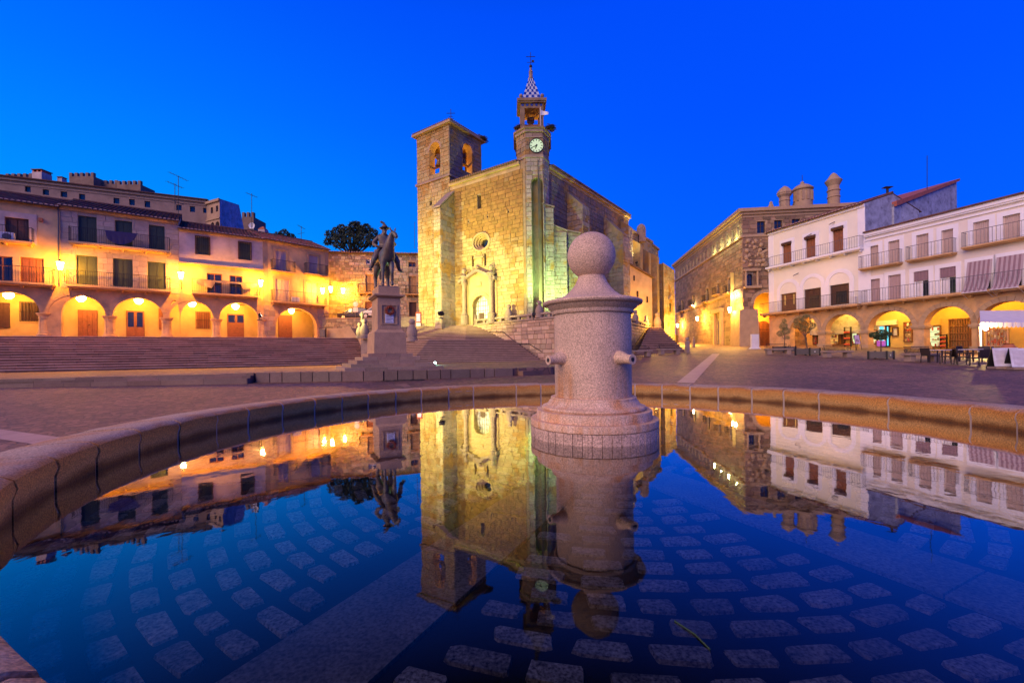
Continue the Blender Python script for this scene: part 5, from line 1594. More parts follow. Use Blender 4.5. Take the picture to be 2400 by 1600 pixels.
m = MB(); s = FR.s(1124, 660); m.ball(FR.pt(ap[0], ap[1] + 0.2, 0.4), 0.2, 10, 8); m.build('pediment_urn', 'grey_stone', portal)
r = FR.rect(1118, 1130, 662, 671); MB().fbox(FR, r[0], r[1], r[2], r[3], P0, P0 + 0.12).build('shield', 'sandstone_lit', portal)
# gate: studded pale door leaves
m = MB(); m.fbox(FR, dr_[0] - 0.1, dr_[1] + 0.1, CH_Z, dr_[3] + 0.05, -0.62, -0.55); gt = m.build('church_door', 'white_paint', portal)
m = MB()
for k in range(1, 7):
    s = dr_[0] + (dr_[1] - dr_[0]) * k / 7; m.fbox(FR, s - 0.02, s + 0.02, CH_Z, dr_[3] - 0.1, -0.56, -0.53)
for k in range(1, 6):
    z = CH_Z + (dr_[3] - CH_Z) * k / 6
    for j in range(12):
        s = dr_[0] + 0.1 + (dr_[1] - dr_[0] - 0.2) * j / 11; m.fbox(FR, s - 0.04, s + 0.04, z - 0.04, z + 0.04, -0.56, -0.50)
m.build('stud', 'iron', gt, kind='stuff')
r = FR.rect(1116, 1128, 732, 758); MB().fbox(FR, r[0], r[1], CH_Z + 0.02, r[3], -0.545, -0.515).build('wicket', 'wood_dark', gt)
# --- buttress between tower and nave
BO = 2.26
sb1 = FR.shift(BO).s(1034, 650); sb0 = FR.shift(BO).s(1018.5, 650)
FB = FR.shift(BO); zb = FB.z(1026, 487); ztb = FR.z(1055, 452)
m = MB(); m.hexa([FR.pt(sb0, CH_Z - .5, BO), FR.pt(sb1, CH_Z - .5, BO), FR.pt(sb1, CH_Z - .5, -.2), FR.pt(sb0, CH_Z - .5, -.2), FR.pt(sb0, zb, BO), FR.pt(sb1, zb, BO), FR.pt(sb1, ztb, -.2), FR.pt(sb0, ztb, -.2)])
bt = m.build('buttress', 'church_mortar', ch)
m = MB(); m.hexa([FR.pt(sb0 - .1, zb, BO + .15), FR.pt(sb1 + .1, zb, BO + .15), FR.pt(sb1 + .1, ztb + .1, -.2), FR.pt(sb0 - .1, ztb + .1, -.2), FR.pt(sb0 - .1, zb + .18, BO + .15), FR.pt(sb1 + .1, zb + .18, BO + .15), FR.pt(sb1 + .1, ztb + .3, -.2), FR.pt(sb0 - .1, ztb + .3, -.2)]); m.build('weathering', 'grey_stone', bt)
ST.courses(FB, sb0, sb1, CH_Z - .4, zb - 0.05, 0.5, 0.8, cs_col((0.45, 0.37, 0.25), 0.2))
FBR = Face(FR.pt(sb1, 0, BO), FR.pt(sb1, 0, 0))
ST.courses(FBR, 0, FBR.L, CH_Z - .4, ztb, 0.5, 0.8, cs_col((0.28, 0.23, 0.2), 0.15), ztop=lambda s: zb + (ztb - zb) * s / FBR.L)  # shaded return of the buttress, shade mixed into its stone tone
# --- clock tower
P = [at(1216.6, 830, 44.7), at(1238, 830, 43.6), at(1277, 830, 43.6), at(1291, 830, 44.9), at(1291, 830, 47.6), at(1216.6, 830, 47.6)]
pl = [(p.x, p.y) for p in P]
CF = Face(P[1], P[2]); CL = Face(P[0], P[1]); CR = Face(P[2], P[3])
zclk = CF.z(1257, 367); zcor = CF.z(1257, 300)
zw = CF.z(1257, 478)
nz = CF.z(1261, 416)
nic = (CF.s(1247.5, 600), CF.s(1275.5, 600), CH_Z - 0.5, nz, 'arch')
m = MB(); wall(m, CF, 0, CF.L, CH_Z - .5, zcor, [nic], 0.55)
wall(m, CL, 0, CL.L, CH_Z - .5, zcor, []); wall(m, CR, 0, CR.L, CH_Z - .5, zcor, [])
for i in (3, 4): wall(m, Face(P[i], P[i + 1]), 0, (P[i + 1] - P[i]).length, CH_Z - .5, zcor, [])
m.poly(CF.pt(nic[0], nic[2], -.55), CF.pt(nic[1], nic[2], -.55), CF.pt(nic[1], nic[3], -.55), CF.pt(nic[0], nic[3], -.55))
ct = m.build('clock_tower', 'church_mortar', ch)
for F in (CF, CL, CR):
    ST.courses(F, 0, F.L, CH_Z - .4, zclk - 0.1, 0.44, 0.75, cs_col((0.38, 0.32, 0.25), 0.12), [nic] if F is CF else [])
    clr = CF.rect(1241, 1273.5, 326, 358)
    ST.courses(F, 0, F.L, zclk + 0.15, zcor - 0.5, 0.44, 0.75, cs_col((0.25, 0.19, 0.13), 0.15), [clr] if F is CF else [])
def offs(pts, k, c=None):
    cx = sum(p[0] for p in pts) / len(pts); cy = sum(p[1] for p in pts) / len(pts)
    return [(cx + (p[0] - cx) * k, cy + (p[1] - cy) * k) for p in pts]
MB().prism(offs(pl, 1.08), zclk - 0.12, zclk + 0.14).build('string_course', 'grey_stone', ct)
MB().prism(offs(pl, 1.05), CF.z(1257, 323), CF.z(1257, 320.5)).build('string_course', 'grey_stone', ct)
MB().prism(offs(pl, 1.10), CF.z(1257, 310), CF.z(1257, 303)).build('cornice', 'grey_stone', ct)
MB().prism(offs(pl, 1.18), CF.z(1257, 303), zcor + 0.05).build('cornice', 'tower_dark', ct)
# clock
cc_ = CF.uv(1257.2, 342); cr = 0.68
m = MB(); N = 40
m.add([CF.pt(cc_[0] + cr * math.cos(2 * math.pi * j / N), cc_[1] + cr * math.sin(2 * math.pi * j / N), 0.06) for j in range(N)] + [CF.pt(cc_[0] + cr * math.cos(2 * math.pi * j / N), cc_[1] + cr * math.sin(2 * math.pi * j / N), -0.02) for j in range(N)], [tuple(range(N))] + [(j, N + j, N + (j + 1) % N, (j + 1) % N) for j in range(N)])
ck = m.build('clock_dial', 'clock_face', ct)
m = MB()
for k in range(12):
    t = 2 * math.pi * k / 12; p = [CF.pt(cc_[0] + cr * f * math.cos(t) + g * math.sin(t), cc_[1] + cr * f * math.sin(t) - g * math.cos(t), 0.065) for f, g in ((0.70, -0.04), (0.70, 0.04), (0.93, 0.04), (0.93, -0.04))]
    m.poly(*p)
m.build('hour_mark', 'black', ck)
m = MB()
for ang, L, w in ((R(252), 0.36, 0.075), (R(203), 0.6, 0.055)):
    d_ = (math.cos(ang), math.sin(ang)); n_ = (-d_[1], d_[0])
    m.poly(*[CF.pt(cc_[0] + d_[0] * f + n_[0] * g, cc_[1] + d_[1] * f + n_[1] * g, 0.08) for f, g in ((-0.12, -w), (L, -w * 0.4), (L, w * 0.4), (-0.12, w))])
m.build('clock_hand', 'black', ck)
m = MB()
for j in range(N):
    t0 = 2 * math.pi * j / N; t1 = 2 * math.pi * (j + 1) / N
    q = [(cc_[0] + f * math.cos(t), cc_[1] + f * math.sin(t)) for f, t in ((cr, t0), (cr + 0.06, t0), (cr + 0.06, t1), (cr, t1))]
    m.hexa([CF.pt(x, z, 0.1) for x, z in q] + [CF.pt(x, z, 0.0) for x, z in q])
m.build('clock_rim', 'iron', ck)
# lantern with bell
LW0, LW1 = at(1226, 830, 44.6), at(1280, 830, 44.6)
lx0, lx1 = LW0.x, LW1.x; ly0, ly1 = 44.35, 46.7
zl1 = CF.z(1257, 243); zl0 = zcor + 0.05
m = MB()
for x in (lx0, lx1 - 0.45):
    for y in (ly0, ly1 - 0.45):
        m.box(x, x + 0.45, y, y + 0.45, zl0, zl1)
m.box(lx0, lx1, ly0, ly1, zl1 - 0.001, CF.z(1257, 232))
lt = m.build('lantern', 'tower_dark', ct)
m = MB()
xm = (lx0 + lx1) / 2
m.box(lx0 - 0.22, lx1 + 0.22, ly0 - 0.22, ly1 + 0.22, CF.z(1257, 232), CF.z(1257, 229)); m.box(lx0 - 0.32, lx1 + 0.32, ly0 - 0.32, ly1 + 0.32, CF.z(1257, 229), CF.z(1257, 223)); m.build('lantern_cornice', 'tower_dark', lt)
for k in range(5):
    x = lx0 + 0.25 + (lx1 - lx0 - 0.5) * k / 4; m = MB(); m.tube([Vector((x, ly0 + 0.02, CF.z(1257, 236))), Vector((x, ly0 - 0.03, CF.z(1257, 236)))], 0.13, 10); m.build('glazed_disc', 'tile_blue', lt)
bell(lt, Vector((xm - 0.08, (ly0 + ly1) / 2, CF.z(1257, 275))), 0.55)
m = MB()
m.box(lx0 + 0.1, lx1 - 0.1, ly0 + 0.3, ly0 + 0.4, CF.z(1257, 281), CF.z(1257, 279)); 
m.tube([Vector((lx0 + 0.3, ly0 + 0.6, zl1 - 0.1)), Vector((xm, ly0 + 0.9, zl1 - 0.75))], 0.05, 6); m.tube([Vector((lx1 - 0.3, ly0 + 0.6, zl1 - 0.1)), Vector((xm, ly0 + 0.9, zl1 - 0.75))], 0.05, 6)
m.build('beam', 'wood_gate', lt)
plight((xm, ly1 - 0.7, zl0 + 0.25), 450, (1.0, 0.5, 0.05), 0.15, ch)
# chequered tile pyramid
YC_ = (ly0 + ly1) / 2
zb0 = CF.z(1257, 223); zb1 = at(1247, 187, YC_).z; w0 = (lx1 - lx0) * 0.43; w1 = 0.24; yc = (ly0 + ly1) / 2
tiles = {'tile_white': MB(), 'tile_blue': MB()}
nr_ = 8; nc = 6
for f in range(4):
    ca, sa = math.cos(f * math.pi / 2), math.sin(f * math.pi / 2)
    for i in range(nr_):
        for j in range(nc):
            q = []
            for (ii, jj) in ((i, j), (i, j + 1), (i + 1, j + 1), (i + 1, j)):
                w = w0 + (w1 - w0) * ii / nr_; z = zb0 + (zb1 - zb0) * ii / nr_
                lx = -w + 2 * w * jj / nc; ly = -w
                q.append((xm + lx * ca - ly * sa, yc + lx * sa + ly * ca, z))
            tiles['tile_white' if (i + j) % 2 else 'tile_blue'].poly(*q)
sp_ = tiles['tile_white'].build('tile_spire', 'tile_white', lt); tiles['tile_blue'].build('blue_tile', 'tile_blue', sp_, kind='stuff')
zf = at(1247, 155, YC_).z
m = MB().lathe([(0.3, zb1), (0.3, zb1 + 0.12), (0.2, zb1 + 0.18), (0.2, zb1 + 0.75), (0.24, zb1 + 0.8), (0.15, zb1 + 0.9), (0.13, zf - 0.35), (0.06, zf)], (xm, yc), 8); m.build('finial', 'grey_stone', sp_)
m = MB(); m.ball((xm, yc, zf - 0.05), 0.17, 10, 8)
q = Vector((xm, yc, zf)); m.tube([q, q + Vector((0, 0, 1.45))], 0.03, 6); m.tube([q + Vector((-.48, 0, .98)), q + Vector((.48, 0, .98))], 0.03, 6); m.tube([q + Vector((-.4, 0, .38)), q + Vector((.4, 0, .38))], 0.02, 6); m.box(xm + .1, xm + .36, yc - .02, yc + .02, zf + .4, zf + .62)
m.build('weather_cross', 'iron', sp_)
for x in (lx0 + 0.1, lx1 - 0.1):
    m = MB(); m.ball((x, ly0 + 0.1, CF.z(1257, 213)), 0.2, 10, 8); m.tube([Vector((x, ly0 + .1, CF.z(1257, 223))), Vector((x, ly0 + .1, CF.z(1257, 216)))], 0.1, 8); m.build('corner_ball', 'grey_stone', lt, smooth=True)
# flag
m = MB(); fx = lx1 - 0.3; m.tube([Vector((fx, ly0 - .1, zl0 + .1)), Vector((fx, ly0 - .1, CF.z(1257, 243)))], 0.03, 6); fp_ = m.build('flag_pole', 'white_paint', lt)
m = MB(); zt = CF.z(1257, 249)
for i in range(6):
    t = i / 5
    for j in range(3): m.v.append(Vector((fx + 0.03 + 0.75 * t, ly0 - .1 + 0.06 * math.sin(t * 5), zt - 0.28 * t - (0.55 - 0.3 * t) * j / 2)))
for i in range(5):
    for j in range(2): m.f.append((i * 3 + j, i * 3 + j + 1, (i + 1) * 3 + j + 1, (i + 1) * 3 + j)); m.c.append(None)
o = m.build('flag', 'white_paint', lt)
for (x, lab) in ((1218, 'stork nest on the left ledge of the clock tower below the lantern'), (1290, 'stork nest on the right ledge of the clock tower below the lantern')):
    p = at(x, 303, 44.9); nest(p, 0.55, lab)
random.seed(22)
# --- stepped buttresses on the right of the clock tower and along the flank
def butt(px_l, px_r, Yl, ytop_l, ytop_r, depth=2.5, base=(0.34, 0.28, 0.22), slope=0.6):
    a = at(px_l, 830, Yl); F = Face(a, at(px_r, 830, Yl + 0.15))
    z0_ = F.z(px_l, ytop_l); z1_ = F.z(px_r, ytop_r)
    m = MB(); m.hexa([F.pt(0, CH_Z - .5, 0), F.pt(F.L, CH_Z - .5, 0), F.pt(F.L, CH_Z - .5, -depth), F.pt(0, CH_Z - .5, -depth), F.pt(0, z0_, 0), F.pt(F.L, z1_, 0), F.pt(F.L, z1_ + slope, -depth), F.pt(0, z0_ + slope, -depth)])
    o = m.build('buttress', 'church_mortar', ch)
    ST.courses(F, 0, F.L, CH_Z - .4, max(z0_, z1_), 0.46, 0.75, cs_col(base, 0.15), ztop=lambda s: z0_ + (z1_ - z0_) * s / F.L)
    e = Face(F.pt(F.L, 0), F.pt(F.L, 0, -depth)); ST.courses(e, 0, depth, CH_Z - .4, z1_, 0.46, 0.75, cs_col(base, 0.15))
    m = MB(); m.hexa([F.pt(-.1, z0_, .12), F.pt(F.L + .1, z1_, .12), F.pt(F.L + .1, z1_ + slope, -depth), F.pt(-.1, z0_ + slope, -depth), F.pt(-.1, z0_ + .15, .12), F.pt(F.L + .1, z1_ + .15, .12), F.pt(F.L + .1, z1_ + slope + .15, -depth), F.pt(-.1, z0_ + slope + .15, -depth)]); m.build('weathering', 'grey_stone', o)
    return F
butt(1276, 1301, 44.0, 479, 487, 3.0, (0.36, 0.31, 0.23))
butt(1301, 1331, 44.6, 529, 543, 3.2, (0.36, 0.31, 0.23))
butt(1331, 1362, 46.0, 541, 548, 3.0, (0.36, 0.31, 0.22))
def sbutt(pxs, out, ytop_in, ytop_out, w=1.6):
    s = SD.s(pxs, 650); z1_ = SD.z(pxs, ytop_in); F2_ = SD.shift(out)
    z0_ = z1_ - out * 1.1
    m = MB(); m.hexa([SD.pt(s, CH_Z - .5, out), SD.pt(s + w, CH_Z - .5, out), SD.pt(s + w, CH_Z - .5, -.2), SD.pt(s, CH_Z - .5, -.2), SD.pt(s, z0_, out), SD.pt(s + w, z0_, out), SD.pt(s + w, z1_, -.2), SD.pt(s, z1_, -.2)])
    m.build('buttress', 'church_mortar', ch)
    L = Face(SD.pt(s, 0, 0), SD.pt(s, 0, out))
    ST.courses(L, 0, out, CH_Z, z1_, 0.5, 0.8, cs_col((0.27, 0.22, 0.19), 0.15), ztop=lambda q: z1_ + (z0_ - z1_) * q / out)
    ST.courses(F2_, s, s + w, CH_Z, z0_, 0.5, 0.8, cs_col((0.33, 0.27, 0.21), 0.25))
sbutt(1331, 1.9, 446, 480); sbutt(1416, 2.6, 505, 540, 2.2); sbutt(1455, 1.2, 512, 520, 1.4)
# --- choir and apse beyond
AF = sd_face(1473, SD.pt(SDEND, 0).y + 0.4, 14)
zA = AF.z(1500, 551)
sa1 = AF.s(1528, 650)
m = MB(); wall(m, AF, 0, sa1, CH_Z - .5, zA, [])
q0 = AF.pt(sa1, 0); q1 = at(1545, 830, q0.y + 3.5); q2 = at(1546, 830, q0.y + 9)
A2 = Face(q0, q1); wall(m, A2, 0, A2.L, CH_Z - .5, zA - 0.4, []); A3 = Face(q1, q2); wall(m, A3, 0, A3.L, CH_Z - .5, zA - 0.4, [])
m.poly(AF.pt(0, zA), AF.pt(sa1, zA), (q1.x, q1.y, zA - .4), (q2.x, q2.y, zA - .4), (q2.x - 8, q2.y + 4, zA))
ap_ = m.build('apse', 'church_mortar', ch)
ST.courses(AF, 0, sa1, CH_Z, zA - .3, 0.5, 0.8, cs_col((0.32, 0.27, 0.2), 0.25)); ST.courses(A2, 0, A2.L, CH_Z, zA - .7, 0.5, 0.8, cs_col((0.30, 0.25, 0.19), 0.2))
m = MB(); m.fbox(AF, 0, sa1, zA - .25, zA + .05, 0, .3); m.fbox(A2, 0, A2.L, zA - .65, zA - .35, 0, .3); m.build('cornice', 'grey_stone', ap_)
for x, yt in ((1480, 560), (1500, 580), (1520, 590)):
    s = AF.s(x, 650); z1_ = AF.z(x, yt); m = MB(); m.hexa([AF.pt(s, CH_Z, 1.4), AF.pt(s + 1, CH_Z, 1.4), AF.pt(s + 1, CH_Z, 0), AF.pt(s, CH_Z, 0), AF.pt(s, z1_ - 1, 1.4), AF.pt(s + 1, z1_ - 1, 1.4), AF.pt(s + 1, z1_, 0), AF.pt(s, z1_, 0)]); m.build('buttress', 'church_mortar', ap_)
p = at(1503, 545, 66); MB().lathe([(0.7, p.z - 1.5), (0.7, p.z + 0.6), (0.55, p.z + 1.0), (0.2, p.z + 1.3)], (p.x, p.y), 8).build('turret', 'grey_stone', ap_)
# lower round tower and lit chapel at the far end
m = MB(); e0 = at(1541, 830, 71); e1 = at(1554, 830, 70.5); E1 = Face(e0, e1); z_ = E1.z(1548, 618); wall(m, E1, 0, E1.L, CH_Z - 1, z_)
e2 = at(1557, 830, 69.5); e3 = at(1583, 830, 73); E2 = Face(e2, e3); z2_ = E2.z(1565, 620); z3_ = E2.z(1582, 634)
m.poly(E2.pt(0, CH_Z - 1.5), E2.pt(E2.L, CH_Z - 1.5), E2.pt(E2.L, z3_), E2.pt(0, z2_)); wall(m, Face(e1, e2), 0, (e2 - e1).length, CH_Z - 1, z_)
e4 = e3 + Vector((0.6, 6, 0)); wall(m, Face(e3, e4), 0, 6, CH_Z - 1.5, z3_)
cpl = m.build('chapel', 'sandstone_lit', ch)
ST.courses(E2, 0, E2.L, CH_Z - 1.4, z2_, 0.5, 0.8, vary((0.42, 0.35, 0.22), 0.18), ztop=lambda s: z2_ + (z3_ - z2_) * s / E2.L)
ST.courses(E1, 0, E1.L, CH_Z - 1, z_, 0.5, 0.7, vary((0.26, 0.2, 0.15), 0.2))
r = E2.rect(1568, 1572, 711, 731); MB().fbox(E2, r[0], r[1], r[2], r[3], 0.03, 0.08).build('slit_window', 'black', cpl)
m = MB(); m.add([E2.pt(r[0] - .5, r[3] + .6, .35), E2.pt((r[0] + r[1]) / 2, r[3] + 1.5, .35), E2.pt(r[1] + .5, r[3] + .6, .35), E2.pt(r[0] - .5, r[3] + .6, 0), E2.pt((r[0] + r[1]) / 2, r[3] + 1.5, 0), E2.pt(r[1] + .5, r[3] + .6, 0)], [(0, 1, 4, 3), (1, 2, 5, 4), (0, 2, 1)]); m.build('hood', 'sandstone_lit', cpl)
# sacristy lean-to, plastered
sa = at(1452, 830, 57.5); sb_ = at(1530, 830, 61.0); SF2 = Face(sa, sb_)
za = SF2.z(1455, 607); zb_ = SF2.z(1528, 652)
m = MB(); m.hexa([SF2.pt(0, CH_Z - .5, 0), SF2.pt(SF2.L, CH_Z - .5, 0), SF2.pt(SF2.L, CH_Z - .5, -7), SF2.pt(0, CH_Z - .5, -7), SF2.pt(0, za, 0), SF2.pt(SF2.L, zb_, 0), SF2.pt(SF2.L, zb_, -7), SF2.pt(0, za, -7)])
sc_ = m.build('sacristy', 'plaster_warm', ch)
m = MB(); m.hexa([SF2.pt(-.2, za, .35), SF2.pt(SF2.L + .25, zb_, .35), SF2.pt(SF2.L + .25, zb_, -7), SF2.pt(-.2, za, -7), SF2.pt(-.2, za + .18, .35), SF2.pt(SF2.L + .25, zb_ + .18, .35), SF2.pt(SF2.L + .25, zb_ + .18, -7), SF2.pt(-.2, za + .18, -7)]); m.build('lean_to_roof', 'tile_plain', sc_)
for (x0, x1, y0, y1) in ((1455.5, 1461, 644, 656), (1484.5, 1487, 646, 658), (1492, 1495.5, 682, 696), (1515, 1518, 695, 709)):
    r = SF2.rect(x0, x1, y0, y1); window(sc_, SF2, r, 'glass', 'wood_dark', rec=-0.06)
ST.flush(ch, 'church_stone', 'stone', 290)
# red info pillar by the tower
p = FR.pt(FR.s(1024, 750), CH_Z, 2.9); ip = thing('info_pillar', 'slim red information pillar at the foot of the bell tower', 'sign', tuple(p))
MB().box(p.x - .3, p.x + .3, p.y - .15, p.y + .15, p.z + 0.02, p.z + 1.6).build('panel', 'goods_red', ip, bevel=.03); MB().box(p.x - .25, p.x + .25, p.y - .17, p.y + .13, p.z, p.z + .35).build('foot', 'white_paint', ip)
MB().box(p.x - .22, p.x + .22, p.y - .17, p.y - .152, p.z + .5, p.z + 1.4).build('notice', 'poster', ip)

# ------------------------------------------------------------------ floodlights of the church (real fixtures)
def flood(loc, target, watts, col, lab, ang=80, glow='lamp_white', group='floodlights around the church', rad=0.2, blend=0.8):
    loc = Vector(loc); t = thing('floodlight', lab, 'floodlight', tuple(loc), group)
    d = (Vector(target) - loc).normalized()
    m = MB(); m.box(loc.x - .2, loc.x + .2, loc.y - .12, loc.y + .12, loc.z, loc.z + .06); m.tube([loc, loc + Vector((0, 0, .35))], .035, 6); m.build('stand', 'iron', t)
    h = loc + Vector((0, 0, .45)); u = d.cross(Vector((0, 0, 1))).normalized(); v = u.cross(d)
    m = MB(); m.hexa([h - u * .24 - v * .16 - d * .1, h + u * .24 - v * .16 - d * .1, h + u * .24 + v * .16 - d * .1, h - u * .24 + v * .16 - d * .1, h - u * .28 - v * .2 + d * .1, h + u * .28 - v * .2 + d * .1, h + u * .28 + v * .2 + d * .1, h - u * .28 + v * .2 + d * .1]); m.build('housing', 'iron', t)
    m = MB(); e = h + d * .11; m.poly(e - u * .24 - v * .16, e + u * .24 - v * .16, e + u * .24 + v * .16, e - u * .24 + v * .16); m.build('lens', glow, t)
    slight(h + d * .2, target, watts, col, ang, blend, rad, t)
    return t
WARM = (1.0, 0.88, 0.22)
p = FR.pt(2.0, CH_Z, 13.0)
flood((p.x - 6, p.y - 1.5, LAND + 1.2), FR.pt(4.0, 11.0), 28000, (1.0, 0.94, 0.24), 'floodlight on the landing left of the statue, aimed at the bell tower', 60)
p = FR.pt(12.0, CH_Z, 8.5)
flood(p, FR.pt(10.5, 11.0), 9000, WARM, 'floodlight on the church terrace aimed at the portal wall', 110)
p = FR.pt(14.2, CH_Z, 3.2)
flood((CF.pt(0.6, 0, 2.4).x, CF.pt(0.6, 0, 2.4).y, CH_Z + 0.02), CF.pt(0.7, CH_Z + 9), 3800, (0.40, 1.0, 0.30), 'green-tinted floodlight at the foot of the clock tower', 95, 'lamp_green')
p = CF.pt(3.2, CH_Z, 3.0); flood((p.x, p.y, CH_Z + 0.02), CF.pt(2.8, CH_Z + 5), 3800, (0.66, 1.0, 0.30), 'floodlight on the terrace right of the clock tower', 120, 'lamp_green')
p = SF2.pt(-2.0, CH_Z, 1.6); plight((p.x, p.y, CH_Z + 2.6), 2500, (1.0, 0.38, 0.02), .2, ch)
p = SF2.pt(3.0, CH_Z, 3.5); plight((p.x, p.y, CH_Z + 1.2), 2200, (1.0, 0.50, 0.06), .2, ch)
q = AF.pt(-1.0, 0, 1.8); zz_ = AF.z(1476, 632); flood((q.x, q.y, zz_), SD.pt(SDEND - 1, zN - 3), 3000, (1.0, .8, .3), 'floodlight on the sacristy roof aimed at the nave corner', 120)
q = E2.pt(1.0, CH_Z - 1.0, 2.4); plight((q.x, q.y, CH_Z + 0.2), 2600, (1.0, 0.62, 0.07), .2, ch)
# ------------------------------------------------------------------ right side: white house and its neighbour
def depR(x): return 57.5 * (1804 - 870) / (x - 870)
RF = Face.px(1804, 57.5, 2540, depR(2540))
sW0, sW1, sP1 = 0.0, RF.s(2030, 700), RF.s(2520, 700)
AR = 4.2
RI = RF.shift(-AR)
def gf(s): p = RF.pt(s, 0); return gz(p.x, p.y) + 0.02
def arch_px(x0, x1, yc):
    a = RF.s(x0, 780); b = RF.s(x1, 780); zt = RF.z((x0 + x1) / 2, yc)
    return (a, b, 1.0, zt, 'arch', (b - a) / 2 * 0.98)
RA = [arch_px(1851, 1918, 742), arch_px(1934, 2018, 736), arch_px(2034, 2140, 727.5), arch_px(2166, 2277, 717.6), arch_px(2291, 2440, 705)]

wh = thing('white_house', 'white plastered house with long iron balconies and brown doors over arcades', 'house', tuple(RF.pt(sW1 / 2, gf(sW1 / 2))), 'arcaded houses on the right')
zW = RF.z(1915, 511)
WU = [RF.rect(1835, 1855, 568, 617), RF.rect(1889, 1911.6, 553, 603), RF.rect(1952, 1977, 532, 589)]
WM = [RF.rect(1830, 1866, 687, 730), RF.rect(1884.5, 1924, 676, 723), RF.rect(1945, 1990, 666, 714)]
zsp = RF.z(1915, 724)
m = MB(); wall(m, RF, sW0, sW1, zsp, zW, WU + WM, 0.3); m.build('wall', 'plaster_white', wh)
m = MB(); wall(m, RF, sW0, sW1, 1.0, zsp - 0.002, RA[:2] , 0.9)
m2 = MB(); wall(m2, RF, sW0, sW1, 1.0, zsp - 0.002, RA[:2], 0, -0.9); m2.f = [f[::-1] for f in m2.f]; m.add(m2.v, m2.f)
m.build('arcade_wall', 'arcade_stone', wh)
DW = 9.0
ro, zr = tile_roof(wh, RF, sW0, sW1, zW, DW, 18, 0.45, w=0.36, base=(0.24, 0.09, 0.07), oL=0.2, oR=0.02)
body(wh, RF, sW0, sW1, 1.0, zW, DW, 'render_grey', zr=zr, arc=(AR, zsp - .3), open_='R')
m = MB(); m.fbox(RF, sW0, sW1, zW - 0.35, zW - 0.05, 0, 0.2); m.build('cornice', 'trim_white', wh)
for s in (sW0, sW1 - 0.75): MB().fbox(RF, s, s + 0.75, zsp, zW - 0.35, -0.01, 0.035).build('corner_strip', 'trim_white', wh)
for w in WU:
    o = window(wh, RF, w, 'plank', 'wood_red', leaves=2, trim='trim_white', tw=0.42)
    m = MB(); m.tube([RF.pt(w[0] - .05, w[3] - .15, .1), RF.pt(w[1] + .05, w[3] - .15, .1)], 0.2, 8); m.build('blind_roll', 'wood_dark', o)
for i, w in enumerate(WM):
    o = window(wh, RF, w, 'plank', 'wood_dark' if i else 'wood_gate', leaves=2, rec=0.2)
    a, b, c, d = w; mid = (a + b) / 2; hw = (b - a) / 2 + 0.1; rz = hw * 0.95
    yt = (654, 641.5, 630)[i]; xm_ = (1847, 1904, 1968)[i]; zt = RF.z(xm_, yt); zs_ = zt - rz
    m = MB(); N = 16
    for e0, e1 in ((0.0, 0.42),):
        for k in range(N):
            t0, t1 = math.pi * k / N, math.pi * (k + 1) / N
            q = [(mid - (hw + e) * math.cos(t), zs_ - 0.42 + (rz + e) * math.sin(t)) for t, e in ((t0, e0), (t1, e0), (t1, e1), (t0, e1))]
            m.hexa([RF.pt(x, z, 0.06) for x, z in (q[0], q[3], q[2], q[1])] + [RF.pt(x, z, -0.01) for x, z in (q[0], q[3], q[2], q[1])])
        m.f = [f[::-1] for f in m.f]
        m.fbox(RF, mid - hw - e1, mid - hw - e0, c, zs_ - 0.42, -0.01, 0.06); m.fbox(RF, mid + hw + e0, mid + hw + e1, c, zs_ - 0.42, -0.01, 0.06)
    m.build('arched_surround', 'trim_white', o)
    if i:
        r2 = (a + (b - a) * .28, b - (b - a) * .18, c + .2, c + (d - c) * .66); m = MB()
        m.fbox(RF, r2[0], r2[1], r2[2], r2[3], -0.2, -0.175); m.build('pane', 'glass', o)
    else:
        for t in (.22, .8):
            s = a + (b - a) * t; MB().fbox(RF, s - .04, s + .04, c + .9, d - .2, -.19, -.17).build('light_gap', 'shop_glow', o)
s0, z0_ = RF.uv(1806, 627); s1, z1_ = RF.uv(2028, 580)
balcony(wh, RF, 0.1, sW1 - .1, (z0_ + z1_) / 2, 1.25, 0.75, th=0.2, slabm='trim_white', railm='iron_grey', step=0.26)
s0, z0_ = RF.uv(1806, 733); s1, z1_ = RF.uv(2022, 713)
balcony(wh, RF, -0.7, sW1 - .3, (z0_ + z1_) / 2, 1.35, 0.95, th=0.22, step=0.17)
zb1 = (z0_ + z1_) / 2
o = wh
r = RF.rect(2001, 2012, 700, 712); MB().fbox(RF, r[0], r[1], zb1, zb1 + .85, .25, .6).build('air_conditioner', 'white_paint', wh, bevel=.02)
for x, y in ((1902, 548), (1956, 520), (1871, 640)):
    s, z = RF.uv(x, y); m = MB(); m.tube([RF.pt(s, z, 0), RF.pt(s - .1, z - .35, .75)], .05, 6); m.build('water_spout', 'iron_grey', wh)

ph = thing('balcony_house', 'cream house with striped blinds, awnings and iron balconies at the right edge', 'house', tuple(RF.pt((sW1 + sP1) / 2, gf((sW1 + sP1) / 2))), 'arcaded houses on the right')
zP = RF.z(2200, 504)
PU = [RF.rect(2036, 2059.5, 576, 627), RF.rect(2082.5, 2109, 564, 616), RF.rect(2148, 2177, 549, 603), RF.rect(2207, 2234.7, 538, 594), RF.rect(2281.5, 2319, 518, 580), RF.rect(2351, 2392, 503, 568)]
PM = [RF.rect(2036, 2063, 654, 709), RF.rect(2082.5, 2112, 644, 703), RF.rect(2142, 2177, 635, 696), RF.rect(2203, 2241, 626, 690), RF.rect(2274, 2322, 612, 683), RF.rect(2343, 2396, 600, 675)]
zsp2 = RF.z(2200, 696)
m = MB(); wall(m, RF, sW1 + .004, sP1, zsp2, zP, PU + PM, 0.3); m.build('wall', 'plaster_cream', ph)
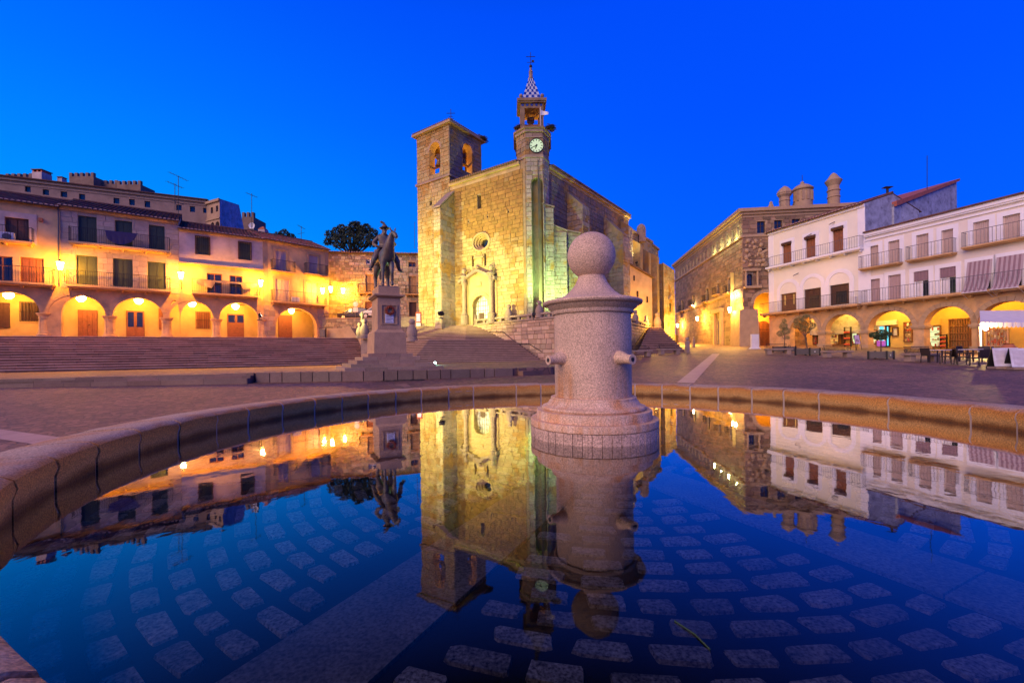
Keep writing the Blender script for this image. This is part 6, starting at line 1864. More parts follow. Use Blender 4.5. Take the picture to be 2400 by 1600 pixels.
m = MB(); wall(m, RF, sW1 + .004, sP1, 0.6, zsp2 - .002, RA[2:], 0.9)
m2 = MB(); wall(m2, RF, sW1 + .004, sP1, 0.6, zsp2 - .002, RA[2:], 0, -0.9); m2.f = [f[::-1] for f in m2.f]; m.add(m2.v, m2.f)
m.build('arcade_wall', 'arcade_stone', ph)
m = MB(); m.fbox(RF, sW1 + .01, sP1, zP - .9, zP - .75, 0, .12); m.fbox(RF, sW1 + .01, sP1, zP - .5, zP - .36, 0, .2); m.fbox(RF, sW1 + .01, sP1, zP - .36, zP - .05, 0, .3); m.build('cornice', 'trim_white', ph)
MB().fbox(RF, sW1 + .01, sW1 + .5, zsp2, zP - .9, -.01, .035).build('corner_strip', 'trim_white', ph)
m = MB(); m.hexa([RF.pt(sW1 + .01, zP - .05, .45), RF.pt(sP1, zP - .05, .45), RF.pt(sP1, zP + 1.0, -10), RF.pt(sW1 + .01, zP + 1.0, -10), RF.pt(sW1 + .01, zP + .1, .45), RF.pt(sP1, zP + .1, .45), RF.pt(sP1, zP + 1.2, -10), RF.pt(sW1 + .01, zP + 1.2, -10)]); m.build('roof', 'roof_base', ph)
body(ph, RF, sW1 + .004, sP1, 0.6, zP, 10, 'plaster_cream', arc=(AR, zsp2 - .3), open_='L')
for w in PU: window(ph, RF, w, 'blind', 'shutter_tan', trim='trim_white', tw=0.36)
for i, w in enumerate(PM):
    if i < 2: window(ph, RF, w, 'blind', 'shutter_tan_dark', trim='trim_white', tw=0.36)
    else:
        o = window(ph, RF, w, 'glass', 'trim_white', trim='trim_white', tw=0.36)
        if i in (2, 3):
            m = MB(); n = 9
            for k in range(n):
                a = w[0] + (w[1] - w[0]) * k / n; m.fbox(RF, a, a + (w[1] - w[0]) / n * .96, w[3] - (w[3] - w[2]) * .36, w[3], -.1, -.06 + (.03 if k % 2 else 0))
            m.build('roller_blind', 'awning_dark', o)
            m = MB(); m.fbox(RF, w[0] + .12, (w[0] + w[1]) / 2, w[2] + .1, w[3] - .9, -.2, -.19); m.build('curtain', 'cloth_white', o)
# two drop-arm awnings, striped in real strips
for i in (4, 5):
    w = PM[i]; lab = ('striped window awning swung out over the balcony, left one of the pair', 'striped window awning swung out over the balcony, right one of the pair')[i - 4]
    t = thing('window_awning', lab, 'awning', tuple(RF.pt((w[0] + w[1]) / 2, w[2])), 'striped awnings of the cream house')
    n = 11
    for k in range(n):
        a = w[0] - .15 + (w[1] - w[0] + .3) * k / n; b = a + (w[1] - w[0] + .3) / n
        m = MB(); pr_ = [(w[3] + .05, .06), (w[3] - 1.6, .38), (w[3] - 2.2, .62), (w[3] - 2.75, 1.0)]
        vs = []
        for z, oo in pr_:
            vs += [RF.pt(a, z, oo), RF.pt(b, z, oo)]
        fs = [(2 * j, 2 * j + 1, 2 * j + 3, 2 * j + 2)[::-1] for j in range(3)]
        m.add(vs, fs)
        m.build('stripe', 'awning_dark' if k % 2 else 'awning_light', t)
    m = MB(); z, oo = pr_[-1]; m.tube([RF.pt(w[0] - .2, z, oo), RF.pt(w[1] + .2, z, oo)], .03, 6)
    for s in (w[0] - .15, w[1] + .15): m.tube([RF.pt(s, z, oo), RF.pt(s, z - .5, .05)], .02, 5)
    m.build('arm', 'white_paint', t)
for (x0, x1, yb0, yb1) in ((2021, 2117, 629.5, 616), (2131.5, 2244, 611, 592), (2262, 2440, 586, 545)):
    s0, z0_ = RF.uv(x0, yb0); s1, z1_ = RF.uv(x1, yb1); balcony(ph, RF, s0 + .05, s1, (z0_ + z1_) / 2, 1.3, 0.75, th=0.14, slabm='arcade_stone', railm='iron_grey', step=0.24, brackets=False)
s0, z0_ = RF.uv(2032, 710); s1, z1_ = RF.uv(2400, 671)
balcony(ph, RF, sW1 + .1, sP1 - .5, (z0_ + z1_) / 2, 1.3, 0.9, th=0.2, railm='iron_grey', step=0.24)
# piers and arch mouldings
pier_s = [(RA[0][0] - 1.2, RA[0][0], wh), (RA[0][1], RA[1][0], wh), (RA[1][1], RA[2][0], ph), (RA[2][1], RA[3][0], ph), (RA[3][1], RA[4][0], ph)]
for i, (a, b, par) in enumerate(pier_s):
    if i == 0: continue
    zc = RA[min(i, 4)][3] - RA[min(i, 4)][5]
    m = MB(); m.fbox(RF, a - .16, b + .16, zc - .14, zc + .06, -.98, .16); m.fbox(RF, a - .08, b + .08, zc - .28, zc - .14, -.94, .1); m.build('capital', 'stone_trim', par)
    m = MB(); m.fbox(RF, a - .1, b + .1, gf(a) - .2, gf(a) + .35, -.97, .14); m.build('pier_base', 'stone_trim', par)
for i, h in enumerate(RA): arch_ring(wh if i < 2 else ph, RF, h, 'stone_trim', 0.42, -.02, .06)
# arcade interior: back wall, ceiling, floor
for par, a, b, rn in ((wh, sW0, sW1, 0), (ph, sW1, sP1, 1)):
    zc = (zsp if par is wh else zsp2) - .3
    m = MB(); wall(m, RI, a, b, 0.6, zc); m.build('inner_wall', 'plaster_inner', par)
    m = MB(); m.fbox(RF, a + .01, b - .01, zc, zc + .2, -AR - .2, -.6); m.build('arcade_ceiling', 'plaster_inner', par)
    m = MB(); m.fbox(RF, a + .02, a + .3, 0.6, zc, -AR, -.95); m.build('end_wall', 'plaster_inner', par) if par is wh else None
# shop fronts on the back wall of the arcade
def shop(par, x0, x1, yt, yb, kind, nm='shop_window', frame='wood_gate', shelves=3):
    r = RI.rect(x0, x1, yt, yb); z0_ = max(r[2], gf(r[0]))
    m = MB(); t = .1
    for a, b, c, d in ((r[0], r[0] + t, z0_, r[3]), (r[1] - t, r[1], z0_, r[3]), (r[0] + t, r[1] - t, r[3] - t, r[3]), (r[0] + t, r[1] - t, z0_, z0_ + t)): m.fbox(RI, a, b, c, d, 0, .16)
    o = m.build(nm, frame, par)
    MB().fbox(RI, r[0] + t, r[1] - t, z0_ + t, r[3] - t, .01, .03).build('display', kind, o)
    if shelves:
        m = MB()
        for k in range(1, shelves + 1):
            z = z0_ + (r[3] - z0_) * k / (shelves + 1); m.fbox(RI, r[0] + t, r[1] - t, z - .03, z, .03, .14)
        m.build('shelf', frame, o)
        random.seed(int(x0))
        for mm_ in ('goods_mix', 'goods_red', 'white_paint'):
            m = MB()
            for k in range(shelves + 1):
                z = z0_ + t + (r[3] - z0_) * k / (shelves + 1); n = int((r[1] - r[0]) / .22)
                for j in range(n):
                    if random.random() < .32:
                        s = r[0] + t + (r[1] - r[0] - 2 * t) * (j + .1) / n; hh = random.uniform(.18, .42); m.fbox(RI, s, s + random.uniform(.1, .18), z, z + hh, .04, .12)
            if m.v: m.build('goods', mm_, o, kind='stuff')
    random.seed(31)
    return o, r
shop(wh, 1937, 1968, 772, 808, 'shop_glow', shelves=4)
shop(wh, 1970, 1982, 756, 808, 'wood_dark', 'shop_door', shelves=0); shop(wh, 1937, 1968, 758, 770, 'shop_glow', 'fanlight', shelves=0)
shop(wh, 1996, 2012, 768, 806, 'shop_white', 'shop_window', shelves=2)
shop(wh, 1862, 1880, 760, 800, 'wood_gate', 'barred_door', shelves=0)
shop(wh, 1906, 1917, 780, 808, 'goods_mix', 'goods_rack', shelves=2)
shop(ph, 2038, 2058, 772, 806, 'shop_white', shelves=1); shop(ph, 2060, 2076, 763, 812, 'shop_cyan', 'cooler', 'white_paint', 0)
r = RI.rect(2063, 2079, 798, 811); MB().fbox(RI, r[0], r[1], r[2], r[3], .18, .6).build('freezer_chest', 'screen_violet', ph, bevel=.04)
shop(ph, 2077, 2087, 763, 812, 'shop_cyan', 'glass_door', 'iron', 0)
shop(ph, 2092, 2107, 766, 788, 'menu_board', 'menu_frame', 'wood_dark', 0); shop(ph, 2119, 2140, 754, 801, 'goods_mix', shelves=3)
shop(ph, 2176, 2207, 764, 813, 'shop_white', 'shop_door', 'wood_gate', 3)
shop(ph, 2227, 2277, 746, 814, 'goods_mix', 'lattice_gate', 'wood_gate', 0)
r = RI.rect(2228, 2276, 747, 813); m = MB()
for k in range(9): s = r[0] + (r[1] - r[0]) * k / 8; m.fbox(RI, s - .05, s + .05, r[2], r[3], .17, .24)
for k in range(5): z = r[2] + (r[3] - r[2]) * k / 4; m.fbox(RI, r[0], r[1], z - .05, z + .05, .245, .3)
m.build('gate_lattice', 'wood_gate', ph)
shop(ph, 2312, 2366, 770, 812, 'shutter_tan', 'roller_shutter', 'shutter_tan_dark', 8)
r = RI.rect(2057, 2105, 751, 762); MB().fbox(RI, r[0], r[1], r[2], r[3], .05, .3).build('shop_sign', 'plaster_cream', ph)
r = RI.rect(2170, 2206, 748, 762); MB().fbox(RI, r[0], r[1], r[2], r[3], .05, .15).build('shop_sign', 'plaster_inner', ph)
r = RI.rect(2038, 2056, 752, 762); MB().fbox(RI, r[0], r[1], r[2], r[3], .05, .2).build('shop_sign', 'wood_red', ph)
FRm = RF.shift(-2.2)
for (x, w, lab, col) in ((1884, 420, 'small ceiling lamp in the arch behind the olive tree', (1.0, .36, .02)), (1975, 480, 'small ceiling lamp in the souvenir shop arch', (1.0, .48, .04)), (2086, 480, 'small ceiling lamp in the arch with the bright cooler', (1.0, .6, .1)), (2220, 460, 'small ceiling lamp in the arch with the lattice gate', (1.0, .45, .03)), (2350, 420, 'small ceiling lamp behind the white canopy', (1.0, .42, .03))):
    s = FRm.s(x, 745); top = (zsp if x < 2030 else zsp2) - .3; pendant(FRm.pt(s, top - .22), lab, w, 'ceiling lamps in the right arcade', top, size=.45, col=col)
# goods standing outside
def goods_stand(x, yt, yb, lab):
    r = RI.shift(.9).rect(x - 8, x + 8, yt, yb); F = RI.shift(.9); z0_ = gf(r[0])
    t = thing('goods_stand', lab, 'stand', tuple(F.pt((r[0] + r[1]) / 2, z0_)))
    m = MB(); m.fbox(F, r[0], r[0] + .06, z0_, r[3], -.1, .1); m.fbox(F, r[1] - .06, r[1], z0_, r[3], -.1, .1)
    for k in range(4): z = z0_ + .1 + (r[3] - z0_ - .2) * k / 3; m.fbox(F, r[0] + .06, r[1] - .06, z, z + .04, -.2, .2)
    m.build('rack', 'iron', t)
    m = MB()
    for k in range(3):
        z = z0_ + .14 + (r[3] - z0_ - .2) * k / 3
        for j in range(5): s = r[0] + .1 + (r[1] - r[0] - .25) * j / 4.6; m.ball(F.pt(s, z + .14, .05), .14, 8, 6)
    m.build('goods', 'goods_red', t, kind='stuff')
goods_stand(2212, 783, 813, 'rack of bright red goods beside the glazed shop door')
goods_stand(1987, 766, 806, 'rack of orange-red souvenirs at the shop door behind the bench')
# grey rendered house behind, with red verges
gb = at(2243, 830, depR(2030) + 7.5)
a = RF.pt(sW1 - .02, 0, -6.0); GF = Face(a, Vector((gb.x, gb.y, 0)))
gh = thing('grey_house', 'tall blue-grey rendered house rising behind the cream house, with red tiled verge', 'house', tuple(GF.pt(0, 3)))
zg = [GF.z(2070, 545), GF.z(2030, 500), GF.z(2108, 474), GF.z(2240, 425), GF.z(2243, 545)]
s2, s3 = GF.s(2106, 475), GF.s(2242, 430)
z2_, z3_ = GF.z(2106, 474), GF.z(2242, 425)
m = MB(); m.hexa([GF.pt(s2 - 1.0, 4, 0), GF.pt(s3, 4, 0), GF.pt(s3, 4, -9), GF.pt(s2 - 1.0, 4, -9), GF.pt(s2 - 1.0, z2_ - (z3_ - z2_) / (s3 - s2), 0), GF.pt(s3, z3_, 0), GF.pt(s3, z3_, -9), GF.pt(s2 - 1.0, z2_ - (z3_ - z2_) / (s3 - s2), -9)]); m.build('wall', 'render_grey', gh)
m = MB(); m.hexa([GF.pt(s2 - 1.0, z2_ - .3 - (z3_ - z2_) / (s3 - s2), .25), GF.pt(s3 + .2, z3_, .25), GF.pt(s3 + .2, z3_, -9), GF.pt(s2 - 1.0, z2_ - .3 - (z3_ - z2_) / (s3 - s2), -9), GF.pt(s2 - 1.0, z2_ + .25 - (z3_ - z2_) / (s3 - s2), .25), GF.pt(s3 + .2, z3_ + .3, .25), GF.pt(s3 + .2, z3_ + .3, -9), GF.pt(s2 - 1.0, z2_ + .25 - (z3_ - z2_) / (s3 - s2), -9)])
mat('verge_red', (0.34, 0.10, 0.07), .85, .25, 3.0); m.build('roof', 'verge_red', gh)
p = at(2080, 458, 51); m = MB(); m.tube([p + Vector((0, 0, -1.5)), p + Vector((0, 0, .8))], .13, 8); m.box(p.x - .45, p.x + .45, p.y - .3, p.y + .3, p.z + .9, p.z + .98); m.tube([p + Vector((-.3, 0, .8)), p + Vector((-.3, 0, .92))], .03, 5); m.tube([p + Vector((.3, 0, .8)), p + Vector((.3, 0, .92))], .03, 5)
o = m.build('metal_chimney', 'iron'); props(o, 'thin metal chimney pipe with cowl above the white house gable', 'chimney')

# ------------------------------------------------------------------ the palace beyond
pc = at(1743, 830, 58.0)
dl = Vector((0.127, 1, 0)).normalized()
PLf = Face(pc + dl * 36, pc)                                # street side
PRf = Face(pc, pc + Vector((1, -0.127, 0)).normalized() * 22)  # square side
pal = thing('palace', 'weathered sandstone palace with heavy cornice and chimneys, warm lamps on its side', 'palace', tuple(pc.xy) + (gz(pc.x, pc.y),))
zE = PRf.z(1760, 490); LP = PLf.L
ST = Stones(); pcol = vary((0.27, 0.185, 0.11), 0.28)
rowL = []
for k in range(16):
    s = LP - 0.9 - k * 2.1; rowL.append((s - .75, s, PLf.z(1743, 550), PLf.z(1743, 522)))
midL = [PLf.rect(1707, 1713, 651, 686), PLf.rect(1680.5, 1685.5, 664, 690), PLf.rect(1655, 1661, 676, 707), PLf.rect(1623, 1628, 692, 716), PLf.rect(1597.5, 1602, 704, 729)]
port = PLf.rect(1683, 1692, 751, 806); 
g0 = gz(pc.x, pc.y)
m = MB(); HL = rowL + midL + [(port[0], port[1], 1.0, port[3])]
wall(m, PLf, 0, LP, 1.0, zE, HL, .35)
win = [PRf.rect(1774, 1793.7, 518.7, 546.5), PRf.rect(1814, 1834, 516, 544), PRf.rect(1855.5, 1875.6, 513, 541), PRf.rect(1897, 1917, 510, 538)]
cw = PRf.rect(1750.6, 1765, 641.5, 671) + ('arch',)
bigA = PRf.rect(1767, 1822, 686, 812); bigA = (bigA[0], bigA[1], 1.0, bigA[3], 'arch')
sqw = PRf.rect(1785, 1796, 581, 589)
wall(m, PRf, 0, PRf.L, 1.0, zE, win + [cw, bigA, sqw], .35)
body_ = m.build('wall', 'mortar', pal)
ST.courses(PLf, 0, LP, 1.0, zE - 1.1, 0.55, 1.1, pcol, HL, out=(.03, .06)); ST.courses(PRf, 0, 9, 1.0, zE - 1.1, 0.55, .9, vary((0.25, 0.16, 0.10), .35), win + [cw, bigA, sqw], out=(.03, .12))
m = MB(); e = PRf.pt(PRf.L, 0); b0 = PLf.pt(0, 0); far = e + dl * 36
m.poly((e.x, e.y, 1), (far.x, far.y, 1), (far.x, far.y, zE), (e.x, e.y, zE)); m.poly((far.x, far.y, 1), (b0.x, b0.y, 1), (b0.x, b0.y, zE), (far.x, far.y, zE)); m.build('back_wall', 'mortar', pal)
m = MB(); ctr = (pc + far) / 2
for (p, q) in ((b0, pc), (pc, e), (e, far), (far, b0)): m.poly((p.x, p.y, zE), (q.x, q.y, zE), (ctr.x, ctr.y, zE + 1.2))
m.build('roof', 'roof_base', pal)
for F, L in ((PLf, LP), (PRf, PRf.L)):
    for k, (z0_, z1_, oo) in enumerate(((zE - 1.15, zE - .8, .12), (zE - .8, zE - .45, .35), (zE - .45, zE - .02, .65))):
        MB().fbox(F, 0 if F is PRf else -.2, L + (oo if F is PLf else 0), z0_, z1_, -.1, oo).build('cornice', 'stone_trim', pal)
    zs_ = PRf.z(1750, 553); MB().fbox(F, 0, L + (.2 if F is PLf else 0), zs_ - .2, zs_ + .12, -.05, .22).build('string_course', 'stone_trim', pal)
    zs2 = PLf.z(1738, 679)
    if F is PLf: MB().fbox(F, 0, L, zs2 - .2, zs2 + .15, -.05, .25).build('string_course', 'stone_trim', pal)
for h in rowL: window(pal, PLf, h, 'glass', 'wood_dark', rec=.25)
for h in midL:
    o = window(pal, PLf, h, 'glass', 'wood_dark', rec=.25, trim='stone_trim', tw=.25)
    balcony(pal, PLf, h[0] - .4, h[1] + .4, h[2], 1.1, .7, th=.15, brackets=False)
for h in win: window(pal, PRf, h, 'glass', 'wood_dark', rec=.2, trim='stone_trim', tw=.25)
window(pal, PRf, cw, 'glass', 'wood_dark', rec=.25); window(pal, PRf, sqw, 'glass', 'wood_dark', rec=.2)
r = cw; MB().fbox(PRf, r[0] - .5, r[1] + .9, r[2] - .3, r[2], 0, .6).build('window_ledge', 'stone_trim', pal)
m = MB(); s = r[1] + .45; m.tube([PRf.pt(s, r[2], .3), PRf.pt(s, r[3] + .3, .3)], .14, 8); m.tube([PRf.pt(r[0] - .25, r[2], .3), PRf.pt(r[0] - .25, r[3] + .3, .3)], .14, 8); m.fbox(PRf, r[0] - .5, r[1] + .8, r[3] + .3, r[3] + .6, 0, .5); m.build('window_columns', 'stone_trim', pal)
# carved crest over the corner window
m = MB(); random.seed(9)
for k in range(60):
    s = random.uniform(.2, 3.2); z = random.uniform(r[3] + 1.0, zs_ - .5); m.ball(PRf.pt(s, z, .05), random.uniform(.12, .32), 8, 5)
m.build('carved_crest', 'stone_trim', pal, kind='stuff', smooth=True)
# inside of the big arch: orange lit back wall with a barred arched gate
RIp = PRf.shift(-3.0); m = MB(); wall(m, RIp, -.5, 12, 1.0, zE - 8); m.build('inner_wall', 'plaster_inner', pal)
gr = RIp.rect(1769, 1806, 752, 806); gr = (gr[0], gr[1], g0, gr[3], 'arch')
m = MB(); N = 16; mid = (gr[0] + gr[1]) / 2; hw = (gr[1] - gr[0]) / 2; zs_ = gr[3] - hw
out_ = [RIp.pt(gr[0], g0, .06), RIp.pt(gr[1], g0, .06)] + [RIp.pt(mid + hw * math.cos(math.pi * k / N), zs_ + hw * math.sin(math.pi * k / N), .06) for k in range(N + 1)]
m.poly(*out_); gt = m.build('arched_gate', 'wood_dark', pal)
m = MB()
for k in range(1, 12):
    s = gr[0] + (gr[1] - gr[0]) * k / 12; hz = zs_ + hw * max(0, 1 - ((s - mid) / hw) ** 2) ** .5; m.tube([RIp.pt(s, g0, .12), RIp.pt(s, hz, .12)], .03, 5)
for z in (g0 + .3, zs_ - .4, zs_): m.tube([RIp.pt(gr[0], z, .14), RIp.pt(gr[1], z, .14)], .03, 5)
m.build('grille', 'wood_red', gt)
arch_ring(pal, PRf, bigA, 'stone_trim', .45, 0, .15)
# corner pier with sloped top
a = PLf.s(1733, 760); m = MB(); q0 = PLf.pt(LP - 3.2, 0, .0); z1_ = PLf.z(1738, 727)
m.hexa([PLf.pt(LP - 2.6, 1, .9), PLf.pt(LP + .9, 1, .9), PLf.pt(LP + .9, 1, -1.8), PLf.pt(LP - 2.6, 1, 0), PLf.pt(LP - 2.2, z1_, .7), PLf.pt(LP + .7, z1_, .7), PLf.pt(LP + .7, z1_, -1.6), PLf.pt(LP - 2.2, z1_, 0)]); m.build('corner_pier', 'stone_trim', pal)
# street portal
m = MB(); 
for s in (port[0] - .9, port[1] + .35): m.fbox(PLf, s, s + .55, 1.0, port[3] + 1.2, 0, .5)
m.fbox(PLf, port[0] - 1.1, port[1] + 1.1, port[3] + 1.2, port[3] + 1.8, 0, .7); m.build('portal', 'stone_trim', pal)
MB().fbox(PLf, port[0], port[1], 1.0, port[3], -.3, -.2).build('door', 'wood_dark', pal)
ST.flush(pal, 'ashlar', 'stone', 285)
# chimneys of the palace
def chim(x, ytop, ybot, prof, Y, n, lab, a0=0.0, mt='stone_trim'):
    b = at(x, ybot, Y); t_ = at(x, ytop, Y); h = t_.z - b.z
    t = thing('ornate_chimney', lab, 'chimney', (b.x, b.y, b.z - 1.6), 'ornate chimneys of the palace')
    m = MB().lathe([(r_ * Y / 1000, b.z - 1.6 if k == 0 else b.z + h * z_) for k, (r_, z_) in enumerate(prof)], (b.x, b.y), n, a0=a0); m.build('stack', mt, t, smooth=25)
    return t, b, h
chim(1807, 472, 487, [(6, 0), (6, .35), (4, .5), (3.5, .85), (1, 1)], 62, 6, 'small stub chimney, leftmost on the palace roof')
t, b, h = chim(1839, 436, 485, [(11, 0), (11, .25), (12.5, .27), (11, .3), (11, .45), (15, .55), (15.5, .62), (16.5, .64), (14, .76), (8, .9), (0.5, 1)], 62, 8, 'octagonal stone chimney with pyramid cap, left of the domed one', R(22))
t, b, h = chim(1881, 425, 482, [(20, 0), (20, .12), (18.5, .14), (18.5, .58), (22, .62), (22.5, .66), (19, .72), (14, .8), (7, .86), (4, .88), (4, .95), (.6, 1)], 62, 20, 'broad round turret-like chimney with dome and spike')
m = MB(); m.tube([Vector((b.x, b.y, b.z + h)), Vector((b.x, b.y, b.z + h + .9))], .04, 5); m.build('spike', 'iron', t)
for k in range(7):
    an = math.pi + math.pi * k / 6; r_ = 18.7 * 62 / 1000; cx, cy = b.x + r_ * math.cos(an), b.y + r_ * math.sin(an)
    m = MB(); m.box(cx - .16, cx + .16, cy - .08, cy + .08, b.z + h * .16, b.z + h * .56); m.build('panel_strip', 'stone_trim', t)
t, b, h = chim(1954, 406, 479, [(12.5, 0), (12, .2), (13.5, .22), (12, .25), (12, .4), (14, .43), (11.5, .47), (11.5, .58), (16, .7), (17.5, .74), (13, .8), (6, .95), (2, 1)], 62, 16, 'tall round ringed chimney with conical cap, rightmost on the palace roof')
# lamps on the palace
for (x, y, w, lab) in ((1710, 725, 3400, 'glowing wall lantern on the palace side nearest the square'), (1634, 746, 3600, 'glowing wall lantern halfway up the street on the palace'),):
    s, z = PLf.shift(1.3).uv(x, y); wall_lamp(PLf.pt(s, z), PLf, 1.3, lab, w, 'wall lanterns of the palace', col=(1.0, .42, .04))
s, z = PLf.shift(1.0).uv(1588, 762); wall_lamp(PLf.pt(max(s, .2), z), PLf, 1.0, 'glowing wall lantern at the far end of the palace street', 4000, 'wall lanterns of the palace', col=(1.0, .45, .05))
for (x, y, w) in ((1724, 694, 240), (1731, 690, 220), (1630, 716, 180)):
    s, z = PLf.uv(x, y); plight(PLf.pt(s, z, .55), w, (1.0, .88, .42), .12, pal)
for k in range(4):
    s = LP - 1.5 - k * 3.0; plight(PLf.pt(s, PRf.z(1750, 553) + .35, .55), 130 - 20 * k, (.95, 1.0, .35), .1, pal)
p = PRf.pt(bigA[0] + 1.6, g0 + 4.2, -1.5); plight(p, 1100, (1.0, .34, .02), .2, pal)
# ------------------------------------------------------------------ statue on its pedestal
def skin(name, nodes, edges, root, matn, parent, levels=2):
    ids = list(nodes); me = bpy.data.meshes.new(name)
    me.from_pydata([nodes[k][0] for k in ids], [(ids.index(a), ids.index(b)) for a, b in edges], [])
    o = bpy.data.objects.new(name, me); COL.objects.link(o)
    sm = o.modifiers.new('skin', 'SKIN'); sm.use_smooth_shade = True
    for i, k in enumerate(ids):
        r = nodes[k][1]; sv = me.skin_vertices[0].data[i]
        sv.radius = r if isinstance(r, tuple) else (r, r); sv.use_root = (k == root)
    ss = o.modifiers.new('sub', 'SUBSURF'); ss.levels = levels; ss.render_levels = levels
    dg = bpy.context.evaluated_depsgraph_get()
    nm = bpy.data.meshes.new_from_object(o.evaluated_get(dg))
    nm.polygons.foreach_set('use_smooth', [True] * len(nm.polygons))
    nm.materials.clear(); nm.materials.append(M[matn]); nm.name = name
    bpy.data.objects.remove(o); bpy.data.meshes.remove(me)
    o = bpy.data.objects.new(name, nm); COL.objects.link(o)
    if parent is not None: o.parent = parent; BASE[o.name] = Vector()
    return o
PB = at(906, 866, 23.2); TH = R(27)
ped = thing('statue_pedestal', 'tall stepped granite pedestal carrying the bronze rider', 'pedestal', (0, 0, 0))
zq = lambda y: CZ + (833.6 - y) * 0.0226 - 1.28
def pbox(name, w, d, z0, z1, matn='pedestal_stone', w1=None, d1=None, bevel=0.015):
    w1 = w1 or w; d1 = d1 or d
    return MB().hexa([(-w / 2, -d / 2, z0), (w / 2, -d / 2, z0), (w / 2, d / 2, z0), (-w / 2, d / 2, z0), (-w1 / 2, -d1 / 2, z1), (w1 / 2, -d1 / 2, z1), (w1 / 2, d1 / 2, z1), (-w1 / 2, d1 / 2, z1)]).build(name, matn, ped, bevel=bevel)
for k in range(5):
    w = 4.75 - k * 0.62; d = 5.0 - k * 0.62
    z0_, z1_ = k * 0.168, (k + 1) * 0.168
    # each step a course of blocks
    m = MB(); random.seed(40 + k); s = -w / 2
    while s < w / 2 - 0.01:
        L = min(random.uniform(.7, 1.2), w / 2 - s)
        if w / 2 - s - L < .3: L = w / 2 - s
        c = vary((0.36, 0.24, 0.145), .14)(0, 0); m.box(s + .004, s + L - .004, -d / 2, d / 2, z0_ - (.3 if k == 0 else 0), z1_, c); s += L
    m.build('step', 'ashlar', ped)
zb0, zb1_, zs1 = 0.84, zq(774.6), zq(699)
pbox('base_block', 1.66, 2.3, zb0, zb1_ - .12, w1=1.60, d1=2.24); pbox('base_slope', 1.60, 2.24, zb1_ - .12, zb1_ + .04, w1=1.25, d1=1.9)
pbox('shaft', 1.22, 1.86, zb1_ + .04, zs1, w1=1.17, d1=1.8)
pbox('cornice', 1.28, 1.92, zs1, zs1 + .08, w1=1.5, d1=2.14); pbox('cornice_slab', 1.56, 2.2, zs1 + .08, zs1 + .17)
ztop = zq(673.5)
pbox('top_block', 1.1, 1.9, zs1 + .17, ztop)
for a, b, c, d in ((-.42, -.36, zb1_ + .3, zs1 - .35), (.36, .42, zb1_ + .3, zs1 - .35), (-.36, .36, zs1 - .41, zs1 - .35), (-.36, .36, zb1_ + .3, zb1_ + .36)):
    MB().box(a, b, -.965, -.92, c, d).build('panel_moulding', 'pedestal_stone', ped)
MB().box(-.21, .21, -.96, -.925, zq(757.5), zq(737)).build('plaque', 'white_paint', ped)
m = MB()
for k in range(5): m.box(-.16, .16 - (k % 2) * .06, -.964, -.96, zq(755) + k * .075, zq(755) + k * .075 + .022)
m.build('inscription', 'iron_grey', ped)
ped.location = (PB.x, PB.y, 1.28); ped.rotation_euler = (0, 0, TH)
# wreath
wt = thing('wreath', 'round reddish wreath hung on the front of the pedestal', 'wreath')
m = MB(); random.seed(3)
N = 34
m.tube([Vector((.19 * math.cos(2 * math.pi * k / N), 0, .19 * math.sin(2 * math.pi * k / N))) for k in range(N + 1)], .05, 8, False); m.build('ring', 'copper_red', wt, smooth=True)
m = MB()
for k in range(260):
    a = random.uniform(0, 6.283); rr = .19 + random.uniform(-.06, .07); c = Vector((rr * math.cos(a), random.uniform(-.07, .0), rr * math.sin(a))); u = Vector((random.uniform(-1, 1), random.uniform(-.5, .5), random.uniform(-1, 1))).normalized() * .035; v = Vector((random.uniform(-1, 1), random.uniform(-1, 0), random.uniform(-1, 1))).normalized() * .022
    m.poly(c - u, c - v, c + u, c + v)
m.build('leaves', 'copper_red', wt, kind='stuff')
rot = Matrix.Rotation(TH, 3, 'Z'); wl = Vector((PB.x, PB.y, 1.28)) + rot @ Vector((.02, -.99, zq(728.5))); wt.location = wl; wt.rotation_euler = (0, 0, TH)

stt = thing('equestrian_statue', 'dark bronze statue of an armoured rider on a horse', 'statue')
hn = {'ru': ((0, .95, 1.78), .40), 'be': ((0, .3, 1.66), .43), 'ch': ((0, -.35, 1.7), .42), 'cf': ((.02, -.66, 1.72), .36), 'n1': ((.04, -.88, 2.08), .27), 'n2': ((.1, -1.0, 2.4), .2), 'po': ((.19, -1.08, 2.68), .14), 'fa': ((.26, -1.28, 2.52), .115), 'mu': ((.3, -1.4, 2.33), .085),
      'a1': ((-.2, -.5, 1.3), .18), 'a2': ((-.22, -.54, .76), .1), 'a3': ((-.23, -.5, .2), .07), 'a4': ((-.24, -.56, .06), .1),
      'b1': ((.2, -.5, 1.3), .18), 'b2': ((.19, -.74, .84), .1), 'b3': ((.21, -.6, .3), .07), 'b4': ((.21, -.66, .1), .1),
      'c1': ((-.27, .8, 1.28), .22), 'c2': ((-.32, 1.12, .74), .11), 'c3': ((-.33, 1.0, .2), .075), 'c4': ((-.33, .94, .06), .1),
      'd1': ((.27, .75, 1.28), .22), 'd2': ((.3, 1.0, .74), .11), 'd3': ((.3, .86, .2), .075), 'd4': ((.3, .8, .06), .1),
      't1': ((0, 1.34, 1.75), .1), 't2': ((0, 1.52, 1.3), .12), 't3': ((0, 1.5, .7), .05)}
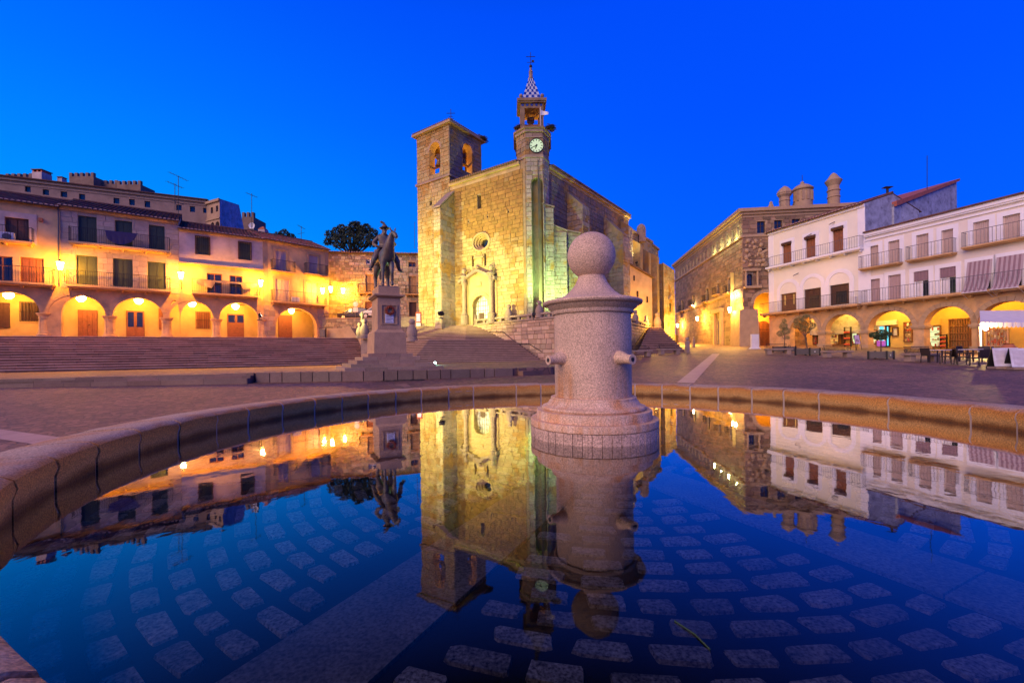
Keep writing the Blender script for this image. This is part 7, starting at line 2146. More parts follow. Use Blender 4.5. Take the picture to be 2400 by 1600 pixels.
he = [('ru', 'be'), ('be', 'ch'), ('ch', 'cf'), ('cf', 'n1'), ('n1', 'n2'), ('n2', 'po'), ('po', 'fa'), ('fa', 'mu'), ('ch', 'a1'), ('a1', 'a2'), ('a2', 'a3'), ('a3', 'a4'), ('ch', 'b1'), ('b1', 'b2'), ('b2', 'b3'), ('b3', 'b4'), ('ru', 'c1'), ('c1', 'c2'), ('c2', 'c3'), ('c3', 'c4'), ('ru', 'd1'), ('d1', 'd2'), ('d2', 'd3'), ('d3', 'd4'), ('ru', 't1'), ('t1', 't2'), ('t2', 't3')]
hs_ = skin('horse', hn, he, 'be', 'bronze', stt)
m = MB()
for x in (-.1, .1):
    b = Vector((.19 + x, -1.04, 2.78)); m.tube([b, b + Vector((x * .3, -.02, .16))], [.05, .008], 6)
m.build('ears', 'bronze', hs_)
m = MB()
for k in range(7):
    t = k / 6; p = Vector((0, -.78, 2.15)).lerp(Vector((.17, -.96, 2.78)), t); m.tube([p, p + Vector((.0, .14, -.05))], [.07, .03], 6)
m.build('mane', 'bronze', hs_)
m = MB(); N = 12
for k in range(N + 1):
    a = math.pi * (k / N); 
    for y in (-.25, .1, .45, .62): m.v.append(Vector((-.49 * math.cos(a), y, 1.62 + .47 * math.sin(a) + (.06 if y in (-.25, .62) and 3 < k < 9 else 0))))
for k in range(N):
    for j in range(3): m.f.append((k * 4 + j, k * 4 + j + 1, (k + 1) * 4 + j + 1, (k + 1) * 4 + j)); m.c.append(None)
m.build('saddle', 'bronze', stt, smooth=True)
rn = {'pe': ((0, .15, 2.02), .24), 'w': ((-.02, .12, 2.27), .2), 'ch': ((-.05, .07, 2.58), (.27, .2)), 'ne': ((-.04, .02, 2.86), .1), 'he': ((-.02, -.02, 3.02), .14), 'to': ((-.01, 0, 3.16), .12),
      'l1': ((-.33, .1, 2.66), .13), 'l2': ((-.58, .14, 2.36), .1), 'l3': ((-.44, -.14, 2.14), .075), 'l4': ((-.36, -.24, 2.11), .07),
      'r1': ((.27, .06, 2.64), .13), 'r2': ((.5, -.06, 2.32), .1), 'r3': ((.36, -.4, 2.34), .075), 'r4': ((.3, -.5, 2.37), .07),
      'p1': ((-.3, .0, 1.94), .2), 'p2': ((-.58, -.24, 1.5), .15), 'p3': ((-.72, -.1, 1.05), .09), 'p4': ((-.8, -.32, .97), .07),
      'q1': ((.3, .0, 1.94), .2), 'q2': ((.56, -.24, 1.48), .15), 'q3': ((.68, -.1, 1.03), .09), 'q4': ((.78, -.32, .95), .07)}
re2 = [('pe', 'w'), ('w', 'ch'), ('ch', 'ne'), ('ne', 'he'), ('he', 'to'), ('ch', 'l1'), ('l1', 'l2'), ('l2', 'l3'), ('l3', 'l4'), ('ch', 'r1'), ('r1', 'r2'), ('r2', 'r3'), ('r3', 'r4'), ('pe', 'p1'), ('p1', 'p2'), ('p2', 'p3'), ('p3', 'p4'), ('pe', 'q1'), ('q1', 'q2'), ('q2', 'q3'), ('q3', 'q4')]
rd = skin('rider', rn, re2, 'pe', 'bronze', stt)
m = MB().lathe([(.02, 3.40), (.05, 3.36), (.13, 3.27), (.165, 3.16), (.17, 3.12)][::-1], (-.01, 0), 16)
m.lathe([(.16, 3.11), (.25, 3.13), (.265, 3.15), (.17, 3.15)], (-.01, 0), 16, 1.0, 1.3); m.build('helmet', 'bronze', rd, smooth=50)
m = MB()
for k in range(9):
    a = k * .7; m.tube([Vector((-.02, .05, 3.34)), Vector((-.06 + .05 * math.cos(a), .1 + .05 * math.sin(a), 3.45)), Vector((-.13 + .09 * math.cos(a), .12 + .09 * math.sin(a), 3.5 + .03 * math.sin(a * 2)))], [.03, .035, .015], 5)
m.build('plume', 'bronze', rd)
m = MB(); m.tube([Vector((-.03, -.12, 2.98)), Vector((-.03, -.17, 2.86)), Vector((-.03, -.15, 2.76))], [.08, .075, .02], 8); m.ball((-.02, -.16, 3.03), .03, 6, 5); m.ball((-.07, -.135, 3.07), .02, 6, 5); m.ball((.03, -.135, 3.07), .02, 6, 5); m.build('beard_and_face', 'bronze', rd, smooth=True)
m = MB()
for hx, hy, hz in ((-.34, -.28, 2.1), (.28, -.55, 2.38)):
    for k in range(4): m.tube([Vector((hx + k * .03 - .05, hy, hz + .03)), Vector((hx + k * .03 - .05, hy - .06, hz)), Vector((hx + k * .03 - .05, hy - .03, hz - .05))], .016, 5)
    m.tube([Vector((hx + .05, hy + .03, hz + .02)), Vector((hx + .06, hy - .04, hz + .04))], .018, 5)
m.build('fingers', 'bronze', rd)
m = MB(); m.tube([Vector((-.46, -.28, 2.1)), Vector((.1, -.5, 2.02))], .025, 6); m.tube([Vector((-.4, -.3, 2.16)), Vector((-.38, -.3, 2.02))], .02, 6); m.ball((-.48, -.27, 2.11), .04, 8, 6); m.build('sword', 'bronze', stt)
m = MB()
for x in (-1, 1): m.tube([Vector((.28, -.52, 2.36)), Vector((.28 + x * .1, -.95, 2.42)), Vector((.28 + x * .09, -1.3, 2.42))], .014, 5)
m.build('reins', 'bronze', stt)
m = MB()
for x in (-.79, .77): m.tube([Vector((x * .72, .05, 1.75)), Vector((x, -.28, .92))], .014, 5); m.box(x - .08, x + .08, -.4, -.2, .87, .9)
m.build('stirrups', 'bronze', stt)
MB().box(-.5, .5, -.8, 1.2, 0, .05).build('plinth', 'bronze', stt)
stt.scale = (1.05,) * 3; stt.location = Vector((PB.x, PB.y, 1.28 + ztop)) ; stt.rotation_euler = (0, 0, TH)
# small bronze figure on the wall left of the pedestal
fg = thing('bronze_figure', 'small dark bronze robed figure on the wall left of the pedestal', 'statue')
b = at(849, 757, 47)
skin('figure', {'f': ((0, 0, .05), .2), 'k': ((0, 0, .45), .17), 'p': ((0, .02, .72), .16), 'c': ((.02, -.02, 1.0), .17), 'n': ((.04, -.06, 1.15), .06), 'h': ((.05, -.1, 1.28), .1), 'a': ((-.18, -.02, 1.02), .06), 'b': ((-.24, -.12, .78), .05), 'd': ((.2, -.06, 1.02), .06), 'e': ((.22, -.22, .86), .05), 'g': ((.08, -.3, .88), .04)}, [('f', 'k'), ('k', 'p'), ('p', 'c'), ('c', 'n'), ('n', 'h'), ('c', 'a'), ('a', 'b'), ('c', 'd'), ('d', 'e'), ('e', 'g')], 'p', 'bronze', fg)
MB().box(-.35, .35, -.3, .3, -1.2, 0).build('block', 'grey_stone', fg)
fg.location = b
# green-white spot set in the terrace
gl = at(1019, 853.5, 29.5); t = thing('ground_spotlight', 'bright greenish spotlight on the terrace right of the pedestal steps', 'spotlight', tuple(gl))
MB().box(gl.x - .14, gl.x + .14, gl.y - .1, gl.y + .1, gl.z - .1, gl.z + .02).build('housing', 'iron', t)
g_ = MB().ball(gl + Vector((0, 0, .08)), .1, 12, 8).build('lens', 'lamp_green', t)
plight(gl + Vector((-.1, 0, .25)), 130, (.35, 1.0, .8), .06, t)
slight(gl + Vector((0, -.2, .25)), Vector((PB.x, PB.y, 6.8)), 900, (.55, 1.0, .5), 34, .6, .06, t)

# ------------------------------------------------------------------ cars and sign on the upper street
def car(name, lab, loc, rotz, matn, sc=1.0):
    t = thing(name, lab, 'car')
    prof = [(-2.1, .32), (-2.12, .62), (-2.0, .78), (-1.25, .92), (-.55, 1.42), (.2, 1.50), (1.15, 1.46), (1.85, 1.05), (2.05, .95), (2.1, .5), (2.05, .32)]
    low = [(-2.1, .32), (-2.12, .62), (-2.0, .78), (-1.25, .92), (1.85, 1.0), (2.05, .95), (2.1, .5), (2.05, .32)]
    def ext(m, pr, w0, w1f):
        n = len(pr); k = len(m.v)
        for sg in (-1, 1):
            for x, z in pr: m.v.append(Vector((x, sg * (w0 - w1f(z)), z)))
        m.f.append(tuple(k + i for i in range(n))); m.f.append(tuple(k + n + i for i in range(n))[::-1])
        for i in range(n): m.f.append((k + i, k + n + i, k + n + (i + 1) % n, k + (i + 1) % n)[::1])
        m.c += [None] * (n + 2)
    m = MB(); ext(m, low, .86, lambda z: .06 * abs(z - .65)); o = m.build('body', matn, t, bevel=.05)
    m = MB(); ext(m, [(-1.2, .93), (-.55, 1.40), (.2, 1.475), (1.15, 1.43), (1.75, 1.0)], .80, lambda z: max(0, z - .93) * .28); m.build('windows', 'glass', o)
    m = MB(); ext(m, [(-.62, 1.42), (.2, 1.51), (1.2, 1.47), (1.12, 1.40), (.2, 1.44), (-.5, 1.36)], .68, lambda z: 0)
    for sg in (-1, 1):
        for x0, z0_, x1, z1_ in ((-1.22, .93, -.55, 1.42), (.25, .95, .25, 1.46), (1.75, 1.0, 1.15, 1.44)): m.tube([Vector((x0, sg * .80, z0_)), Vector((x1, sg * .67, z1_))], .035, 6)
    m.build('roof', matn, o)
    for x in (-1.35, 1.3):
        for sg in (-1, 1):
            m = MB(); m.tube([Vector((x, sg * .72, .33)), Vector((x, sg * .88, .33))], .33, 20); w = m.build('wheel', 'rubber', t)
            m = MB(); m.tube([Vector((x, sg * .86, .33)), Vector((x, sg * .895, .33))], .2, 14); m.build('rim', 'white_paint', w)
    for sg in (-1, 1):
        MB().box(-2.14, -1.95, sg * .62 - .14, sg * .62 + .14, .62, .76).build('headlight', 'glass', t); MB().box(2.0, 2.13, sg * .65 - .1, sg * .65 + .1, .75, .92).build('tail_light', 'goods_red', t)
    MB().box(-2.16, -2.1, -.25, .25, .4, .5).build('number_plate', 'white_paint', t)
    t.location = loc; t.rotation_euler = (0, 0, rotz); t.scale = (sc,) * 3
    return t
p = at(889, 744, 56.8); car('parked_car', 'white car parked behind the statue pedestal', (p.x, p.y, UZ + .005), 0.03, 'car_white', 1.12)
p = at(836, 744, 58.4); car('parked_car', 'dark purple car parked left of the white car', (p.x, p.y, UZ + .005), 0.03, 'car_dark', 1.1)
p = at(834, 744, 55.6); t = thing('road_sign', 'road sign seen from behind beside the dark car', 'sign', (p.x, p.y, UZ - .1))
m = MB(); m.tube([Vector((p.x, p.y, UZ - .4)), Vector((p.x, p.y, at(834, 707, 55.6).z))], .05, 8); m.build('pole', 'iron_grey', t)
zc = at(834, 713, 55.6).z; m = MB(); m.tube([Vector((p.x, p.y - .06, zc)), Vector((p.x, p.y - .09, zc))], .33, 20); m.build('round_plate', 'menu_board', t); MB().box(p.x - .3, p.x + .3, p.y - .09, p.y - .06, zc - 1.0, zc - .42).build('square_plate', 'menu_board', t)

# ------------------------------------------------------------------ trees
def leafy(m, c, r, n, size, sc=(1, 1, 1), droop=0.0):
    for k in range(n):
        while True:
            v = Vector((random.uniform(-1, 1), random.uniform(-1, 1), random.uniform(-1, 1)))
            if v.length < 1: break
        if v.length > 1e-3: v = v.normalized() * (v.length ** 0.55)
        p = Vector(c) + Vector((v.x * r * sc[0], v.y * r * sc[1], v.z * r * sc[2]))
        u = Vector((random.uniform(-1, 1), random.uniform(-1, 1), random.uniform(-1, 1))).normalized() * size * random.uniform(.6, 1.3)
        w = u.cross(Vector((random.uniform(-1, 1), random.uniform(-1, 1), random.uniform(-1, 1))).normalized()) * .45
        m.poly(p - u, p - w, p + u, p + w)
def tree(name, lab, base, blobs, leafm, size, dens, group, trunk_r=.08, lean=(0, 0), cat='tree', fork=0.55):
    t = thing(name, lab, cat, tuple(base), group)
    b = Vector(base); top = sum((Vector(x[0]) for x in blobs), Vector()) / len(blobs)
    fk = b.lerp(Vector((top.x, top.y, min(x[0][2] for x in blobs))), fork) + Vector((lean[0], lean[1], 0))
    m = MB(); m.tube([b, b.lerp(fk, .5) + Vector((lean[0] * .4, 0, 0)), fk], [trunk_r, trunk_r * .8, trunk_r * .65], 8)
    for c, r, *_ in blobs:
        c = Vector(c); m.tube([fk, fk.lerp(c, .5) + Vector((0, 0, -r * .15)), c + Vector((0, 0, r * .2))], [trunk_r * .5, trunk_r * .3, trunk_r * .1], 6)
        for q in range(4):
            e = c + Vector((random.uniform(-1, 1), random.uniform(-1, 1), random.uniform(-.4, 1))) * r * .8; m.tube([fk.lerp(c, .6), e], [trunk_r * .2, trunk_r * .05], 4)
    m.build('trunk', 'bark', t, smooth=50)
    m = MB()
    for c, r, *s_ in blobs: leafy(m, c, r, int(dens * 7 * r ** 2 / size ** 2), size, s_[0] if s_ else (1, 1, 1))
    m.build('crown', leafm, t)
    return t
random.seed(77)
def blob(x, y, Y, rpx, sc=(1, 1, 1), dy=0): return (tuple(at(x, y, Y + dy)), rpx * Y / 1000, sc)
B = [blob(774, 552, 88, 12), blob(768, 566, 88, 9), blob(790, 546, 88, 13), blob(801, 537, 89, 12, dy=2), blob(815, 545, 88, 14), blob(830, 533, 88, 15), blob(846, 541, 88, 13), blob(860, 536, 88, 12, dy=1), blob(874, 547, 88, 12), blob(888, 556, 88, 8), blob(838, 526, 88, 8), blob(822, 562, 86, 18), blob(850, 562, 86, 18), blob(795, 566, 86, 17), blob(872, 566, 86, 13)]
tree('evergreen_tree', 'dense dark tree rising behind the stone house roof', at(828, 640, 88), B, 'leaf_dark', .32, 3.0, 'trees behind the houses', .5)
B = [blob(652, 552, 92, 9), blob(668, 548, 92, 11), blob(684, 556, 92, 8)]
tree('small_tree', 'small dark tree far behind the end house roof', at(668, 640, 92), B, 'leaf_dark', .3, 3.0, 'trees behind the houses', .3)

# planters with trees
def planter(loc, rotz, w, h, lab, group='metal planter boxes in front of the arcades'):
    t = thing('planter_box', lab, 'planter', (0, 0, 0), group)
    e = .06
    for k, (a, b, c, d) in enumerate(((-w / 2, w / 2, -w / 2, -w / 2 + e), (-w / 2, w / 2, w / 2 - e, w / 2), (-w / 2, -w / 2 + e, -w / 2 + e, w / 2 - e), (w / 2 - e, w / 2, -w / 2 + e, w / 2 - e))):
        MB().box(a, b, c, d, .1, h).build('side_panel', 'planter_metal', t, bevel=.01)
    MB().box(-w / 2 + e, w / 2 - e, -w / 2 + e, w / 2 - e, .2, h - .08).build('soil', 'bark', t)
    for sx_ in (-1, 1):
        for sy_ in (-1, 1): MB().box(sx_ * w / 2 - .05, sx_ * w / 2 + .05, sy_ * w / 2 - .05, sy_ * w / 2 + .05, 0, h + .05).build('corner_post', 'iron', t)
    m = MB(); m.tube([Vector((.0, -w / 2 - .015, h * .55)), Vector((0, -w / 2 + .01, h * .55))], .05, 10); m.build('badge', 'white_paint', t)
    t.location = loc; t.rotation_euler = (0, 0, rotz)
    return t
p1 = on_ground(1838, 826); p2 = on_ground(1893, 833); p3 = on_ground(2065, 842)
planter(p1, .3, 1.25, .55, 'dark metal planter box with a pale olive tree, behind the leftmost right-hand bench')
planter(p2, .35, 1.15, .56, 'dark metal planter box with a leaning olive tree before the first arch')
planter(p3, .5, 1.0, .52, 'dark metal planter box with a round dark shrub before the cooler shop')
def pb(p, x, y, rpx, sc=(1, 1, 1)): q = at(x, y, p.y); return (tuple(q), rpx * p.y / 1000, sc)
tree('olive_tree', 'slim olive tree with pale leaves in the planter by the palace arch', p1 + Vector((0, 0, .4)), [pb(p1, 1836, 764, 9), pb(p1, 1829, 781, 8), pb(p1, 1842, 776, 9), pb(p1, 1838, 752, 5), pb(p1, 1846, 790, 5)], 'leaf_olive', .055, 1.6, 'trees in planters', .05, (.03, 0), fork=.75)
tree('olive_tree', 'leaning olive tree with a wide pale crown before the first arch', p2 + Vector((0, 0, .4)), [pb(p2, 1872, 753, 11), pb(p2, 1889, 748, 11), pb(p2, 1901, 763, 10), pb(p2, 1881, 768, 9), pb(p2, 1866, 764, 6), pb(p2, 1893, 775, 6)], 'leaf_olive', .055, 1.5, 'trees in planters', .06, (.02, 0), fork=.7)
tree('round_shrub', 'dark green shrub with a flat round crown in the planter by the cooler shop', p3 + Vector((0, 0, .4)), [pb(p3, 2050, 785, 10, (1.2, 1, .7)), pb(p3, 2066, 781, 11, (1.2, 1, .8)), pb(p3, 2080, 783, 8, (1.2, 1, .7)), pb(p3, 2063, 791, 11, (1.3, 1, .5))], 'leaf_green', .06, 3.0, 'trees in planters', .045, (0, 0), fork=.85)

# benches: stone slab with scrolled iron backrest
bp = thing('stone_bench', 'x', 'bench')
MB().box(-1.05, 1.05, -.28, .28, .36, .48).build('seat', 'grey_stone', bp, bevel=.02)
for x in (-.75, .75): MB().box(x - .17, x + .17, -.2, .2, 0, .36).build('support', 'grey_stone', bp, bevel=.015)
m = MB()
for k in range(19):
    x = -.78 + 1.56 * k / 18
    m.tube([Vector((x, .2, .48)), Vector((x, .23, .62)), Vector((x + .03, .28, .74)), Vector((x, .3, .86))], .011, 5)
m.tube([Vector((-.82, .3, .86)), Vector((.82, .3, .86))], .018, 6); m.tube([Vector((-.8, .21, .54)), Vector((.8, .21, .54))], .014, 6)
for sg in (-1, 1):
    pts = [Vector((sg * (.9 + .12 * math.cos(a) * (1 - a / 16)), .1, .62 + .13 * math.sin(a) * (1 - a / 16))) for a in [i * .5 for i in range(22)]]
    m.tube(pts, .012, 5)
m.build('backrest', 'iron', bp)
bu_ = [False]
for (x, y, rz, sc, lab) in ((1498, 835, .25, 1.1, 'stone bench with iron back just right of the fountain pillar'), (1568, 830.5, .28, 1.1, 'stone bench with iron back before the side stairs'),
                        (1824, 830, -.1, 1.05, 'stone bench with iron back by the pale info pylon'), (1962, 837.5, .05, 1.02, 'stone bench with iron back between the two middle planters'), (2160, 847, .1, 1.06, 'stone bench with iron back beside the cafe chairs')):
    q = on_ground(x, y); place(bp, bu_, q, rz, lab, 'stone benches of the square', sc)

# cafe chairs and tables
cp = thing('rattan_chair', 'x', 'chair')
m = MB(); m.box(-.26, .26, -.25, .25, .40, .46); m.build('seat', 'rattan', cp, bevel=.015)
m = MB(); m.hexa([(-.25, .22, .46), (.25, .22, .46), (.25, .26, .46), (-.25, .26, .46), (-.26, .30, .86), (.26, .30, .86), (.26, .34, .86), (-.26, .34, .86)]); m.build('backrest', 'rattan', cp, bevel=.015)
for x in (-.24, .24):
    for y, y2 in ((-.22, -.22), (.24, .27)): m = MB(); m.tube([Vector((x, y2, 0)), Vector((x, y, .42))], .024, 6); m.build('leg', 'rattan', cp)
    m = MB(); m.tube([Vector((x * 1.08, .27, .66)), Vector((x * 1.08, -.2, .66)), Vector((x * 1.05, -.23, .42))], .022, 6); m.build('armrest', 'rattan', cp)
cu = [False]
for (x, y, rz, lab) in ((2178, 850.5, R(98), 'dark rattan chair in profile, leftmost at the cafe'), (2221, 853.5, R(-160), 'dark rattan chair with its back to us, second at the cafe'), (2256, 855, R(60), 'dark rattan chair in the middle of the cafe row, turned sideways'), (2294, 858, R(178), 'dark rattan chair square-on with its back to us, right of the middle'),
                    (2262, 843, R(10), 'rattan chair behind the first row, lit from the canopy lamp'), (2312, 845, R(-30), 'rattan chair under the canopy edge near the lamp'), (2345, 846, R(30), 'rattan chair behind the left menu board'), (2232, 843.5, R(200), 'rattan chair behind the row, nearest the bench end')):
    q = on_ground(x, y); q = Vector((q.x, q.y, q.z + .012)); place(cp, cu, q, rz, lab, 'rattan chairs of the cafe terrace')
tp = thing('cafe_table', 'x', 'table')
MB().box(-.38, .38, -.38, .38, .70, .74).build('top', 'cloth_white', tp, bevel=.01)
for x in (-.33, .33):
    for y in (-.33, .33): MB().box(x - .025, x + .025, y - .025, y + .025, 0, .70).build('leg', 'rattan', tp)
tu = [False]
for (x, y, lab) in ((2203, 849.5, 'small square cafe table between the two left chairs'), (2324, 855, 'small square cafe table left of the menu boards'), (2275, 848, 'small square cafe table behind the middle chairs'), (2392, 852, 'small square cafe table behind the right menu board')):
    q = on_ground(x, y); place(tp, tu, Vector((q.x, q.y, q.z + .012)), .2, lab, 'tables of the cafe terrace')
# menu boards
for (x, y, lab) in ((2352, 864, 'white sloping menu board, left of the pair at the right edge'), (2393, 866, 'white sloping menu board cut by the right edge')):
    q = on_ground(x, y); t = thing('menu_board', lab, 'board', (0, 0, 0), 'menu boards of the cafe')
    MB().hexa([(-.47, -.3, .12), (.47, -.3, .12), (.47, -.26, .12), (-.47, -.26, .12), (-.40, .0, 1.0), (.54, .0, 1.0), (.54, .04, 1.0), (-.40, .04, 1.0)]).build('panel', 'menu_board', t)
    m = MB(); random.seed(int(x))
    for k in range(11):
        f = .14 + .068 * k; z = .12 + .88 * f; yy = -.3 + .3 * f - .004; x0 = -.4 + .07 * f
        m.poly((x0, yy, z), (x0 + random.uniform(.4, .75), yy, z), (x0 + random.uniform(.4, .75), yy + .008, z + .022), (x0, yy + .008, z + .022))
    m.build('print_lines', 'shutter_lilac', t)
    MB().box(-.5, .5, -.42, .2, 0, .1).build('base', 'grey_stone', t); MB().hexa([(-.5, .25, 0), (.5, .25, 0), (.5, .29, 0), (-.5, .29, 0), (-.4, .05, 1.0), (.54, .05, 1.0), (.54, .08, 1.0), (-.4, .08, 1.0)]).build('rear_leg', 'iron', t)
    t.location = Vector((q.x, q.y, q.z + .012)); t.rotation_euler = (0, 0, -.35)
# canopy with scalloped valance and lamp
c0 = at(2283, 737, 31.0); cn = thing('cafe_canopy', 'white cafe canopy with scalloped edge at the right', 'canopy', (c0.x, c0.y, gz(c0.x, c0.y)))
g0_ = gz(c0.x, c0.y); zt = at(2283, 757, 31).z; zt2 = at(2283, 736, 31).z; X0, X1, Y0, Y1 = c0.x, c0.x + 7.0, 30.6, 34.5
m = MB(); N = 14
for i in range(N + 1):
    x = X0 + (X1 - X0) * i / N
    for j in range(5):
        v = j / 4; m.v.append(Vector((x + 1.09 * (Y1 - Y0) * v, Y0 + (Y1 - Y0) * v, zt + (zt2 + .55 - zt) * v - .08 * math.sin(math.pi * v) - .04 * math.sin(i * 1.3) * math.sin(math.pi * v))))
for i in range(N):
    for j in range(4): m.f.append((i * 5 + j, (i + 1) * 5 + j, (i + 1) * 5 + j + 1, i * 5 + j + 1)); m.c.append(None)
m.build('roof_cloth', 'cloth_white', cn, smooth=True)
m = MB(); n = 22
for k in range(n):
    a = X0 + (X1 - X0) * k / n; b = X0 + (X1 - X0) * (k + 1) / n; yy = Y0 - .02 + .02 * (k % 2)
    q = [(a, yy, zt), (b, yy, zt)] + [(b + (a - b) * j / 6, yy, zt - .28 - .1 * math.sin(math.pi * j / 6)) for j in range(7)]
    m.poly(*q)
m.build('valance', 'cloth_white', cn)
for x, y in ((X0 + .1, Y0 + .1), (X1 - .1, Y0 + .1), (X0 + .1 + 1.09 * (Y1 - Y0), Y1), (X1 - .1 + 1.09 * (Y1 - Y0), Y1)):
    zz = zt if y < 32 else zt2 + .5
    MB().box(x - .04, x + .04, y - .04, y + .04, g0_, zz).build('post', 'white_paint', cn)
lp = at(2310, 770, 30.3); t = thing('canopy_lamp', 'dazzling lamp hung at the front left of the canopy', 'lamp', tuple(lp))
g_ = MB().ball(lp, .13, 12, 8).build('bulb', 'lamp_white', t)
MB().tube([lp + Vector((0, 0, .12)), Vector((lp.x, Y0 + .1, zt))], .015, 5).build('cable', 'iron', t)
plight(lp, 1100, (1.0, .62, .2), .08, t)
q = on_ground(2364, 843); t = thing('clay_jar', 'big round terracotta jar behind the menu boards', 'jar', tuple(q))
MB().lathe([(.18, q.z), (.3, q.z + .15), (.42, q.z + .45), (.40, q.z + .7), (.24, q.z + .9), (.2, q.z + .95), (.25, q.z + 1.0)], (q.x, q.y), 20).build('body', 'terracotta', t, smooth=50); MB().lathe([(.2, q.z + .97), (.19, q.z + .985)], (q.x, q.y), 16).build('mouth', 'black', t)
# A-board and info pylon
q = on_ground(2008, 821); t = thing('poster_stand', 'easel stand with a violet poster before the souvenir shop', 'sign', (0, 0, 0))
m = MB()
for x in (-.45, .45): m.tube([Vector((x, -.25, 0)), Vector((x * .8, 0, 1.75))], .025, 6); m.tube([Vector((x, .4, 0)), Vector((x * .8, .02, 1.75))], .025, 6)
m.build('legs', 'iron', t)
MB().hexa([(-.42, -.14, .75), (.42, -.14, .75), (.42, -.11, .75), (-.42, -.11, .75), (-.36, 0, 1.75), (.36, 0, 1.75), (.36, .03, 1.75), (-.36, .03, 1.75)]).build('poster', 'poster', t)
m = MB()
for z0_, z1_, x0, x1 in ((1.1, 1.17, -.25, .2), (1.22, 1.27, -.2, .1), (1.0, 1.04, -.28, .24)): m.hexa([(x0, -.145 + .14 * (z0_ - .75), z0_), (x1, -.145 + .14 * (z0_ - .75), z0_), (x1, -.13 + .14 * (z0_ - .75), z0_), (x0, -.13 + .14 * (z0_ - .75), z0_), (x0, -.145 + .14 * (z1_ - .75), z1_), (x1, -.145 + .14 * (z1_ - .75), z1_), (x1, -.13 + .14 * (z1_ - .75), z1_), (x0, -.13 + .14 * (z1_ - .75), z1_)])
m.build('print', 'car_dark', t)
t.location = q; t.rotation_euler = (0, 0, .25); t.scale = (.85,) * 3
q = on_ground(1769, 817.5); t = thing('info_pylon', 'plain pale stone-white information pylon before the palace arch', 'sign', tuple(q))
MB().hexa([(q.x - .62, q.y - .25, q.z), (q.x + .62, q.y - .25, q.z), (q.x + .62, q.y + .25, q.z), (q.x - .62, q.y + .25, q.z), (q.x - .42, q.y - .2, q.z + .2), (q.x + .42, q.y - .2, q.z + .2), (q.x + .42, q.y + .2, q.z + .2), (q.x - .42, q.y + .2, q.z + .2)]).build('foot', 'cloth_white', t)
MB().box(q.x - .42, q.x + .42, q.y - .14, q.y + .14, q.z + .2, q.z + 1.68).build('slab', 'cloth_white', t, bevel=.02)

# ------------------------------------------------------------------ hill, mansion and castle behind the left houses
m = MB(); nx, ny = 40, 24
for i in range(nx + 1):
    for j in range(ny + 1):
        x = -230 + 215 * i / nx; y = 66 + 150 * j / ny
        e = 1 / (1 + math.exp((x + 62 - (y - 66) * -.35) / 9)); e2 = min(1, (y - 66) / 14)
        m.v.append(Vector((x, y, 2 + (20 + .22 * (y - 66)) * e * e2)))
for i in range(nx):
    for j in range(ny): m.f.append((i * (ny + 1) + j, (i + 1) * (ny + 1) + j, (i + 1) * (ny + 1) + j + 1, i * (ny + 1) + j + 1)); m.c.append(None)
o = m.build('hill', 'hill_grass', base=(-120, 120, 0), smooth=True); props(o, 'dark hillside rising behind the arcade houses', 'hill', kind='structure')
HB = Face.px(-120, 75 * 3313 / 3440, 488, 75 * 3313 / 2832)
hb = thing('hilltop_mansion', 'long pale mansion with small square windows above the arcade roofs', 'building', tuple(HB.pt(HB.L / 2, 18)))
zh = HB.z(250, 443)
HWn = [HB.rect(*w) for w in ((58, 72, 437, 450), (100, 115, 444, 457), (142, 157.6, 449, 462), (185, 199.5, 454.6, 468), (266, 280, 464, 477.5), (302.6, 316, 467, 481), (338.7, 352, 471.5, 486), (413, 425.7, 480, 493), (445, 457, 483.6, 497), (476, 488, 487.5, 499.4))]
m = MB(); wall(m, HB, 0, HB.L, 16, zh, HWn, .4); m.build('wall', 'mansion_plaster', hb)
for w in HWn: window(hb, HB, w, 'glass', 'iron', rec=.3, leaves=1)
m = MB(); m.fbox(HB, 0, HB.L, zh - .5, zh - .02, 0, .35); m.fbox(HB, 0, HB.L, zh - 1.1, zh - .9, 0, .12); m.build('cornice', 'stone_trim', hb)
m = MB(); m.hexa([HB.pt(0, zh - .02, .7), HB.pt(HB.L + .3, zh - .02, .7), HB.pt(HB.L + .3, zh + 1.2, -8), HB.pt(0, zh + 1.2, -8), HB.pt(0, zh + .18, .7), HB.pt(HB.L + .3, zh + .18, .7), HB.pt(HB.L + .3, zh + 1.4, -8), HB.pt(0, zh + 1.4, -8)]); m.build('roof', 'roof_base', hb)
e0 = HB.pt(HB.L, 0); e1 = at(519, 830, e0.y - 2.0); HB2 = Face(e0, e1)
z2_ = HB2.z(517, 465); m = MB(); lg = HB2.rect(503, 514, 521, 545)
w2 = [HB2.rect(494, 499, 486, 500), HB2.rect(506, 511, 482, 496), HB2.rect(494, 502, 521, 545) + ('arch',), HB2.rect(505, 514, 519, 545) + ('arch',)]
wall(m, HB2, 0, HB2.L, 16, z2_, w2, .5); m.build('wing_wall', 'mansion_plaster', hb)
for w in w2[:2]: window(hb, HB2, w, 'glass', 'iron', rec=.3, leaves=1)
m = MB(); m.fbox(HB2, 0, HB2.L + .2, z2_ - .5, z2_, 0, .35); zz = HB2.z(505, 512); m.fbox(HB2, 0, HB2.L + .1, zz - .2, zz, 0, .2); m.build('wing_cornice', 'stone_trim', hb)
s0_ = e1; HB3 = Face(s0_, at(576, 830, s0_.y + 9))
za, zb_, zc = z2_, HB3.z(558, 479), HB3.z(574, 540)
m = MB(); m.poly(HB3.pt(0, 16), HB3.pt(HB3.L, 16), HB3.pt(HB3.L, zc), HB3.pt(HB3.s(560, 480), zb_), HB3.pt(0, za)); m.build('gable_wall', 'render_grey', hb)
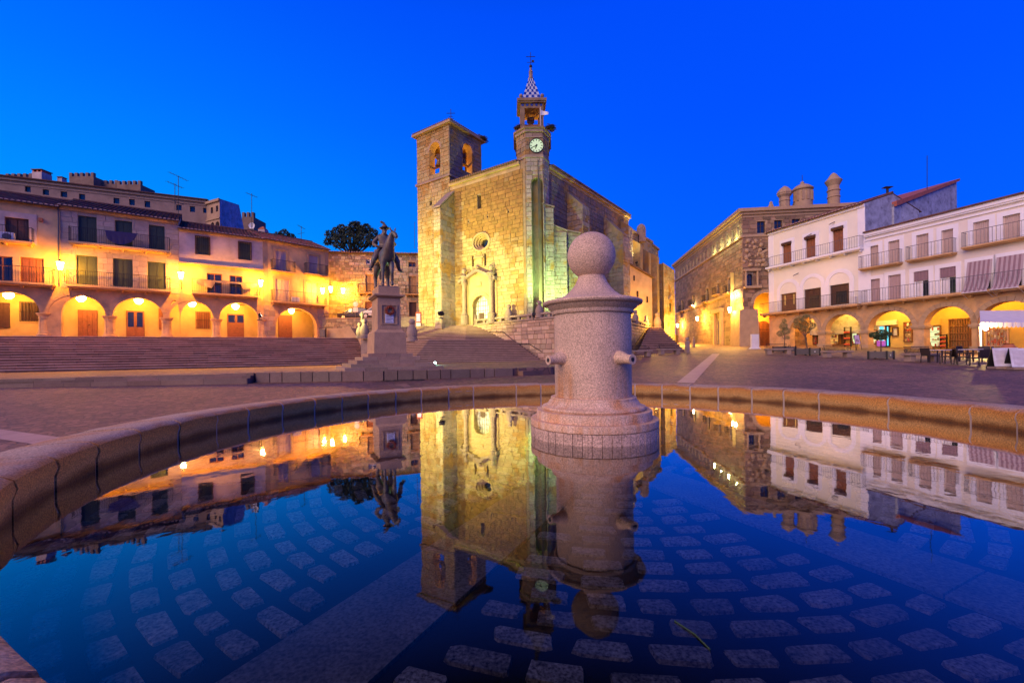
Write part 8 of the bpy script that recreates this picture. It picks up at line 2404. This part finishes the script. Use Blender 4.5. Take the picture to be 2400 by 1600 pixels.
m = MB(); p0, p1_ = HB3.pt(0, za), HB3.pt(HB3.s(560, 480), zb_); back = Vector((-10, 4, 0)); m.poly(p0, p1_, p1_ + back, p0 + back); m.poly(p1_, HB3.pt(HB3.L, zc), HB3.pt(HB3.L, zc) + back, p1_ + back); m.build('gable_roof', 'roof_base', hb)
for (x0, x1, yt, yb, lab) in ((83, 114, 402, 426, 'large hooded brick chimney on the hilltop mansion'), (138, 153, 417, 432, 'small hooded brick chimney on the hilltop mansion')):
    F = HB.shift(-3); r = F.rect(x0, x1, yt, yb); t = thing('hooded_chimney', lab, 'chimney', tuple(F.pt((r[0] + r[1]) / 2, r[2] - 1)), 'chimneys of the mansion'); w = (r[1] - r[0]); c = F.pt((r[0] + r[1]) / 2, 0)
    m = MB(); m.box(c.x - w / 2, c.x + w / 2, c.y - w / 2, c.y + w / 2, r[2] - 1, r[3] - .25 * w); m.build('stack', 'plaster_pink', t)
    for sx_ in (-1, 0, 1): MB().box(c.x + sx_ * w * .42 - .08 * w, c.x + sx_ * w * .42 + .08 * w, c.y - w * .45, c.y + w * .45, r[3] - .25 * w, r[3] - .05).build('vent_pier', 'goods_red', t)
    MB().lathe([(w * .78, r[3] - .05), (w * .78, r[3] + .08), (.1, r[3] + w * .25)], (c.x, c.y), 4, a0=R(45)).build('cap', 'roof_base', t)
def castle(lab, segs, Y, name='castle_wall'):
    t = thing(name, lab, 'castle', tuple(at((segs[0][0] + segs[-1][1]) / 2, 560, Y)), 'castle on the hilltop')
    for (x0, x1, yt, yb, dy, mer) in segs:
        F = Face.px(x0, Y + dy, x1, Y + dy); z1_ = F.z((x0 + x1) / 2, yt); z0_ = F.z((x0 + x1) / 2, yb) - 30
        o = MB().fbox(F, 0, F.L, z0_, z1_ - 1.1, -6, 0).build('wall', 'castle_stone', t)
        w = F.L / (2 * mer - 1)
        for k in range(mer): MB().fbox(F, 2 * k * w, (2 * k + 1) * w, z1_ - 1.1, z1_ + .2, -.9, 0).build('merlon', 'castle_stone', t)
castle('crenellated castle walls and tower on the skyline above the mansion', [(167, 224, 406, 437, 0, 5), (224, 279, 424, 450, 3, 5), (279, 334, 425, 451, -2, 5)], 150)
castle('ruined castle wall on the skyline at the far left', [(18, 79, 408, 425, 0, 5)], 150, 'castle_ruin')
castle('square crenellated castle tower seen right of the mansion gable', [(571, 598, 499, 540, 0, 3)], 120, 'castle_tower')
# television aerials
def aerial(x, yb, yt, Y, arms, lab, group='rooftop aerials'):
    b = at(x, yb, Y); tp_ = at(x, yt, Y); t = thing('tv_aerial', lab, 'aerial', tuple(b), group)
    MB().tube([b, tp_], .03, 5).build('mast', 'iron', t)
    for (f, L, tilt) in arms:
        c = b.lerp(tp_, f); d = Vector((.9, .3, tilt)).normalized(); m = MB(); m.tube([c - d * L, c + d * L], .02, 5)
        for k in range(7):
            q = c + d * L * (k / 3.0 - 1); m.tube([q + Vector((-.05, .3, .12)), q + Vector((.05, -.3, -.12))], .012, 4)
        m.build('boom', 'iron', t)
aerial(418, 502, 412, 47, ((.98, .9, -.42), (.3, .5, -.35)), 'tall television aerial on the ashlar house roof')
aerial(410, 492, 430, 46, ((.95, .75, -.38),), 'shorter television aerial left of the tall one on the ashlar house roof')
aerial(590, 540, 453, 52, ((.95, .6, -.35),), 'television aerial above the pinkish house roof')
aerial(706, 572, 530, 55, ((.95, .45, -.5), (.6, .35, .3)), 'small television aerial above the end house roof')
aerial(2173, 445, 365, 48, (), 'thin mast rising above the grey rendered house')
aerial(972, 583, 520, 64, (), 'thin mast on the stone house roof beside the bell tower')
p = at(590, 529, 52); t = thing('satellite_dish', 'white satellite dish above the pinkish house roof', 'dish', tuple(p)); m = MB()
N = 16; c = p
m.add([c + Vector((.38 * math.cos(2 * math.pi * k / N), -.02, .38 * math.sin(2 * math.pi * k / N))) for k in range(N)] + [c + Vector((0, .12, 0))], [(k, (k + 1) % N, N) for k in range(N)] + [((k + 1) % N, k, N) for k in range(0)]); m.build('bowl', 'white_paint', t); MB().tube([c + Vector((0, .1, 0)), c + Vector((0, .1, -1.4))], .03, 5).build('stand', 'iron', t)
p = at(617, 540, 57); t = thing('brick_chimney', 'small brick chimney behind the end house roof', 'chimney', tuple(p - Vector((0, 0, 1.5)))); MB().box(p.x - .45, p.x + .45, p.y - .45, p.y + .45, p.z - 3, p.z).build('stack', 'plaster_pink', t); MB().lathe([(.6, p.z), (.6, p.z + .1), (.1, p.z + .5)], (p.x, p.y), 4, a0=R(45)).build('cap', 'terracotta', t)

# a green stem and a few bits floating on the water
def floating(x0, y0, x1, y1, lab, matn, r=.006, bend=.04):
    def wp(x, y):
        u, v = ray(x, y); Y = (CZ - WATER_Z) / v; return Vector((u * Y, Y, WATER_Z + .004))
    a, b = wp(x0, y0), wp(x1, y1); m = MB(); mid = (a + b) / 2 + Vector((bend, 0, 0)); m.tube([a, a.lerp(mid, .6), mid, b.lerp(mid, .6), b], r, 6)
    o = m.build('floating_stem', matn); props(o, lab, 'stem')
mat('stem_green', (.012, .045, .006), .6, .2, 20)
floating(1581, 1456, 1664, 1523, 'thin green plant stem floating on the water', 'stem_green', .0035, .015)
#floating(1430, 1590, 1480, 1560, 'dark bent twig floating at the bottom edge', 'car_dark', .005, .05)
